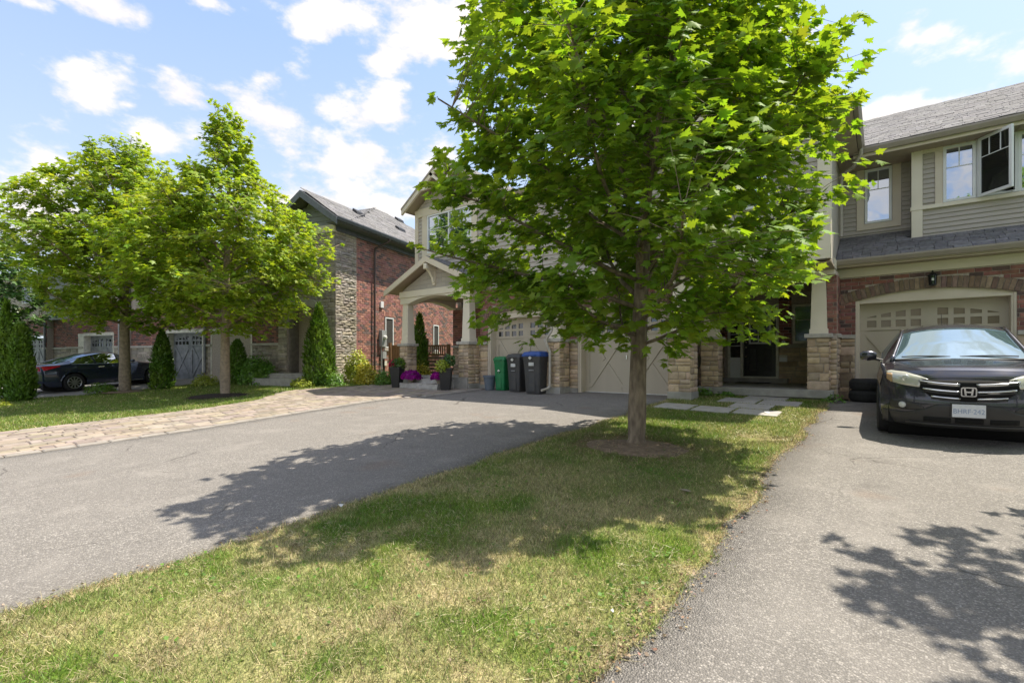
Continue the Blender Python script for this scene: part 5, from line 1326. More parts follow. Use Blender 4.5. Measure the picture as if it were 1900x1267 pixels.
def env_a(z, a):
    c = np.interp(z, [1.8, 2.3, 3.2, 4.4, 5.5, 6.4, 7.2, 8.1, 8.8], [.8, 1.9, 2.7, 3.0, 2.8, 1.8, 1.0, .7, .35]); return float(c * (1 + .12 * math.sin(3 * a + 2 + z) + .08 * math.sin(7 * a + z * 2)))
tree('maple_tree', 'tall narrow topped maple in the dark mulch ring, right of the far pair', (-16.25, 6.55, G(-16.25, 6.55)), 9.0, env_a, 46, 30000, .15, 9, 'maple_leaf_far', LEAF_S, clear=2.1, trunk_r=.125, bark='bark_pale', lean=(-.3, .2), group='maples on the far lawn', clump=10, fill=1350, fc=14)
def env_b(z, a):
    c = np.interp(z, [2.0, 2.6, 3.6, 5, 6.6, 7.9, 8.9], [1.0, 2.1, 2.9, 3.2, 2.9, 1.9, .7]); return float(c * (1 + .10 * math.sin(3 * a + .5 + z) + .08 * math.sin(6 * a + z * 2)))
tree('maple_tree', 'broad rounded maple beside the dark coupe, left of the far pair', (-21.57, 5.37, G(-21.57, 5.37)), 8.6, env_b, 50, 30000, .165, 15, 'maple_leaf_far', LEAF_S, clear=2.3, trunk_r=.16, bark='bark_pale', group='maples on the far lawn', clump=10, fill=1350, fc=14)
def env_c(z, a): return float(np.interp(z, [1.6, 2.5, 4, 6, 8], [1.5, 3, 3.6, 3, .8]) * (1 + .1 * math.sin(4 * a + z)))
tree('dark_tree', 'darker green tree at the far left edge beyond the parked cars', (-33.5, 2.2, G(-33.5, 2.2)), 7.6, env_c, 34, 8000, .26, 19, 'dark_leaf', LEAF_S, clear=1.6, trunk_r=.16, n_ind=0, clump=10, fill=600, fc=12)
def env_d(z, a): return float(np.interp(z, [1.5, 2.4, 3.5, 5, 6.6, 7.4], [1.6, 2.9, 3.25, 3.15, 2.1, .7]) * (1 + .09 * math.sin(3 * a + z) + .08 * math.sin(7 * a)))
tree('maple_tree', 'maple just right of the frame whose shadow falls on the right driveway', (4.3, 5.55, G(4.3, 5.55)), 7.4, env_d, 44, 10000, .16, 23, 'maple_leaf', LEAF_S, clear=1.5, trunk_r=.10, n_ind=0, clump=8, fill=700, fc=11)


def quad_leaf(): return np.array([(-.5, 0, 0), (.5, 0, 0), (.32, 1, .0), (-.32, 1, .0), (0, 1.45, -.05)], float), np.array([(0, 1, 2), (0, 2, 3), (3, 2, 4)])
QL = quad_leaf(); DIA = (np.array([(0, 0, 0), (.42, .45, -.06), (0, 1, 0), (-.42, .45, -.06)], float), np.array([(0, 1, 3), (1, 2, 3)]))
def cedar(label, x, y, h, rad, seed, fr=None, group=None, matl='cedar_leaf', n=3800, prof=None, lobes=None):
    r = np.random.default_rng(seed); bz = G(x, y) - .02
    t = thing('cedar_shrub', label, 'shrub', (x, y, bz), group=group)
    part('trunk', MB().tube([(x, y, bz), (x, y, bz + h * .75)], [.05, .015], 6), MT['bark'], t)
    prof = prof or ([0, .06, .25, .55, .8, .95, 1.0], [.62, .9, 1.0, .82, .5, .2, .03])
    z = r.beta(1.15, 1.35, n); a = r.uniform(0, 2 * PI, n)
    R0 = np.interp(z, *prof) * rad * (1 + .10 * np.sin(a * 5 + z * 9) + .12 * (vnoise(a * 3 + seed, z * 14, 1, seed) - .5) * 2)
    f = np.sqrt(r.uniform(.35, 1, n)); rr_ = R0 * f
    pos = np.stack([x + rr_ * np.cos(a), y + rr_ * np.sin(a), bz + z * h], 1); out = np.stack([np.cos(a), np.sin(a), np.zeros(n)], 1)
    yd = out * .55 + np.array([0, 0, 1.0]) + r.normal(0, .25, (n, 3)); nr = out + r.normal(0, .7, (n, 3))
    sz = r.uniform(.05, .11, n) * (h / 2.6) ** .35; tint = r.uniform(.65, 1.35, (n, 1)) * np.ones(3)
    o = link('foliage', leaf_mesh('foliage', pos - np.array([x, y, bz]), orient(nr, yd), sz, QL, tint, np.tile([.55, 1, 1], (n, 1))), MT[matl], t, 'stuff')
    return t
def shrub(label, x, y, rx, ry, h, seed, matl='shrub_leaf', n=1500, lsz=.055, z0=None, name='shrub', group=None, flat=False, stems=5, leaf=DIA, cat='shrub', dz=0):
    r = np.random.default_rng(seed); bz = (G(x, y) - .01 if z0 is None else z0)
    t = thing(name, label, cat, (x, y, bz), group=group)
    sm = MB()
    for i in range(stems):
        a = r.uniform(0, 2 * PI); sm.tube([(x, y, bz), (x + rx * .5 * math.cos(a), y + ry * .5 * math.sin(a), bz + dz + h * .6)], [.012, .004], 5)
    part('stems', sm, MT['bark'], t, kind='stuff')
    d = r.normal(0, 1, (n, 3)); d /= np.linalg.norm(d, axis=1, keepdims=True); d[:, 2] = np.abs(d[:, 2]) * 1.0 - .25 * (r.random(n) < .4)
    k = 1 + .28 * (vnoise(np.arctan2(d[:, 1], d[:, 0]) * 2.2 + seed, d[:, 2] * 4, 1, seed) - .5) * 2
    f = np.cbrt(r.uniform(.25, 1, n)) * k; P = d * f[:, None] * np.array([rx, ry, h * .82]); P[:, 2] = P[:, 2] + h * .2 + dz
    P[:, 2] = np.maximum(P[:, 2], .01)
    nr = d + r.normal(0, .55, (n, 3)); nr[:, 2] += .5; yd = d + r.normal(0, .5, (n, 3)); tint = r.uniform(.65, 1.3, (n, 1)) * np.ones(3)
    link('foliage', leaf_mesh('foliage', P, orient(nr, yd), lsz * r.uniform(.6, 1.3, n), leaf, tint), MT[matl], t, 'stuff')
    return t
def S2W(x, y): v = FR_S @ Vector((x, y, 0)); return v.x, v.y
gc = 'cone shaped cedars by the houses'
cedar('big cone cedar in front of the arched stone entry', -16.26, 9.72, 2.98, .56, 1, group=gc, n=5200, prof=([0, .05, .2, .45, .7, .9, 1.0], [.7, .95, 1.0, .86, .58, .25, .03]))
cedar('slim tall cedar seen through the gabled porch', -14.05, 12.55, 2.65, .34, 2, group=gc, n=2600)
cedar('wide dark cedar at the far left edge of the lawn', -21.55, 2.72, 2.45, .38, 3, group=gc, n=5200, prof=([0, .06, .3, .6, .85, 1.0], [.6, .9, 1.0, .8, .45, .06]))
cedar('second stem cedar with a taller tip behind the far left one', -21.95, 2.45, 3.2, .26, 33, group=gc, n=2400)
cedar('narrow cedar in front of the grey garage between the far maples', -21.25, 6.4, 2.2, .38, 4, group=gc, n=3600, prof=([0, .05, .3, .6, .85, 1.0], [.75, 1.0, 1.0, .8, .42, .06]))
cedar('rounded cedar at the left of the wide green bush', -20.5, 8.7, 1.75, .42, 5, group=gc, n=3200, prof=([0, .1, .4, .7, .9, 1.0], [.8, 1.0, 1.0, .75, .4, .08]))
gs_ = 'clipped green shrubs along the far house'
shrub('wide dark green bush beside the stone entry step', -19.35, 8.95, .9, .75, 1.1, 11, n=5200, lsz=.08, group=gs_, matl='shrub_leaf')
shrub('small round green shrub right of the big cedar', -15.5, 9.9, .33, .33, .50, 12, n=1800, lsz=.045, group=gs_)
shrub('round green shrub beside the black planter', -14.15, 10.95, .30, .30, .55, 13, n=1800, lsz=.045, group=gs_)
shrub('low dark green spreading shrub beside the far maple trunk', -21.75, 4.75, .62, .45, .38, 14, n=1500, lsz=.05, group=gs_, matl='cedar_leaf')
shrub('pale yellow green shrub in front of the rough stone corner', -15.75, 11.0, .52, .45, 1.2, 15, 'lime_leaf', n=2600, lsz=.075)
shrub('bright yellow shrub under the brown downpipe', -15.0, 10.85, .46, .40, .74, 16, 'gold_leaf', n=2600, lsz=.07)
shrub('bright yellow shrub behind the porch column', -13.9, 12.3, .55, .4, .75, 17, 'gold_leaf', n=1500, lsz=.06, dz=.1)
shrub('low lime green shrub at the end of the far driveway', -20.9, 7.7, .58, .4, .45, 18, 'lime_leaf', n=1300, lsz=.06)
shrub('low lime shrub at the foot of the big cedar', -16.3, 9.1, .45, .32, .34, 19, 'lime_leaf', n=1100, lsz=.07)
shrub('small lime plant on the grass at the left edge of the picture', -20.2, 2.0, .45, .4, .22, 20, 'lime_leaf', n=500, lsz=.07)
# mulch ring
part('mulch_bed', MB().lathe([(.05, .10), (.5, .08), (.85, .03), (1.0, -.03)], (-16.25, 6.5, G(-16.25, 6.5)), 26), MT['mulch'], None, smooth=True); D.objects['mulch_bed']['kind'] = 'structure'
part('mulch_bed', MB().lathe([(.05, .06), (.5, .05), (.8, .0)], (-21.5, 5.35, G(-21.5, 5.35)), 26), MT['soil'], None, smooth=True)['kind'] = 'structure'


# ------------------------------------------------------------------ paver strip
def lay_pavers():
    r = random.Random(44); it = []
    y = -6.9
    while y < 11.15:                       # pale border course by the asphalt
        b = pav_r(y + .2); it.append((b - .09, y + .2, G(b - .09, y + .2), .17, .035, .385, None, (1.02, 1.08, 1.14))); y += .4
    x = -15.9
    while x < -9.6:
        wd = r.choice((.16, .24, .24)); y = -6.9 - r.uniform(0, .4); xc = x + wd / 2
        while y < 11.15:
            l = r.choice((.16, .24, .32, .40, .40)); ym = y + l / 2; a, b = pav_l(ym), pav_r(ym) - .185; x0, x1 = max(x, a), min(x + wd, b)
            if x1 - x0 > .05 and y > -6.9:
                v = r.uniform(.74, 1.20); it.append(((x0 + x1) / 2, ym, G((x0 + x1) / 2, ym), x1 - x0 - .007, .034 + r.uniform(-.003, .003), l - .007, None, (v, v * r.uniform(.93, 1.02), v * r.uniform(.85, 1.03))))
            y += l
        x += wd
    out = []
    for c in it:
        e = .05; gx = (G(c[0] + e, c[1]) - G(c[0] - e, c[1])) / (2 * e); gy = (G(c[0], c[1] + e) - G(c[0], c[1] - e)) / (2 * e)
        n = Vector((-gx, -gy, 1)).normalized(); x = Vector((1, 0, gx)).normalized(); y_ = n.cross(x)
        # piece axes: x -> x, -y(front) -> n, z -> y
        R = Matrix((x, -n, y_)).transposed(); out.append((c[0], c[1], c[2] - .012, c[3], c[4], c[5], R, c[7]))
    global PAV
    PAV = thing('paver_strip', 'tan interlocking paver strip between the asphalt and the far lawn', 'paving', (-11.8, 3, G(-11.8, 3)))
    pieces('paver', out, 'paver', PAV, FR_W, 300, 'paver', stuff_name='paver_field')
lay_pavers()
for i, (a, b, c, d) in enumerate(FLAGS):
    lab = ['grey flagstone nearest the driveway by the garage pier', 'second grey flagstone from the driveway', 'grey flagstone catching the sun at its front edge', 'grey flagstone turning towards the porch', 'left flagstone of the pair in front of the porch', 'right flagstone of the pair in front of the porch', 'flagstone against the porch slab'][i]
    z = G((a + b) / 2, (c + d) / 2); vs = [(p, q, G(p, q) + e) for e in (-.02, .034) for p, q in ((a, c), (b, c), (b, d), (a, d))]
    o = part('flagstone', MB().add(vs, [(3, 2, 1, 0), (4, 5, 6, 7), (0, 1, 5, 4), (1, 2, 6, 5), (2, 3, 7, 6), (3, 0, 4, 7)]), MT['flag'], None, lab, bevel=.01)
    tag(o, lab, 'flagstone', 'flagstones leading to the porch')


# ------------------------------------------------------------------ vehicles
def grid_part(name, P, mt, par, M, mask=None, label=None, thick=0):
    """P (rows, cols, 3) -> smooth patch"""
    n, m = P.shape[:2]; V = [M @ Vector(p) for p in P.reshape(-1, 3)]; F = []
    for i in range(n - 1):
        for j in range(m - 1):
            if mask is None or mask[i, j]: F.append((i * m + j, i * m + j + 1, (i + 1) * m + j + 1, (i + 1) * m + j))
    used = sorted({k for f in F for k in f}); ix = {k: i for i, k in enumerate(used)}
    mb = MB(); mb.add([V[k] for k in used], [tuple(ix[k] for k in f) for f in F])
    o = part(name, mb, MT[mt], par, label, smooth=True)
    if thick:
        so = o.modifiers.new('s', 'SOLIDIFY'); so.thickness = thick; so.offset = -1
    return o
def tf(tab):
    ys, v = zip(*tab); return lambda y: np.interp(y, ys, v)


def wheel(par, c, r, w_, side, M, spokes=10, rim='alloy'):
    """c centre in car frame; side +1 faces +x"""
    T = M @ Matrix.Translation(c) @ Matrix.Rotation(PI / 2 * side, 4, 'Y')
    prof = [(r * .64, -w_ / 2), (r * .9, -w_ / 2), (r * .985, -w_ / 2 + .02), (r, -w_ * .25), (r, w_ * .25), (r * .985, w_ / 2 - .02), (r * .9, w_ / 2), (r * .70, w_ / 2 - .005), (r * .66, w_ / 2 - .02)]
    wh = part('wheel', MB().lathe([(r * .67, -w_ * .45), (r * .67, w_ * .3), (.01, w_ * .25)], n=28, M=T, cap=False), MT['dark_hole'], par)
    t = part('tyre', MB().lathe(prof, n=36, M=T, cap=False), MT['tyre'], wh, smooth=True); smooth_by_angle(t, 40)
    part('rim', MB().lathe([(r * .675, w_ * .36), (r * .66, w_ * .46), (r * .60, w_ * .44), (r * .59, w_ * .34)], n=36, M=T, cap=False), MT[rim], wh, smooth=True)
    for k in range(spokes):
        a = 2 * PI * k / spokes; Rz = T @ Matrix.Rotation(a, 4, 'Z'); mb = MB()
        mb.add([Rz @ Vector(p) for p in [(r * .12, -r * .055, w_ * .40), (r * .61, -r * .075, w_ * .42), (r * .61, r * .075, w_ * .42), (r * .12, r * .055, w_ * .40), (r * .12, -r * .04, w_ * .28), (r * .61, -r * .04, w_ * .28), (r * .61, r * .04, w_ * .28), (r * .12, r * .04, w_ * .28)]], [(0, 1, 2, 3), (7, 6, 5, 4), (0, 4, 5, 1), (1, 5, 6, 2), (2, 6, 7, 3), (3, 7, 4, 0)])
        part('spoke', mb, MT[rim], wh)
    part('hub', MB().lathe([(r * .17, w_ * .38), (r * .16, w_ * .43), (.001, w_ * .44)], n=20, M=T, cap=False), MT[rim], wh)
    return wh


class Car:
    """y runs from the front (0) to the rear; rows: sill -> belt -> roof edge -> centre"""
    def __init__(s, par, M, L, W, sill, belt, wb, wr, zr, zt, axles, rw, paint, glass_side, glass_top, y0=0., arch=.07):
        s.par, s.M = par, M
        ys = np.unique(np.round(np.concatenate([np.linspace(y0, L, 120)] + [np.linspace(a - rw - arch, a + rw + arch, 40) for a in axles]), 4))
        nl, ng, nt_ = 14, 6, 8; R_ = []
        for y in ys:
            w_, zb, sl, b_ = W(y), belt(y), sill(y), wb(y); row = []
            for z in np.linspace(sl, zb, nl + 1):
                f = (z - sl) / (zb - sl); g = w_ - .05 * max(0, (.25 - f) / .25) ** 1.5; g = g + (b_ - w_) * max(0, (f - .62) / .38) ** 2 + .012 * math.exp(-((f - .8) / .05) ** 2)
                row.append((g, y, z))
            for t in np.linspace(0, 1, ng + 1)[1:]: row.append((b_ + (wr(y) - b_) * t + .015 * math.sin(PI * t), y, zb + (zr(y) - zb) * t))
            for t in np.linspace(0, 1, nt_ + 1)[1:]: row.append((wr(y) * (1 - t), y, zr(y) + (zt(y) - zr(y)) * (1 - (1 - t) ** 2.4)))
            R_.append(row)
        P = np.array(R_); s.P = P; n, m = P.shape[:2]; yc = (ys[:-1] + ys[1:]) / 2
        base = np.ones((n - 1, m - 1), bool)
        gs = np.zeros_like(base); gt = np.zeros_like(base)
        for i, y in enumerate(yc):
            for (a, b, zoff) in glass_side:
                if a < y < b: gs[i, nl:nl + ng] = True
            for (a, b) in glass_top:
                if a < y < b: gt[i, nl + ng:] = True
        # snap the arch cut to a circle
        cut_ = np.zeros_like(base); zc = rw
        for a in axles:
            Rr = rw + arch
            for i in range(n):
                for j in range(nl + 1):
                    d = math.hypot(P[i, j, 1] - a, P[i, j, 2] - zc)
                    if .86 * Rr < d < Rr + .03 and P[i, j, 2] > .2:
                        k = Rr / d; P[i, j, 1] = a + (P[i, j, 1] - a) * k; P[i, j, 2] = zc + (P[i, j, 2] - zc) * k
            for i in range(n - 1):
                for j in range(nl):
                    c = P[i:i + 2, j:j + 2].reshape(-1, 3).mean(0)
                    if math.hypot(c[1] - a, c[2] - zc) < Rr - .004: cut_[i, j] = True
        body = base & ~gs & ~gt & ~cut_
        for sg in (1, -1):
            Q = P.copy(); Q[..., 0] *= sg
            side_m = body.copy(); side_m[:, nl + ng:] = False
            top_m = body.copy(); top_m[:, :nl + ng] = False
            s.side = grid_part('side_panel', Q, paint, par, M, side_m)
            grid_part('side_window', Q, 'carglass', par, M, gs)
            if sg == 1: T0, TM = Q, top_m
            else:
                full = np.concatenate([T0[:, nl + ng:], Q[:, nl + ng:][:, ::-1][:, 1:]], 1); fm = np.concatenate([TM[:, nl + ng:], top_m[:, nl + ng:][:, ::-1]], 1); gm = np.concatenate([gt[:, nl + ng:], gt[:, nl + ng:][:, ::-1]], 1)
                s.top = grid_part('top_panel', full, paint, par, M, fm)
                for (a, b), nm in zip(glass_top, ('windscreen', 'rear_window')):
                    q = gm & ((yc > a) & (yc < b))[:, None]
                    grid_part(nm, full, 'windshield' if nm == 'windscreen' else 'carglass', par, M, q)
        s.ys, s.nl, s.ng, s.nt = ys, nl, ng, nt_


def dark_suv():
    X0, Y0 = .835, 8.22; sl = math.atan(.045)
    t = thing('parked_suv', 'dark grey suv facing the street in front of the right garage', 'car', (X0, Y0, G(X0, Y0)))
    M = Matrix.Translation((X0, Y0, G(X0, Y0) + .0)) @ Matrix.Rotation(sl, 4, 'X')
    b_ = tf([(.2, .10), (.30, .045), (.42, .012), (.52, 0), (.60, .006), (.70, .03), (.80, .065), (.88, .11), (.95, .19)])
    belt = tf([(.4, .86), (.8, .93), (1.1, 1.0), (2.2, 1.03), (3.6, 1.08), (4.5, 1.1)])
    W = tf([(0, .80), (.5, .868), (.8, .90), (1.2, .912), (3.6, .912), (4.2, .88), (4.53, .8)])
    wbf = tf([(0, .80), (.5, .845), (1.0, .865), (3.6, .86), (4.53, .76)])
    wr = tf([(.4, .70), (.9, .74), (1.02, .735), (1.85, .60), (3.9, .575), (4.5, .6)])
    zr = tf([(.4, .955), (.9, 1.025), (1.02, 1.035), (1.45, 1.235), (1.85, 1.425), (2.1, 1.475), (3.2, 1.49), (4.0, 1.40), (4.45, 1.1)])
    zt = tf([(.4, 1.0), (.9, 1.06), (1.02, 1.07), (1.45, 1.30), (1.85, 1.495), (2.1, 1.555), (2.8, 1.59), (3.6, 1.575), (4.15, 1.46), (4.5, 1.1)])
    sill = tf([(.5, .24), (1.4, .23), (4.5, .26)])
    c = Car(t, M, 4.5, W, sill, belt, wbf, wr, zr, zt, (.93, 3.55), .345, 'paint_honda', [(1.5, 2.42, 0), (2.5, 3.3, 0), (3.38, 3.9, 0)], [(1.02, 1.88), (3.95, 4.4)], y0=.5)
    top0 = c.P[0, c.nl:]                                 # ring at y=.5 from belt to centre
    def XW(z): return float(np.interp(z, [.2, .3, .45, .7, .86, .95], [.80, .845, .868, .868, .845, .81]))
    def fy(x, z): s_ = min(abs(x) / XW(z), 1); return .50 * s_ ** 3.4 * (1 - .15 * 0) + float(b_(z)) * (1 - s_ ** 6)
    def FP(x, z, off=0): return (x, fy(x, z) - off, z)
    ztop = lambda s_: .955 - .055 * abs(s_) ** 3
    # bumper and nose, one sheet
    S_ = np.sin(np.linspace(-1, 1, 61) * PI / 2); Z_ = np.linspace(0, 1, 26)
    P = np.array([[FP(s_ * XW(.22 + (ztop(s_) - .22) * q) * .999, .22 + (ztop(s_) - .22) * q) for q in Z_] for s_ in S_])
    grid_part('bumper', P, 'paint_honda', t, M)
    # bonnet front: from the nose edge to the ring at y=.5
    ring = np.concatenate([top0 * np.array([-1, 1, 1]), top0[::-1][1:]]); rl_ = np.linspace(-1, 1, len(ring)); xr = ring[:, 0] / .845
    Q = []
    for s_ in S_:
        a = np.array(FP(s_ * XW(ztop(s_)) * .999, ztop(s_)))
        bq = np.array([np.interp(s_, xr, ring[:, k]) for k in range(3)])
        Q.append([a * (1 - k) + bq * k + np.array([0, 0, .022 * math.sin(PI * k) * (1 - abs(s_) ** 4)]) for k in np.linspace(0, 1, 9)])
    grid_part('bonnet_front', np.array(Q), 'paint_honda', t, M)
    def patch(name, mt, xa, xb, zb_, zt_, off, n=16, m=5, lab=None, bulge=0, par=t):
        xs = np.linspace(xa, xb, n + 1); P = np.array([[FP(x, zb_(x) + (zt_(x) - zb_(x)) * q, off + bulge * math.sin(PI * q) ) for q in np.linspace(0, 1, m + 1)] for x in xs])
        return grid_part(name, P, mt, par, M, label=lab, thick=.006)
    lin = lambda *p: tf(list(p))
    # grille
    gt = lin((-.50, .845), (-.40, .835), (0, .832), (.40, .835), (.50, .845)); gb = lin((-.50, .80), (-.44, .70), (-.33, .60), (-.25, .578), (0, .572), (.25, .578), (.33, .60), (.44, .70), (.50, .80))
    gr = patch('grille', 'dark_hole', -.50, .50, gb, gt, .008, 40, 8)
    for (z, h, xa) in ((.785, .022, .47), (.695, .026, .43), (.612, .024, .35)):
        for sg in (1, -1):
            a, b2 = (.075, xa) if sg > 0 else (-xa, -.075)
            fn = (lambda z0, k: lambda x: z0 + .035 * (abs(x) / .45) ** 2 * k)(z, 1)
            patch('chrome_bar', 'chrome', a, b2, lambda x: fn(x) - h / 2, lambda x: fn(x) + h / 2, .030, 14, 4, bulge=.012, par=gr)
            patch('grille_slat', 'trim_black', a, b2, lambda x: fn(x) - h / 2 - .026, lambda x: fn(x) - h / 2 - .004, .022, 10, 2, par=gr)
    # emblem: rounded chrome surround with an H
    def rr_rect(w_, h_, rad, n=5):
        o = []
        for cx, cz, a0 in ((w_ - rad, h_ - rad, 0), (-w_ + rad, h_ - rad, PI / 2), (-w_ + rad, -h_ + rad, PI), (w_ - rad, -h_ + rad, 1.5 * PI)):
            for i in range(n + 1): a = a0 + i * PI / 2 / n; o.append((cx + rad * math.cos(a), cz + rad * math.sin(a)))
        return o
    ez = .700; ey = -.045
    outer = rr_rect(.073, .058, .022); inner = rr_rect(.061, .046, .016); n = len(outer); mb = MB()
    vs = [(x, ey, z + ez) for x, z in outer] + [(x, ey, z + ez) for x, z in inner] + [(x, ey + .06, z + ez) for x, z in outer] + [(x, ey + .06, z + ez) for x, z in inner]
    fs = []
    for i in range(n): j = (i + 1) % n; fs += [(i, j, n + j, n + i), (i, 2 * n + i, 2 * n + j, j), (n + i, n + j, 3 * n + j, 3 * n + i)]
    em = part('emblem', MB().add([M @ Vector(v) for v in vs], fs), MT['chrome'], t, 'chrome rounded frame with a letter H')
    part('emblem_back', MB().prism([(x, z + ez) for x, z in inner], 'y', ey + .02, ey + .03, M=M), MT['dark_hole'], em)
    H = [(-.046, .042), (-.028, .042), (-.024, .008), (.024, .008), (.028, .042), (.046, .042), (.036, -.042), (.018, -.042), (.023, -.010), (-.023, -.010), (-.018, -.042), (-.036, -.042)]
    part('emblem_letter', MB().prism([(x, z + ez) for x, z in H], 'y', ey + .002, ey + .018, M=M), MT['chrome'], em)
    # headlights
    for sg in (1, -1):
        zt_ = lambda x: float(np.interp(abs(x), [.36, .45, .6, .75, .80], [.838, .878, .925, .938, .925])); zb_ = lambda x: float(np.interp(abs(x), [.36, .44, .46, .6, .75, .80], [.832, .836, .735, .752, .785, .82]))
        hl = patch('headlight', 'lamp_lens', *((.37, .80) if sg > 0 else (-.80, -.37)), zb_, zt_, .012, 24, 6, bulge=.012)
        patch('turn_lens', 'amber', *((.74, .80) if sg > 0 else (-.80, -.74)), zb_, lambda x: zb_(x) + (zt_(x) - zb_(x)) * .75, .030, 5, 4, par=hl)
        xc = .60 * sg; p = FP(xc, .838, .020)
        part('lamp_bowl', MB().lathe([(.052, 0), (.048, .012), (.030, .016)], n=20, M=M @ Matrix.Translation(p) @ Matrix.Rotation(PI / 2, 4, 'X') @ Matrix.Rotation(.35 * sg, 4, 'Y'), cap=False), MT['lens_fog'], hl, smooth=True)
        # fog lamp recess
        fb = lambda x: float(np.interp(abs(x), [.40, .52, .62, .76], [.455, .435, .43, .445])); ft = lambda x: float(np.interp(abs(x), [.40, .52, .62, .76], [.475, .535, .56, .55]))
        fo = patch('fog_recess', 'trim_black', *((.42, .76) if sg > 0 else (-.76, -.42)), fb, ft, .006, 12, 4)
        p = FP(.63 * sg, .495, .012); T = M @ Matrix.Translation(p) @ Matrix.Rotation(PI / 2, 4, 'X') @ Matrix.Rotation(.3 * sg, 4, 'Y')
        part('fog_ring', MB().lathe([(.060, 0), (.058, .02), (.044, .022)], n=20, M=T, cap=False), MT['trim_black'], fo, smooth=True)
        part('fog_lamp', MB().lathe([(.042, .012), (.034, .022), (.001, .026)], n=20, M=T, cap=False), MT['lens_fog'], fo, smooth=True)
    # unpainted lower cladding and intake
    ct = lambda x: float(np.interp(abs(x), [0, .3, .42, .6, .84], [.55, .53, .46, .40, .40]))
    patch('lower_cladding', 'trim_black', -.845, .845, lambda x: .225, ct, .010, 60, 8)
    for a, b2 in ((-.42, -.16), (-.12, .14), (.20, .46)): patch('lower_intake', 'dark_hole', a, b2, lambda x: .30, lambda x: .36, .018, 8, 2)
    patch('skid_bar', 'trim_black', -.60, .60, lambda x: .235, lambda x: .275, .03, 20, 2)
    # number plate, characters unreadable but blue on white
    patch('bonnet_gap', 'dark_hole', -.40, .40, lambda x: .846 + .012 * (1 - (x / .4) ** 2), lambda x: .853 + .012 * (1 - (x / .4) ** 2), .004, 20, 1)
    pl = part('number_plate', MB().box(-.153, .153, -.045, -.035, .385, .545, M=M), MT['plate'], t, bevel=.004)
    part('plate_holder', MB().box(-.165, .165, -.034, .02, .375, .555, M=M), MT['trim_black'], t)
    cu = D.curves.new('plate_text', 'FONT'); cu.body = 'BHRF\u00b7242'; cu.size = .082; cu.align_x = 'CENTER'; cu.extrude = .0006; cu.materials.append(MT['plate_blue'])
    tmp = D.objects.new('plate_text', cu); me_ = D.meshes.new_from_object(tmp); D.objects.remove(tmp); o = D.objects.new('plate_text', me_); C.objects.link(o); o.parent = t; o.matrix_local = Matrix.Translation(-Vector(BASE[t.name])) @ M @ Matrix.Translation((0, -.0462, .432)) @ Matrix.Rotation(PI / 2, 4, 'X') @ Matrix.Diagonal((.86, 1, 1, 1))
    # wheels, mirrors, wipers, pillars, rails
    for y in (.93, 3.55):
        for sg in (1, -1): wheel(t, (.80 * sg, y, .345), .345, .225, sg, M, 5)
    for sg in (1, -1):
        mr_ = MB(); 
        for f in range(2): pass
        vs = []; 
        for k, (x, s_) in enumerate(((.92, .6), (.96, .95), (1.03, 1.08), (1.10, 1.0), (1.135, .6))):
            for a in range(10): vs.append(M @ Vector((x * sg, 1.52 + .07 * s_ * math.cos(2 * PI * a / 10) - .02, 1.10 + .078 * s_ * math.sin(2 * PI * a / 10))))
        fs = [(i * 10 + a, i * 10 + (a + 1) % 10, (i + 1) * 10 + (a + 1) % 10, (i + 1) * 10 + a) for i in range(4) for a in range(10)] + [tuple(range(10)), tuple(range(40, 50))]
        mo = part('door_mirror', MB().add(vs, fs), MT['paint_honda'], t, smooth=True); smooth_by_angle(mo, 50)
        part('mirror_arm', MB().tube([M @ Vector((.84 * sg, 1.50, 1.02)), M @ Vector((.95 * sg, 1.50, 1.05))], .022), MT['trim_black'], mo)
        ap_ = [M @ Vector((wr(y) * sg * 1.0, y, zr(y) + .004)) for y in np.linspace(1.0, 2.1, 8)]; part('roof_pillar', MB().tube(ap_, [.028] * 8, 8), MT['paint_honda'], t, smooth=True)
        rp = [M @ Vector(((wr(y) - .015) * sg, y, zr(y) + .01)) for y in np.linspace(2.1, 3.9, 8)]; part('roof_rail', MB().tube(rp, .018, 6), MT['trim_black'], t, smooth=True)
        wl = [M @ Vector(((wbf(y) + .002) * sg, y, belt(y) + .01)) for y in np.linspace(1.45, 3.9, 10)]; part('window_trim', MB().tube(wl, .008, 5), MT['chrome'], t)
    yt = lambda x: 1.035
    for (xa, xb, z) in ((-.62, -.08, 1.10), (.02, .60, 1.10)):
        w1 = [M @ Vector((xa + (xb - xa) * k, 1.045 + .06 * k * 0 + .03, 1.095 + .012 * math.sin(PI * k))) for k in np.linspace(0, 1, 6)]
        part('wiper', MB().tube(w1, .009, 5), MT['trim_black'], t)
    part('cowl', MB().box(-.70, .70, .985, 1.05, 1.03, 1.068, M=M), MT['trim_black'], t, bevel=.01)
    part('antenna', MB().tube([M @ Vector((0, 3.5, 1.58)), M @ Vector((0, 3.62, 1.78))], .004, 5), MT['dark_metal'], t)
    part('underbody', MB().box(-.78, .78, .35, 4.3, .22, .45, M=M), MT['dark_hole'], t)
    for y in (.93, 3.55): part('wheel_liner', MB().lathe([(.41, -.78), (.41, .78)], n=24, M=M @ Matrix.Translation((0, y, .345)) @ Matrix.Rotation(PI / 2, 4, 'Y')), MT['dark_hole'], t)
    part('tailgate', MB().prism([(-.78, .3), (.78, .3), (.76, 1.1), (-.76, 1.1)], 'y', 4.46, 4.5, M=M), MT['paint_honda'], t)
    part('cabin', MB().box(-.6, .6, 1.6, 3.9, .9, 1.0, M=M), MT['interior'], t)
dark_suv()


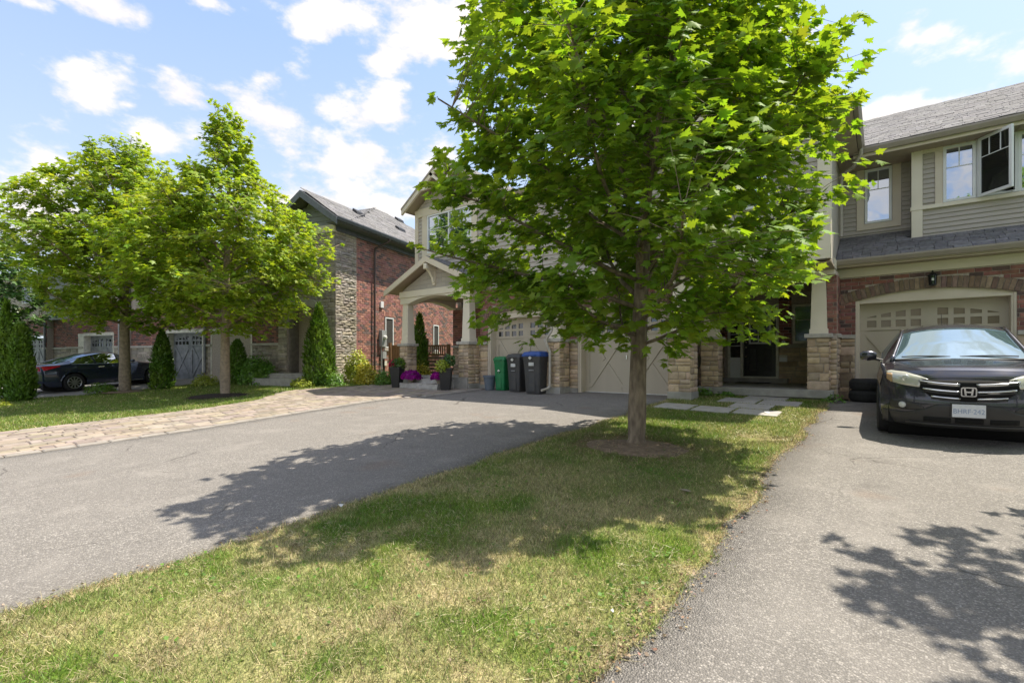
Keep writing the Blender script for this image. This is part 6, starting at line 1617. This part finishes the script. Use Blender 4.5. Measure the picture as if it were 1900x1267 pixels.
def coupe(name, label, lx, ly, rot, paint, seed, group=None, roof_z=1.43):
    """two door coupe / sedan; lx, ly = front end in the row frame, nose towards the houses"""
    w0 = FR_S @ Vector((lx, ly, 0)); w1 = FR_S @ Vector((lx, ly - 4.7, 0)); z0, z1 = G(w0.x, w0.y), G(w1.x, w1.y)
    t = thing(name, label, 'car', (lx, ly - 2.4, z1), FR_S, group=group)
    sl = math.atan((z1 - z0) / 4.7)
    M = Matrix.Translation((lx, ly, z0 + .004)) @ Matrix.Rotation(PI, 4, 'Z') @ Matrix.Rotation(sl, 4, 'X')
    k = roof_z / 1.43
    W = tf([(0, .60), (.12, .74), (.35, .85), (.8, .91), (1.4, .925), (3.6, .925), (4.2, .90), (4.55, .82), (4.72, .68), (4.8, .58)])
    belt = tf([(0, .62), (.15, .70), (.6, .80), (1.2, .88), (1.6, .93), (3.2, .97), (3.8, 1.0), (4.4, .99), (4.7, .96), (4.8, .92)])
    wbf = tf([(0, .56), (.15, .70), (.5, .80), (1.0, .86), (3.6, .86), (4.2, .80), (4.6, .70), (4.8, .55)])
    wr = tf([(0, .45), (.5, .68), (1.3, .74), (1.45, .72), (2.15, .60), (2.9, .56), (3.4, .58), (4.1, .66), (4.5, .62), (4.8, .45)])
    zr = tf([(0, .66), (.3, .77), (.8, .86), (1.3, .93), (1.45, .96), (2.2, 1.33 * k), (2.7, 1.36 * k), (3.3, 1.26 * k), (4.1, 1.05), (4.4, 1.04), (4.72, 1.03), (4.8, .97)])
    zt = tf([(0, .68), (.3, .80), (.8, .90), (1.3, .97), (1.45, 1.0), (2.2, 1.39 * k), (2.6, 1.43 * k), (3.1, 1.37 * k), (3.6, 1.24 * k), (4.15, 1.07), (4.4, 1.06), (4.72, 1.05), (4.8, .98)])
    sill = tf([(0, .30), (.3, .22), (1.2, .19), (4, .2), (4.5, .24), (4.8, .34)])
    c = Car(t, M, 4.8, W, sill, belt, wbf, wr, zr, zt, (.95, 3.72), .335, paint, [(1.62, 2.95, 0), (3.02, 3.72, 0)], [(1.42, 2.2), (3.12, 4.12)], y0=0, arch=.05)
    for i, nm in ((0, 'front_panel'), (-1, 'rear_panel')):
        r0 = c.P[i]; pts = [M @ Vector(p) for p in r0] + [M @ Vector((-p[0], p[1], p[2])) for p in r0[::-1][1:]]
        part(nm, MB().add(pts, [tuple(range(len(pts)))]), MT[paint], t)
    for y in (.95, 3.72):
        for sg in (1, -1): wheel(t, (.83 * sg, y, .335), .335, .21, sg, M, 10)
        part('wheel_liner', MB().lathe([(.38, -.80), (.38, .80)], n=24, M=M @ Matrix.Translation((0, y, .335)) @ Matrix.Rotation(PI / 2, 4, 'Y')), MT['dark_hole'], t)
    part('underbody', MB().box(-.8, .8, .2, 4.6, .19, .4, M=M), MT['dark_hole'], t)
    for sg in (1, -1):
        # tail lamp wraps the rear corner
        P = []
        for y in np.linspace(4.08, 4.80, 14):
            i = int(np.argmin(np.abs(c.ys - y))); r0 = c.P[i]; f = (y - 4.08) / .72
            zt_ = .985 - .01 * f; zb_ = .955 - .13 * min(1, f * 1.5); row = []
            for q in np.linspace(0, 1, 5):
                z = zb_ + (zt_ - zb_) * q; x = np.interp(z, r0[:c.nl + 1, 2], r0[:c.nl + 1, 0]); row.append(((x + .008) * sg, y + (.012 if f > .9 else 0), z))
            P.append(row)
        for x in (.45, .34, .24): P.append([(x * sg, 4.815, zb_ + (zt_ - zb_) * q) for q in np.linspace(0, 1, 5)])
        grid_part('tail_lamp', np.array(P), 'tail_red', t, M)
        part('window_trim', MB().tube([M @ Vector(((wbf(y) + .004) * sg, y, belt(y) + .008)) for y in np.linspace(1.55, 3.75, 12)] , .010, 5), MT['chrome'], t)
        part('roof_trim', MB().tube([M @ Vector(((wr(y) + .006) * sg, y, zr(y))) for y in np.linspace(1.6, 3.9, 14)], .010, 5), MT['chrome'], t)
        part('rocker_trim', MB().tube([M @ Vector(((W(y) - .03) * sg, y, .235)) for y in np.linspace(1.4, 3.25, 6)], .014, 5), MT['chrome'], t)
        part('door_handle', MB().tube([M @ Vector(((W(2.9) + .022) * sg, y, .86)) for y in (2.76, 2.80, 2.92, 2.96)], .014, 6), MT['chrome'], t)
        part('door_seam', MB().tube([M @ Vector(((np.interp(z, [.25, .5, .75, .95], [W(3.0) - .035, W(3.0) + .001, W(3.0) + .001, wbf(3.0) + .002])) * sg, 3.0 - .12 * max(0, (.5 - z)) * 2, z)) for z in (.26, .4, .55, .7, .82, .95)], .006, 4), MT['dark_hole'], t)
        vs = []
        for x, s_ in ((.93, .5), (.97, .95), (1.04, .95), (1.08, .5)):
            for a in range(8): vs.append(M @ Vector((x * sg, 1.78 + .075 * s_ * math.cos(PI * a / 4), 1.02 + .06 * s_ * math.sin(PI * a / 4))))
        fs = [(i * 8 + a, i * 8 + (a + 1) % 8, (i + 1) * 8 + (a + 1) % 8, (i + 1) * 8 + a) for i in range(3) for a in range(8)] + [tuple(range(8)), tuple(range(24, 32))]
        part('door_mirror', MB().add(vs, fs), MT[paint], t, smooth=True)
        part('reflector', MB().box(.62 * sg - .06, .62 * sg + .06, 4.70, 4.79, .50, .54, M=M), MT['tail_red'], t)
    return t
coupe('parked_coupe', 'glossy dark navy coupe with red tail lamp beside the far maple', -.36, -.72, 0, 'paint_navy', 1)
coupe('parked_sedan', 'dark sedan farther left, partly hidden by the far left cedars', -6.9, -1.6, 0, 'paint_navy', 2, roof_z=1.5)


# ------------------------------------------------------------------ small things at the left porch and garage
def lathe_obj(name, prof, c, m, par, n=24, sm=True, label=None):
    o = part(name, MB().lathe(prof, c, n), MT[m], par, label, smooth=True); smooth_by_angle(o, 45); return o
# cut stone steps
for i, (a, b, c, d, z0, z1, lab) in enumerate(((-12.62, -10.85, 10.42, 10.84, .46, .735, 'lower rough edged stone step of the left porch'), (-12.45, -10.75, 10.80, 11.15, .5, .86, 'upper flat stone step of the left porch'))):
    r = random.Random(i); n = 14; vs = []; xs = np.linspace(a, b, n)
    for z in (z0, (z0 + z1) / 2, z1 - .03, z1):
        vs += [(x, c - (.03 if z < z1 - .04 else 0) + r.uniform(-.02, .02) * (z < z1 - .01), z + (r.uniform(-.004, .004))) for x in xs]
    vs += [(x, d, z1) for x in xs] + [(x, d, z0) for x in xs]
    fs = [(j * n + k, j * n + k + 1, (j + 1) * n + k + 1, (j + 1) * n + k) for j in range(5) for k in range(n - 1)] + [tuple(j * n for j in range(6))[::-1], tuple(j * n + n - 1 for j in range(6))]
    o = part('stone_step', MB().add(vs, fs), MT['flag'], None, lab); tag(o, lab, 'step', 'stone steps of the left porch')


def bin_(label, x, y, w, d, h, body, lid, group, sticker=True, round_back=False, seed=0):
    z = G(x, y) + .004; t = thing('wheeled_bin', label, 'bin', (x, y, z), rot=0, group=group)
    def ring(hw, hd, z_, rad=.05, n=4):
        o = []
        for cx, cy, a0 in ((hw - rad, hd - rad, 0), (-hw + rad, hd - rad, PI / 2), (-hw + rad, -hd + rad, PI), (hw - rad, -hd + rad, 1.5 * PI)):
            for i in range(n + 1): a = a0 + i * PI / 2 / n; o.append((x + cx + rad * math.cos(a), y + cy + rad * math.sin(a), z_))
        return o
    prof = [(.78, z + .01), (.80, z + .05), (.90, z + h * .55), (.955, z + h * .76), (1.0, z + h * .80), (1.0, z + h * .865)]
    rg = [ring(w / 2 * k, d / 2 * (k * .92), zz) for k, zz in prof]; n = len(rg[0]); vs = sum(rg, []); fs = [(j * n + i, j * n + (i + 1) % n, (j + 1) * n + (i + 1) % n, (j + 1) * n + i) for j in range(len(rg) - 1) for i in range(n)] + [tuple(range(n))[::-1], tuple(range((len(rg) - 1) * n, len(rg) * n))]
    o = part('body', MB().add(vs, fs), MT[body], t, smooth=True); smooth_by_angle(o, 35)
    L1 = ring(w / 2 * 1.06, d / 2 * 1.0, z + h * .86); L2 = ring(w / 2 * 1.06, d / 2 * 1.0, z + h * .90); L3 = ring(w / 2 * .93, d / 2 * .86, z + h * .965, .07); L4 = ring(w / 2 * .5, d / 2 * .5, z + h * .99, .07)
    vs = L1 + L2 + L3 + L4; fs = [(j * n + i, j * n + (i + 1) % n, (j + 1) * n + (i + 1) % n, (j + 1) * n + i) for j in range(3) for i in range(n)] + [tuple(range(n))[::-1], tuple(range(3 * n, 4 * n))]
    o = part('lid', MB().add(vs, fs), MT[lid], t, smooth=True); smooth_by_angle(o, 30)
    part('lid_handle', MB().box(x - w * .28, x + w * .28, y - d / 2 - .035, y - d / 2 + .02, z + h * .87, z + h * .905), MT[lid], o, bevel=.01)
    yf = lambda f: y - d / 2 * np.interp(f, [.0, .55, .76, .8], [.78 * .92, .90 * .92, .955 * .92, .92]) - .002
    part('front_recess', MB().prism([(x - w * .17, z + .06), (x + w * .17, z + .06), (x + w * .17, z + h * .45), (x + w * .10, z + h * .52), (x - w * .10, z + h * .52), (x - w * .17, z + h * .45)], 'y', float(yf(.3)) - .012, float(yf(.3)) + .05), MT[body], t, bevel=.012)
    part('grab_bar', MB().tube([(x - w * .13, float(yf(.5)) - .02, z + h * .54), (x + w * .13, float(yf(.5)) - .02, z + h * .54)], .012), MT['meter_grey' if body == 'bin_dark' else 'bin_green'], t)
    zd = z + h * (.83 if body == 'bin_dark' else .56); yy = float(yf(zd / 1 - z)) if False else y - d / 2 * (1.0 if body == 'bin_dark' else .88) - .006
    part('diamond_label', MB().prism([(x - w * .02, zd - .05), (x + w * .02 + .035, zd), (x - w * .02, zd + .05), (x - w * .06 - .035, zd)], 'y', yy - .002, yy + .01), MT['label_white'], t)
    if sticker:
        ys = y - d / 2 * .90 - .012; zz = z + h * .685
        st = part('sticker', MB().box(x - .07, x + .09, ys - .008, ys + .02, zz - .045, zz + .045), MT['label_white'], t)
        for k in (-.012, .014): part('print_line', MB().box(x - .06, x + .08, ys - .0095, ys - .0085, zz + k - .003, zz + k + .003), MT['plate_blue'], st)
    for sg in (-1, 1): part('wheel', MB().lathe([(.09, -.02), (.10, -.015), (.10, .015), (.09, .02)], n=18, M=Matrix.Translation((x + sg * w * .40, y + d * .36, z + .10)) @ Matrix.Rotation(PI / 2, 4, 'Y')), MT['tyre'], t)
    return t
gb = 'wheeled bins by the left garage'
bin_('green wheeled bin, smallest of the three in front of the garage', -9.0, 11.32, .42, .46, 1.02, 'bin_green', 'bin_green', gb, sticker=False)
bin_('dark grey wheeled bin with a dark lid between the green and the blue lidded bins', -8.36, 11.22, .50, .56, 1.10, 'bin_dark', 'bin_dark', gb)
bin_('dark wheeled bin with a bright blue lid beside the stone pier', -7.56, 11.02, .60, .66, 1.17, 'bin_dark', 'bin_blue', gb)
px, py = -9.42, 11.2; z = G(px, py)
t = thing('plant_pot', 'empty blue grey flower pot beside the green bin', 'pot', (px, py, z))
lathe_obj('body', [(.12, 0), (.135, .01), (.185, .38), (.205, .385), (.21, .44), (.195, .445), (.18, .39), (.17, .36), (.001, .35)], (px, py, z), 'pot_blue', t)


def planter(label, x, y, rot, seed, fol, fl, group):
    z = G(x, y); t = thing('tall_planter', label, 'planter', (x, y, z), group=group)
    M = Matrix.Translation((x, y, z)) @ Matrix.Rotation(rot, 4, 'Z'); vs = []
    for (k, zz) in ((.125, 0), (.185, .64), (.20, .64), (.20, .70), (.17, .70), (.165, .62)): vs += [M @ Vector(p) for p in ((-k, -k, zz), (k, -k, zz), (k, k, zz), (-k, k, zz))]
    fs = [(j * 4 + i, j * 4 + (i + 1) % 4, (j + 1) * 4 + (i + 1) % 4, (j + 1) * 4 + i) for j in range(5) for i in range(4)] + [(3, 2, 1, 0), (20, 21, 22, 23)]
    part('body', MB().add(vs, fs), MT['black_plastic'], t, bevel=.006)
    r = np.random.default_rng(seed)
    for (m, n, cx, cy, cz, rx, rz, ls) in fol:
        d = r.normal(0, 1, (n, 3)); d /= np.linalg.norm(d, axis=1, keepdims=True); P = d * np.cbrt(r.uniform(.2, 1, (n, 1))) * np.array([rx, rx, rz]) + np.array([cx, cy, cz + .70])
        link('leaves', leaf_mesh('leaves', P, orient(d + r.normal(0, .6, (n, 3)), d + r.normal(0, .4, (n, 3)) + np.array([0, 0, .2])), ls * r.uniform(.6, 1.3, n), DIA, r.uniform(.7, 1.3, (n, 1)) * np.ones(3)), MT[m], t, 'stuff')
    return t
gp = 'tall black planters flanking the porch steps'
planter('tall black planter with red blooms, left of the porch steps', -12.85, 10.50, .35, 3, [('dark_leaf', 500, .02, 0, .08, .22, .20, .06), ('cedar_leaf', 300, .14, .02, .12, .16, .16, .06), ('petal_red', 260, -.13, -.08, .10, .12, .13, .05)], None, gp)
planter('tall black planter with lime trailing leaves, right of the porch steps', -10.62, 10.55, .6, 4, [('lime_leaf', 420, .0, -.14, .05, .20, .20, .08), ('dark_leaf', 420, .06, .05, .22, .20, .18, .07), ('petal', 60, .02, .0, .25, .2, .16, .04)], None, gp)
def petunia(label, x, y, z, seed, rad=.34, dk=0):
    t = thing('petunia_pot', label, 'flowers', (x, y, z), group='purple petunias by the porch steps'); r = np.random.default_rng(seed)
    lathe_obj('pot', [(.09, 0), (.13, .17), (.145, .17), (.145, .20), (.12, .2), (.11, .17), (.001, .16)], (x, y, z), 'pot_tan', t)
    for (m, n, k, ls) in (('petal', 1100, 1.0, .055), ('dark_leaf', 350, .86, .05)):
        d = r.normal(0, 1, (n, 3)); d /= np.linalg.norm(d, axis=1, keepdims=True); d[:, 2] = np.abs(d[:, 2]) - .12; P = d * np.cbrt(r.uniform(.45, 1, (n, 1))) * np.array([rad, rad, .27]) * k + np.array([0, 0, .17])
        link('blooms' if m == 'petal' else 'leaves', leaf_mesh('blooms', P, orient(d + r.normal(0, .35, (n, 3)), r.normal(0, 1, (n, 3))), ls * r.uniform(.7, 1.3, n), DIA, r.uniform(.7, 1.3, (n, 1)) * np.ones(3), np.tile([1.5, 1, 1], (n, 1))), MT[m], t, 'stuff')
petunia('purple petunias on the left end of the lower step', -12.30, 10.62, .735, 5)
petunia('purple petunias at the foot of the lime planter, right of the step', -10.95, 10.62, .735, 6, .30)

# gate and fence between the houses
gx0, gy0 = -13.35, 13.5; gd = Vector((-.9667, -.20, 0)).normalized(); gz_ = .6
t = thing('wooden_gate', 'brown board gate and post seen through the porch', 'gate', (gx0, gy0, gz_))
Mg = Matrix.Translation((gx0, gy0, gz_)) @ Matrix.Rotation(math.atan2(gd.y, gd.x), 4, 'Z')
def gbx(n, a, b, c, d, e, f, par=t, m='wood'): part(n, MB().box(a, b, c, d, e, f, M=Mg), MT[m], par)
gbx('post', .02, .11, -.05, .05, 0, 1.5); gbx('post', 1.05, 1.16, -.05, .05, 0, 1.75); gbx('post', 2.9, 3.0, -.05, .05, 0, 1.6)
for k in range(9): gbx('gate_slat', .13 + k * .10, .18 + k * .10, -.012, .012, 1.12, 1.42)
gbx('rail', .11, 1.05, -.02, .02, 1.42, 1.48); gbx('rail', .11, 1.05, -.02, .02, 1.05, 1.12)
for k in range(7): gbx('gate_board', .12, 1.04, -.015, .015, .05 + k * .142, .18 + k * .142, m='old_wood')
for k in range(14): gbx('fence_board', 1.17 + k * .122, 1.28 + k * .122, -.012, .012, .05, 1.5)

# things near the right garage
t = thing('tyre_stack', 'two black tyres stacked flat beside the parked suv', 'tyres', (-.27, 13.05, G(-.27, 13.0)))
for i in range(2): 
    z = G(-.27, 13.0) + .005 + i * .245
    o = part('tyre', MB().lathe([(.20, .03), (.30, .0), (.335, .03), (.345, .08), (.345, .16), (.335, .21), (.30, .24), (.20, .21), (.19, .12), (.20, .03)], (-.27 + .02 * i, 13.05, z), 36, cap=False), MT['tyre'], t, smooth=True); smooth_by_angle(o, 40)
    for k in range(40):
        a = k * 2 * PI / 40; part('tread_block', MB().box(.340, .352, -.016, .016, .07, .17, M=Matrix.Translation((-.27 + .02 * i, 13.05, z)) @ Matrix.Rotation(a, 4, 'Z')), MT['tyre'], o)
sx, sy = -.72, 13.15; sz = G(sx, sy)
t = thing('plant_stand', 'weathered three tier wooden stand against the stone dado', 'stand', (sx, sy, sz))
for dx in (-.12, .13): part('leg', MB().tube([(sx + dx, sy - .22, sz), (sx + dx, sy + .14, sz + 1.02)], .016, 4), MT['old_wood'], t)
for k, (z, y) in enumerate(((.04, -.05), (.45, .04), (.86, .12))):
    tr_ = part('tray', MB().box(sx - .15, sx + .17, sy + y - .13, sy + y + .12, sz + z, sz + z + .02), MT['old_wood'], t)
    for (a, b, c, d) in ((-.15, .17, -.13, -.115), (-.15, .17, .105, .12), (-.15, -.135, -.115, .105), (.155, .17, -.115, .105)): part('side_board', MB().box(sx + a, sx + b, sy + y + c, sy + y + d, sz + z + .02, sz + z + .15), MT['old_wood'], tr_)
part('pot', MB().lathe([(.05, 0), (.08, .12), (.001, .12)], (sx, sy - .05, sz + .062), 14), MT['pot_tan'], t)
t = thing('mailbox', 'square cream letter box on the stone beside the front door', 'mailbox', (-2.33, 16.19, 1.40))
part('box', MB().box(-2.43, -2.23, 16.10, 16.185, 1.42, 1.62), MT['frame_white'], t, bevel=.01); part('flap', MB().box(-2.42, -2.24, 16.085, 16.099, 1.55, 1.615), MT['frame_cream'], t)
t = thing('doorbell', 'small white doorbell plate on the brick beside the door', 'doorbell', (-2.33, 16.19, 2.0)); part('plate', MB().box(-2.375, -2.285, 16.165, 16.186, 1.985, 2.04), MT['frame_white'], t, bevel=.004); part('button', MB().box(-2.34, -2.32, 16.16, 16.165, 2.0, 2.025), MT['meter_grey'], t)
ex_, ey_ = -3.93, 13.35
t = thing('utility_box', 'grey utility box with conduits on the wall left of the porch', 'utility box', (ex_, ey_, .6))
part('box', MB().box(-3.98, -3.84, 13.02, 13.26, 1.28, 1.58), MT['meter_grey'], t, bevel=.01)
for y, r, m in ((13.06, .018, 'dark_metal'), (13.11, .018, 'meter_grey'), (13.16, .020, 'meter_grey'), (13.22, .018, 'meter_grey')): part('conduit', MB().tube([(-3.91, y, .55), (-3.91, y, 1.28)], r), MT[m], t)
part('cable', MB().tube([(-3.93, 13.1, 1.58), (-3.93, 13.1, 1.85), (-3.93, 13.0, 2.1), (-3.93, 13.02, 2.4)], .012), MT['dark_metal'], t)
part('meter_base', MB().box(-3.98, -3.86, 12.95, 13.35, 2.2, 2.75), MT['meter_grey'], t, bevel=.01)
for y in (13.05, 13.25): part('meter_dial', MB().lathe([(.09, 0), (.088, .07), (.06, .11), (.001, .115)], n=18, M=Matrix.Translation((-3.86, y, 2.42)) @ Matrix.Rotation(PI / 2, 4, 'Y'), cap=False), MT['frame_white'], t, smooth=True)
for i, (x, y, h, n) in enumerate(((-3.45, 12.2, .22, 160), (-3.6, 11.9, .30, 120), (-3.0, 12.35, .14, 160), (-.85, 12.45, .18, 120))):
    shrub(['leafy weeds under the utility box', 'taller weeds beside the stone pier', 'low weeds along the porch slab', 'small weed at the right corner of the porch slab'][i], x, y, .22, .16, h, 60 + i, 'shrub_leaf', n, .06, name='weed', cat='weeds', stems=4)

# litter and fallen leaves
def scrap(name, label, x, y, s, m, seed, dz=.03):
    r = random.Random(seed); z = G(x, y) + dz; n = 7; vs = [(x + s * math.cos(2 * PI * k / n) * r.uniform(.6, 1.1), y + s * math.sin(2 * PI * k / n) * r.uniform(.6, 1.1), z + r.uniform(0, .025)) for k in range(n)] + [(x, y, z + .02)]
    o = part(name, MB().add(vs, [(k, (k + 1) % n, n) for k in range(n)]), MT[m], None, label); tag(o, label, 'litter'); m_ = o.modifiers.new('s', 'SOLIDIFY'); m_.thickness = .0015
scrap('paper_scrap', 'white paper scrap at the grass edge of the left driveway', -3.82, 2.5, .04, 'litter_white', 1)
scrap('paper_scrap', 'white paper scrap on the sunny grass near the porch flagstones', -1.72, 10.0, .06, 'litter_white', 2)
scrap('dry_leaf', 'pale dry leaf lying in the shaded grass', -1.45, 4.55, .06, 'pot_tan', 3)
scrap('bottle_cap', 'tiny white scrap in the grass by the right driveway', -1.12, 2.32, .014, 'litter_white', 4)


# loose dry bits along the driveway edges and on the soil, and broad leaved weeds in the lawn
def litter_bits():
    r = np.random.default_rng(88); xs, ys = [], []
    n = 2600; y = 1 + 10 * r.random(n) ** 1.3; rr_ = np.array([lawn_r(q) for q in y]); xs.append(rr_ + r.normal(-.01, .06, n)); ys.append(y)
    n = 1300; y = .3 + 10 * r.random(n); ll = np.array([lawn_l(q) for q in y]); xs.append(ll + r.normal(.01, .06, n)); ys.append(y)
    n = 900; a = r.uniform(0, 2 * PI, n); q = .25 + .8 * r.random(n); xs.append(TX + q * 1.1 * np.cos(a)); ys.append(TY + q * .75 * np.sin(a))
    n = 260; xs.append(r.uniform(-3.6, -1.1, n)); ys.append(r.uniform(1.2, 9, n))
    x = np.concatenate(xs); y = np.concatenate(ys); n = len(x)
    dm = np.hypot((x - TX) / 1.1, (y - TY) / .85); z = gz(x, y) + .018 + .055 * np.clip(1 - dm, 0, 1)
    nr = np.array([0, 0, 1.0]) + r.normal(0, .35, (n, 3)); yd = r.normal(0, 1, (n, 3)); tint = np.array([[.30, .215, .135]]) * r.uniform(.4, 1.7, (n, 1)) * (1 + r.normal(0, .12, (n, 3)))
    o = link('leaf_litter', leaf_mesh('leaf_litter', np.stack([x, y, z], 1), orient(nr, yd), r.uniform(.008, .026, n), DIA, np.abs(tint)), MT['grass_blade'], kind='stuff')
    o['label'] = 'dry brown leaf bits and crumbs along the driveway edges'; o['category'] = 'litter'
    r = np.random.default_rng(90); P = []
    for (cx, cy, sd, k) in ((-1.05, 1.9, .12, 60), (-1.1, 2.5, .10, 70), (-1.15, 3.1, .08, 50), (-1.3, 2.2, .3, 90), (-2.3, 2.2, .5, 120), (-3.3, 2.6, .4, 120), (-3.1, 3.8, .4, 140), (-2.0, 5.3, .25, 200), (-1.8, 5.0, .15, 120), (-3.4, 5.4, .22, 150), (-2.9, 1.3, .5, 110), (-3.6, 1.2, .2, 60), (-1.5, 4.2, .12, 70), (-1.2, 6.6, .12, 90), (-2.5, 8.3, .3, 160)):
        P.append(np.stack([r.normal(cx, sd, k), r.normal(cy, sd, k)], 1))
    P = np.concatenate(P); n = len(P); P = P[(P[:, 0] < -.97) & (P[:, 0] > -3.82)]; n = len(P); z = gz(P[:, 0], P[:, 1]) + r.uniform(.02, .05, n)
    nr = np.array([0, 0, 1.0]) + r.normal(0, .4, (n, 3)); tint = np.array([[.11, .215, .03]]) * r.uniform(.7, 1.5, (n, 1))
    o = link('lawn_weeds', leaf_mesh('lawn_weeds', np.column_stack([P, z]), orient(nr, r.normal(0, 1, (n, 3))), r.uniform(.014, .028, n), DIA, tint, np.tile([1.3, 1, 1], (n, 1))), MT['grass_blade'], kind='stuff')
    o['label'] = 'patches of clover and broad leaved weeds in the near lawn'; o['category'] = 'weeds'
litter_bits()
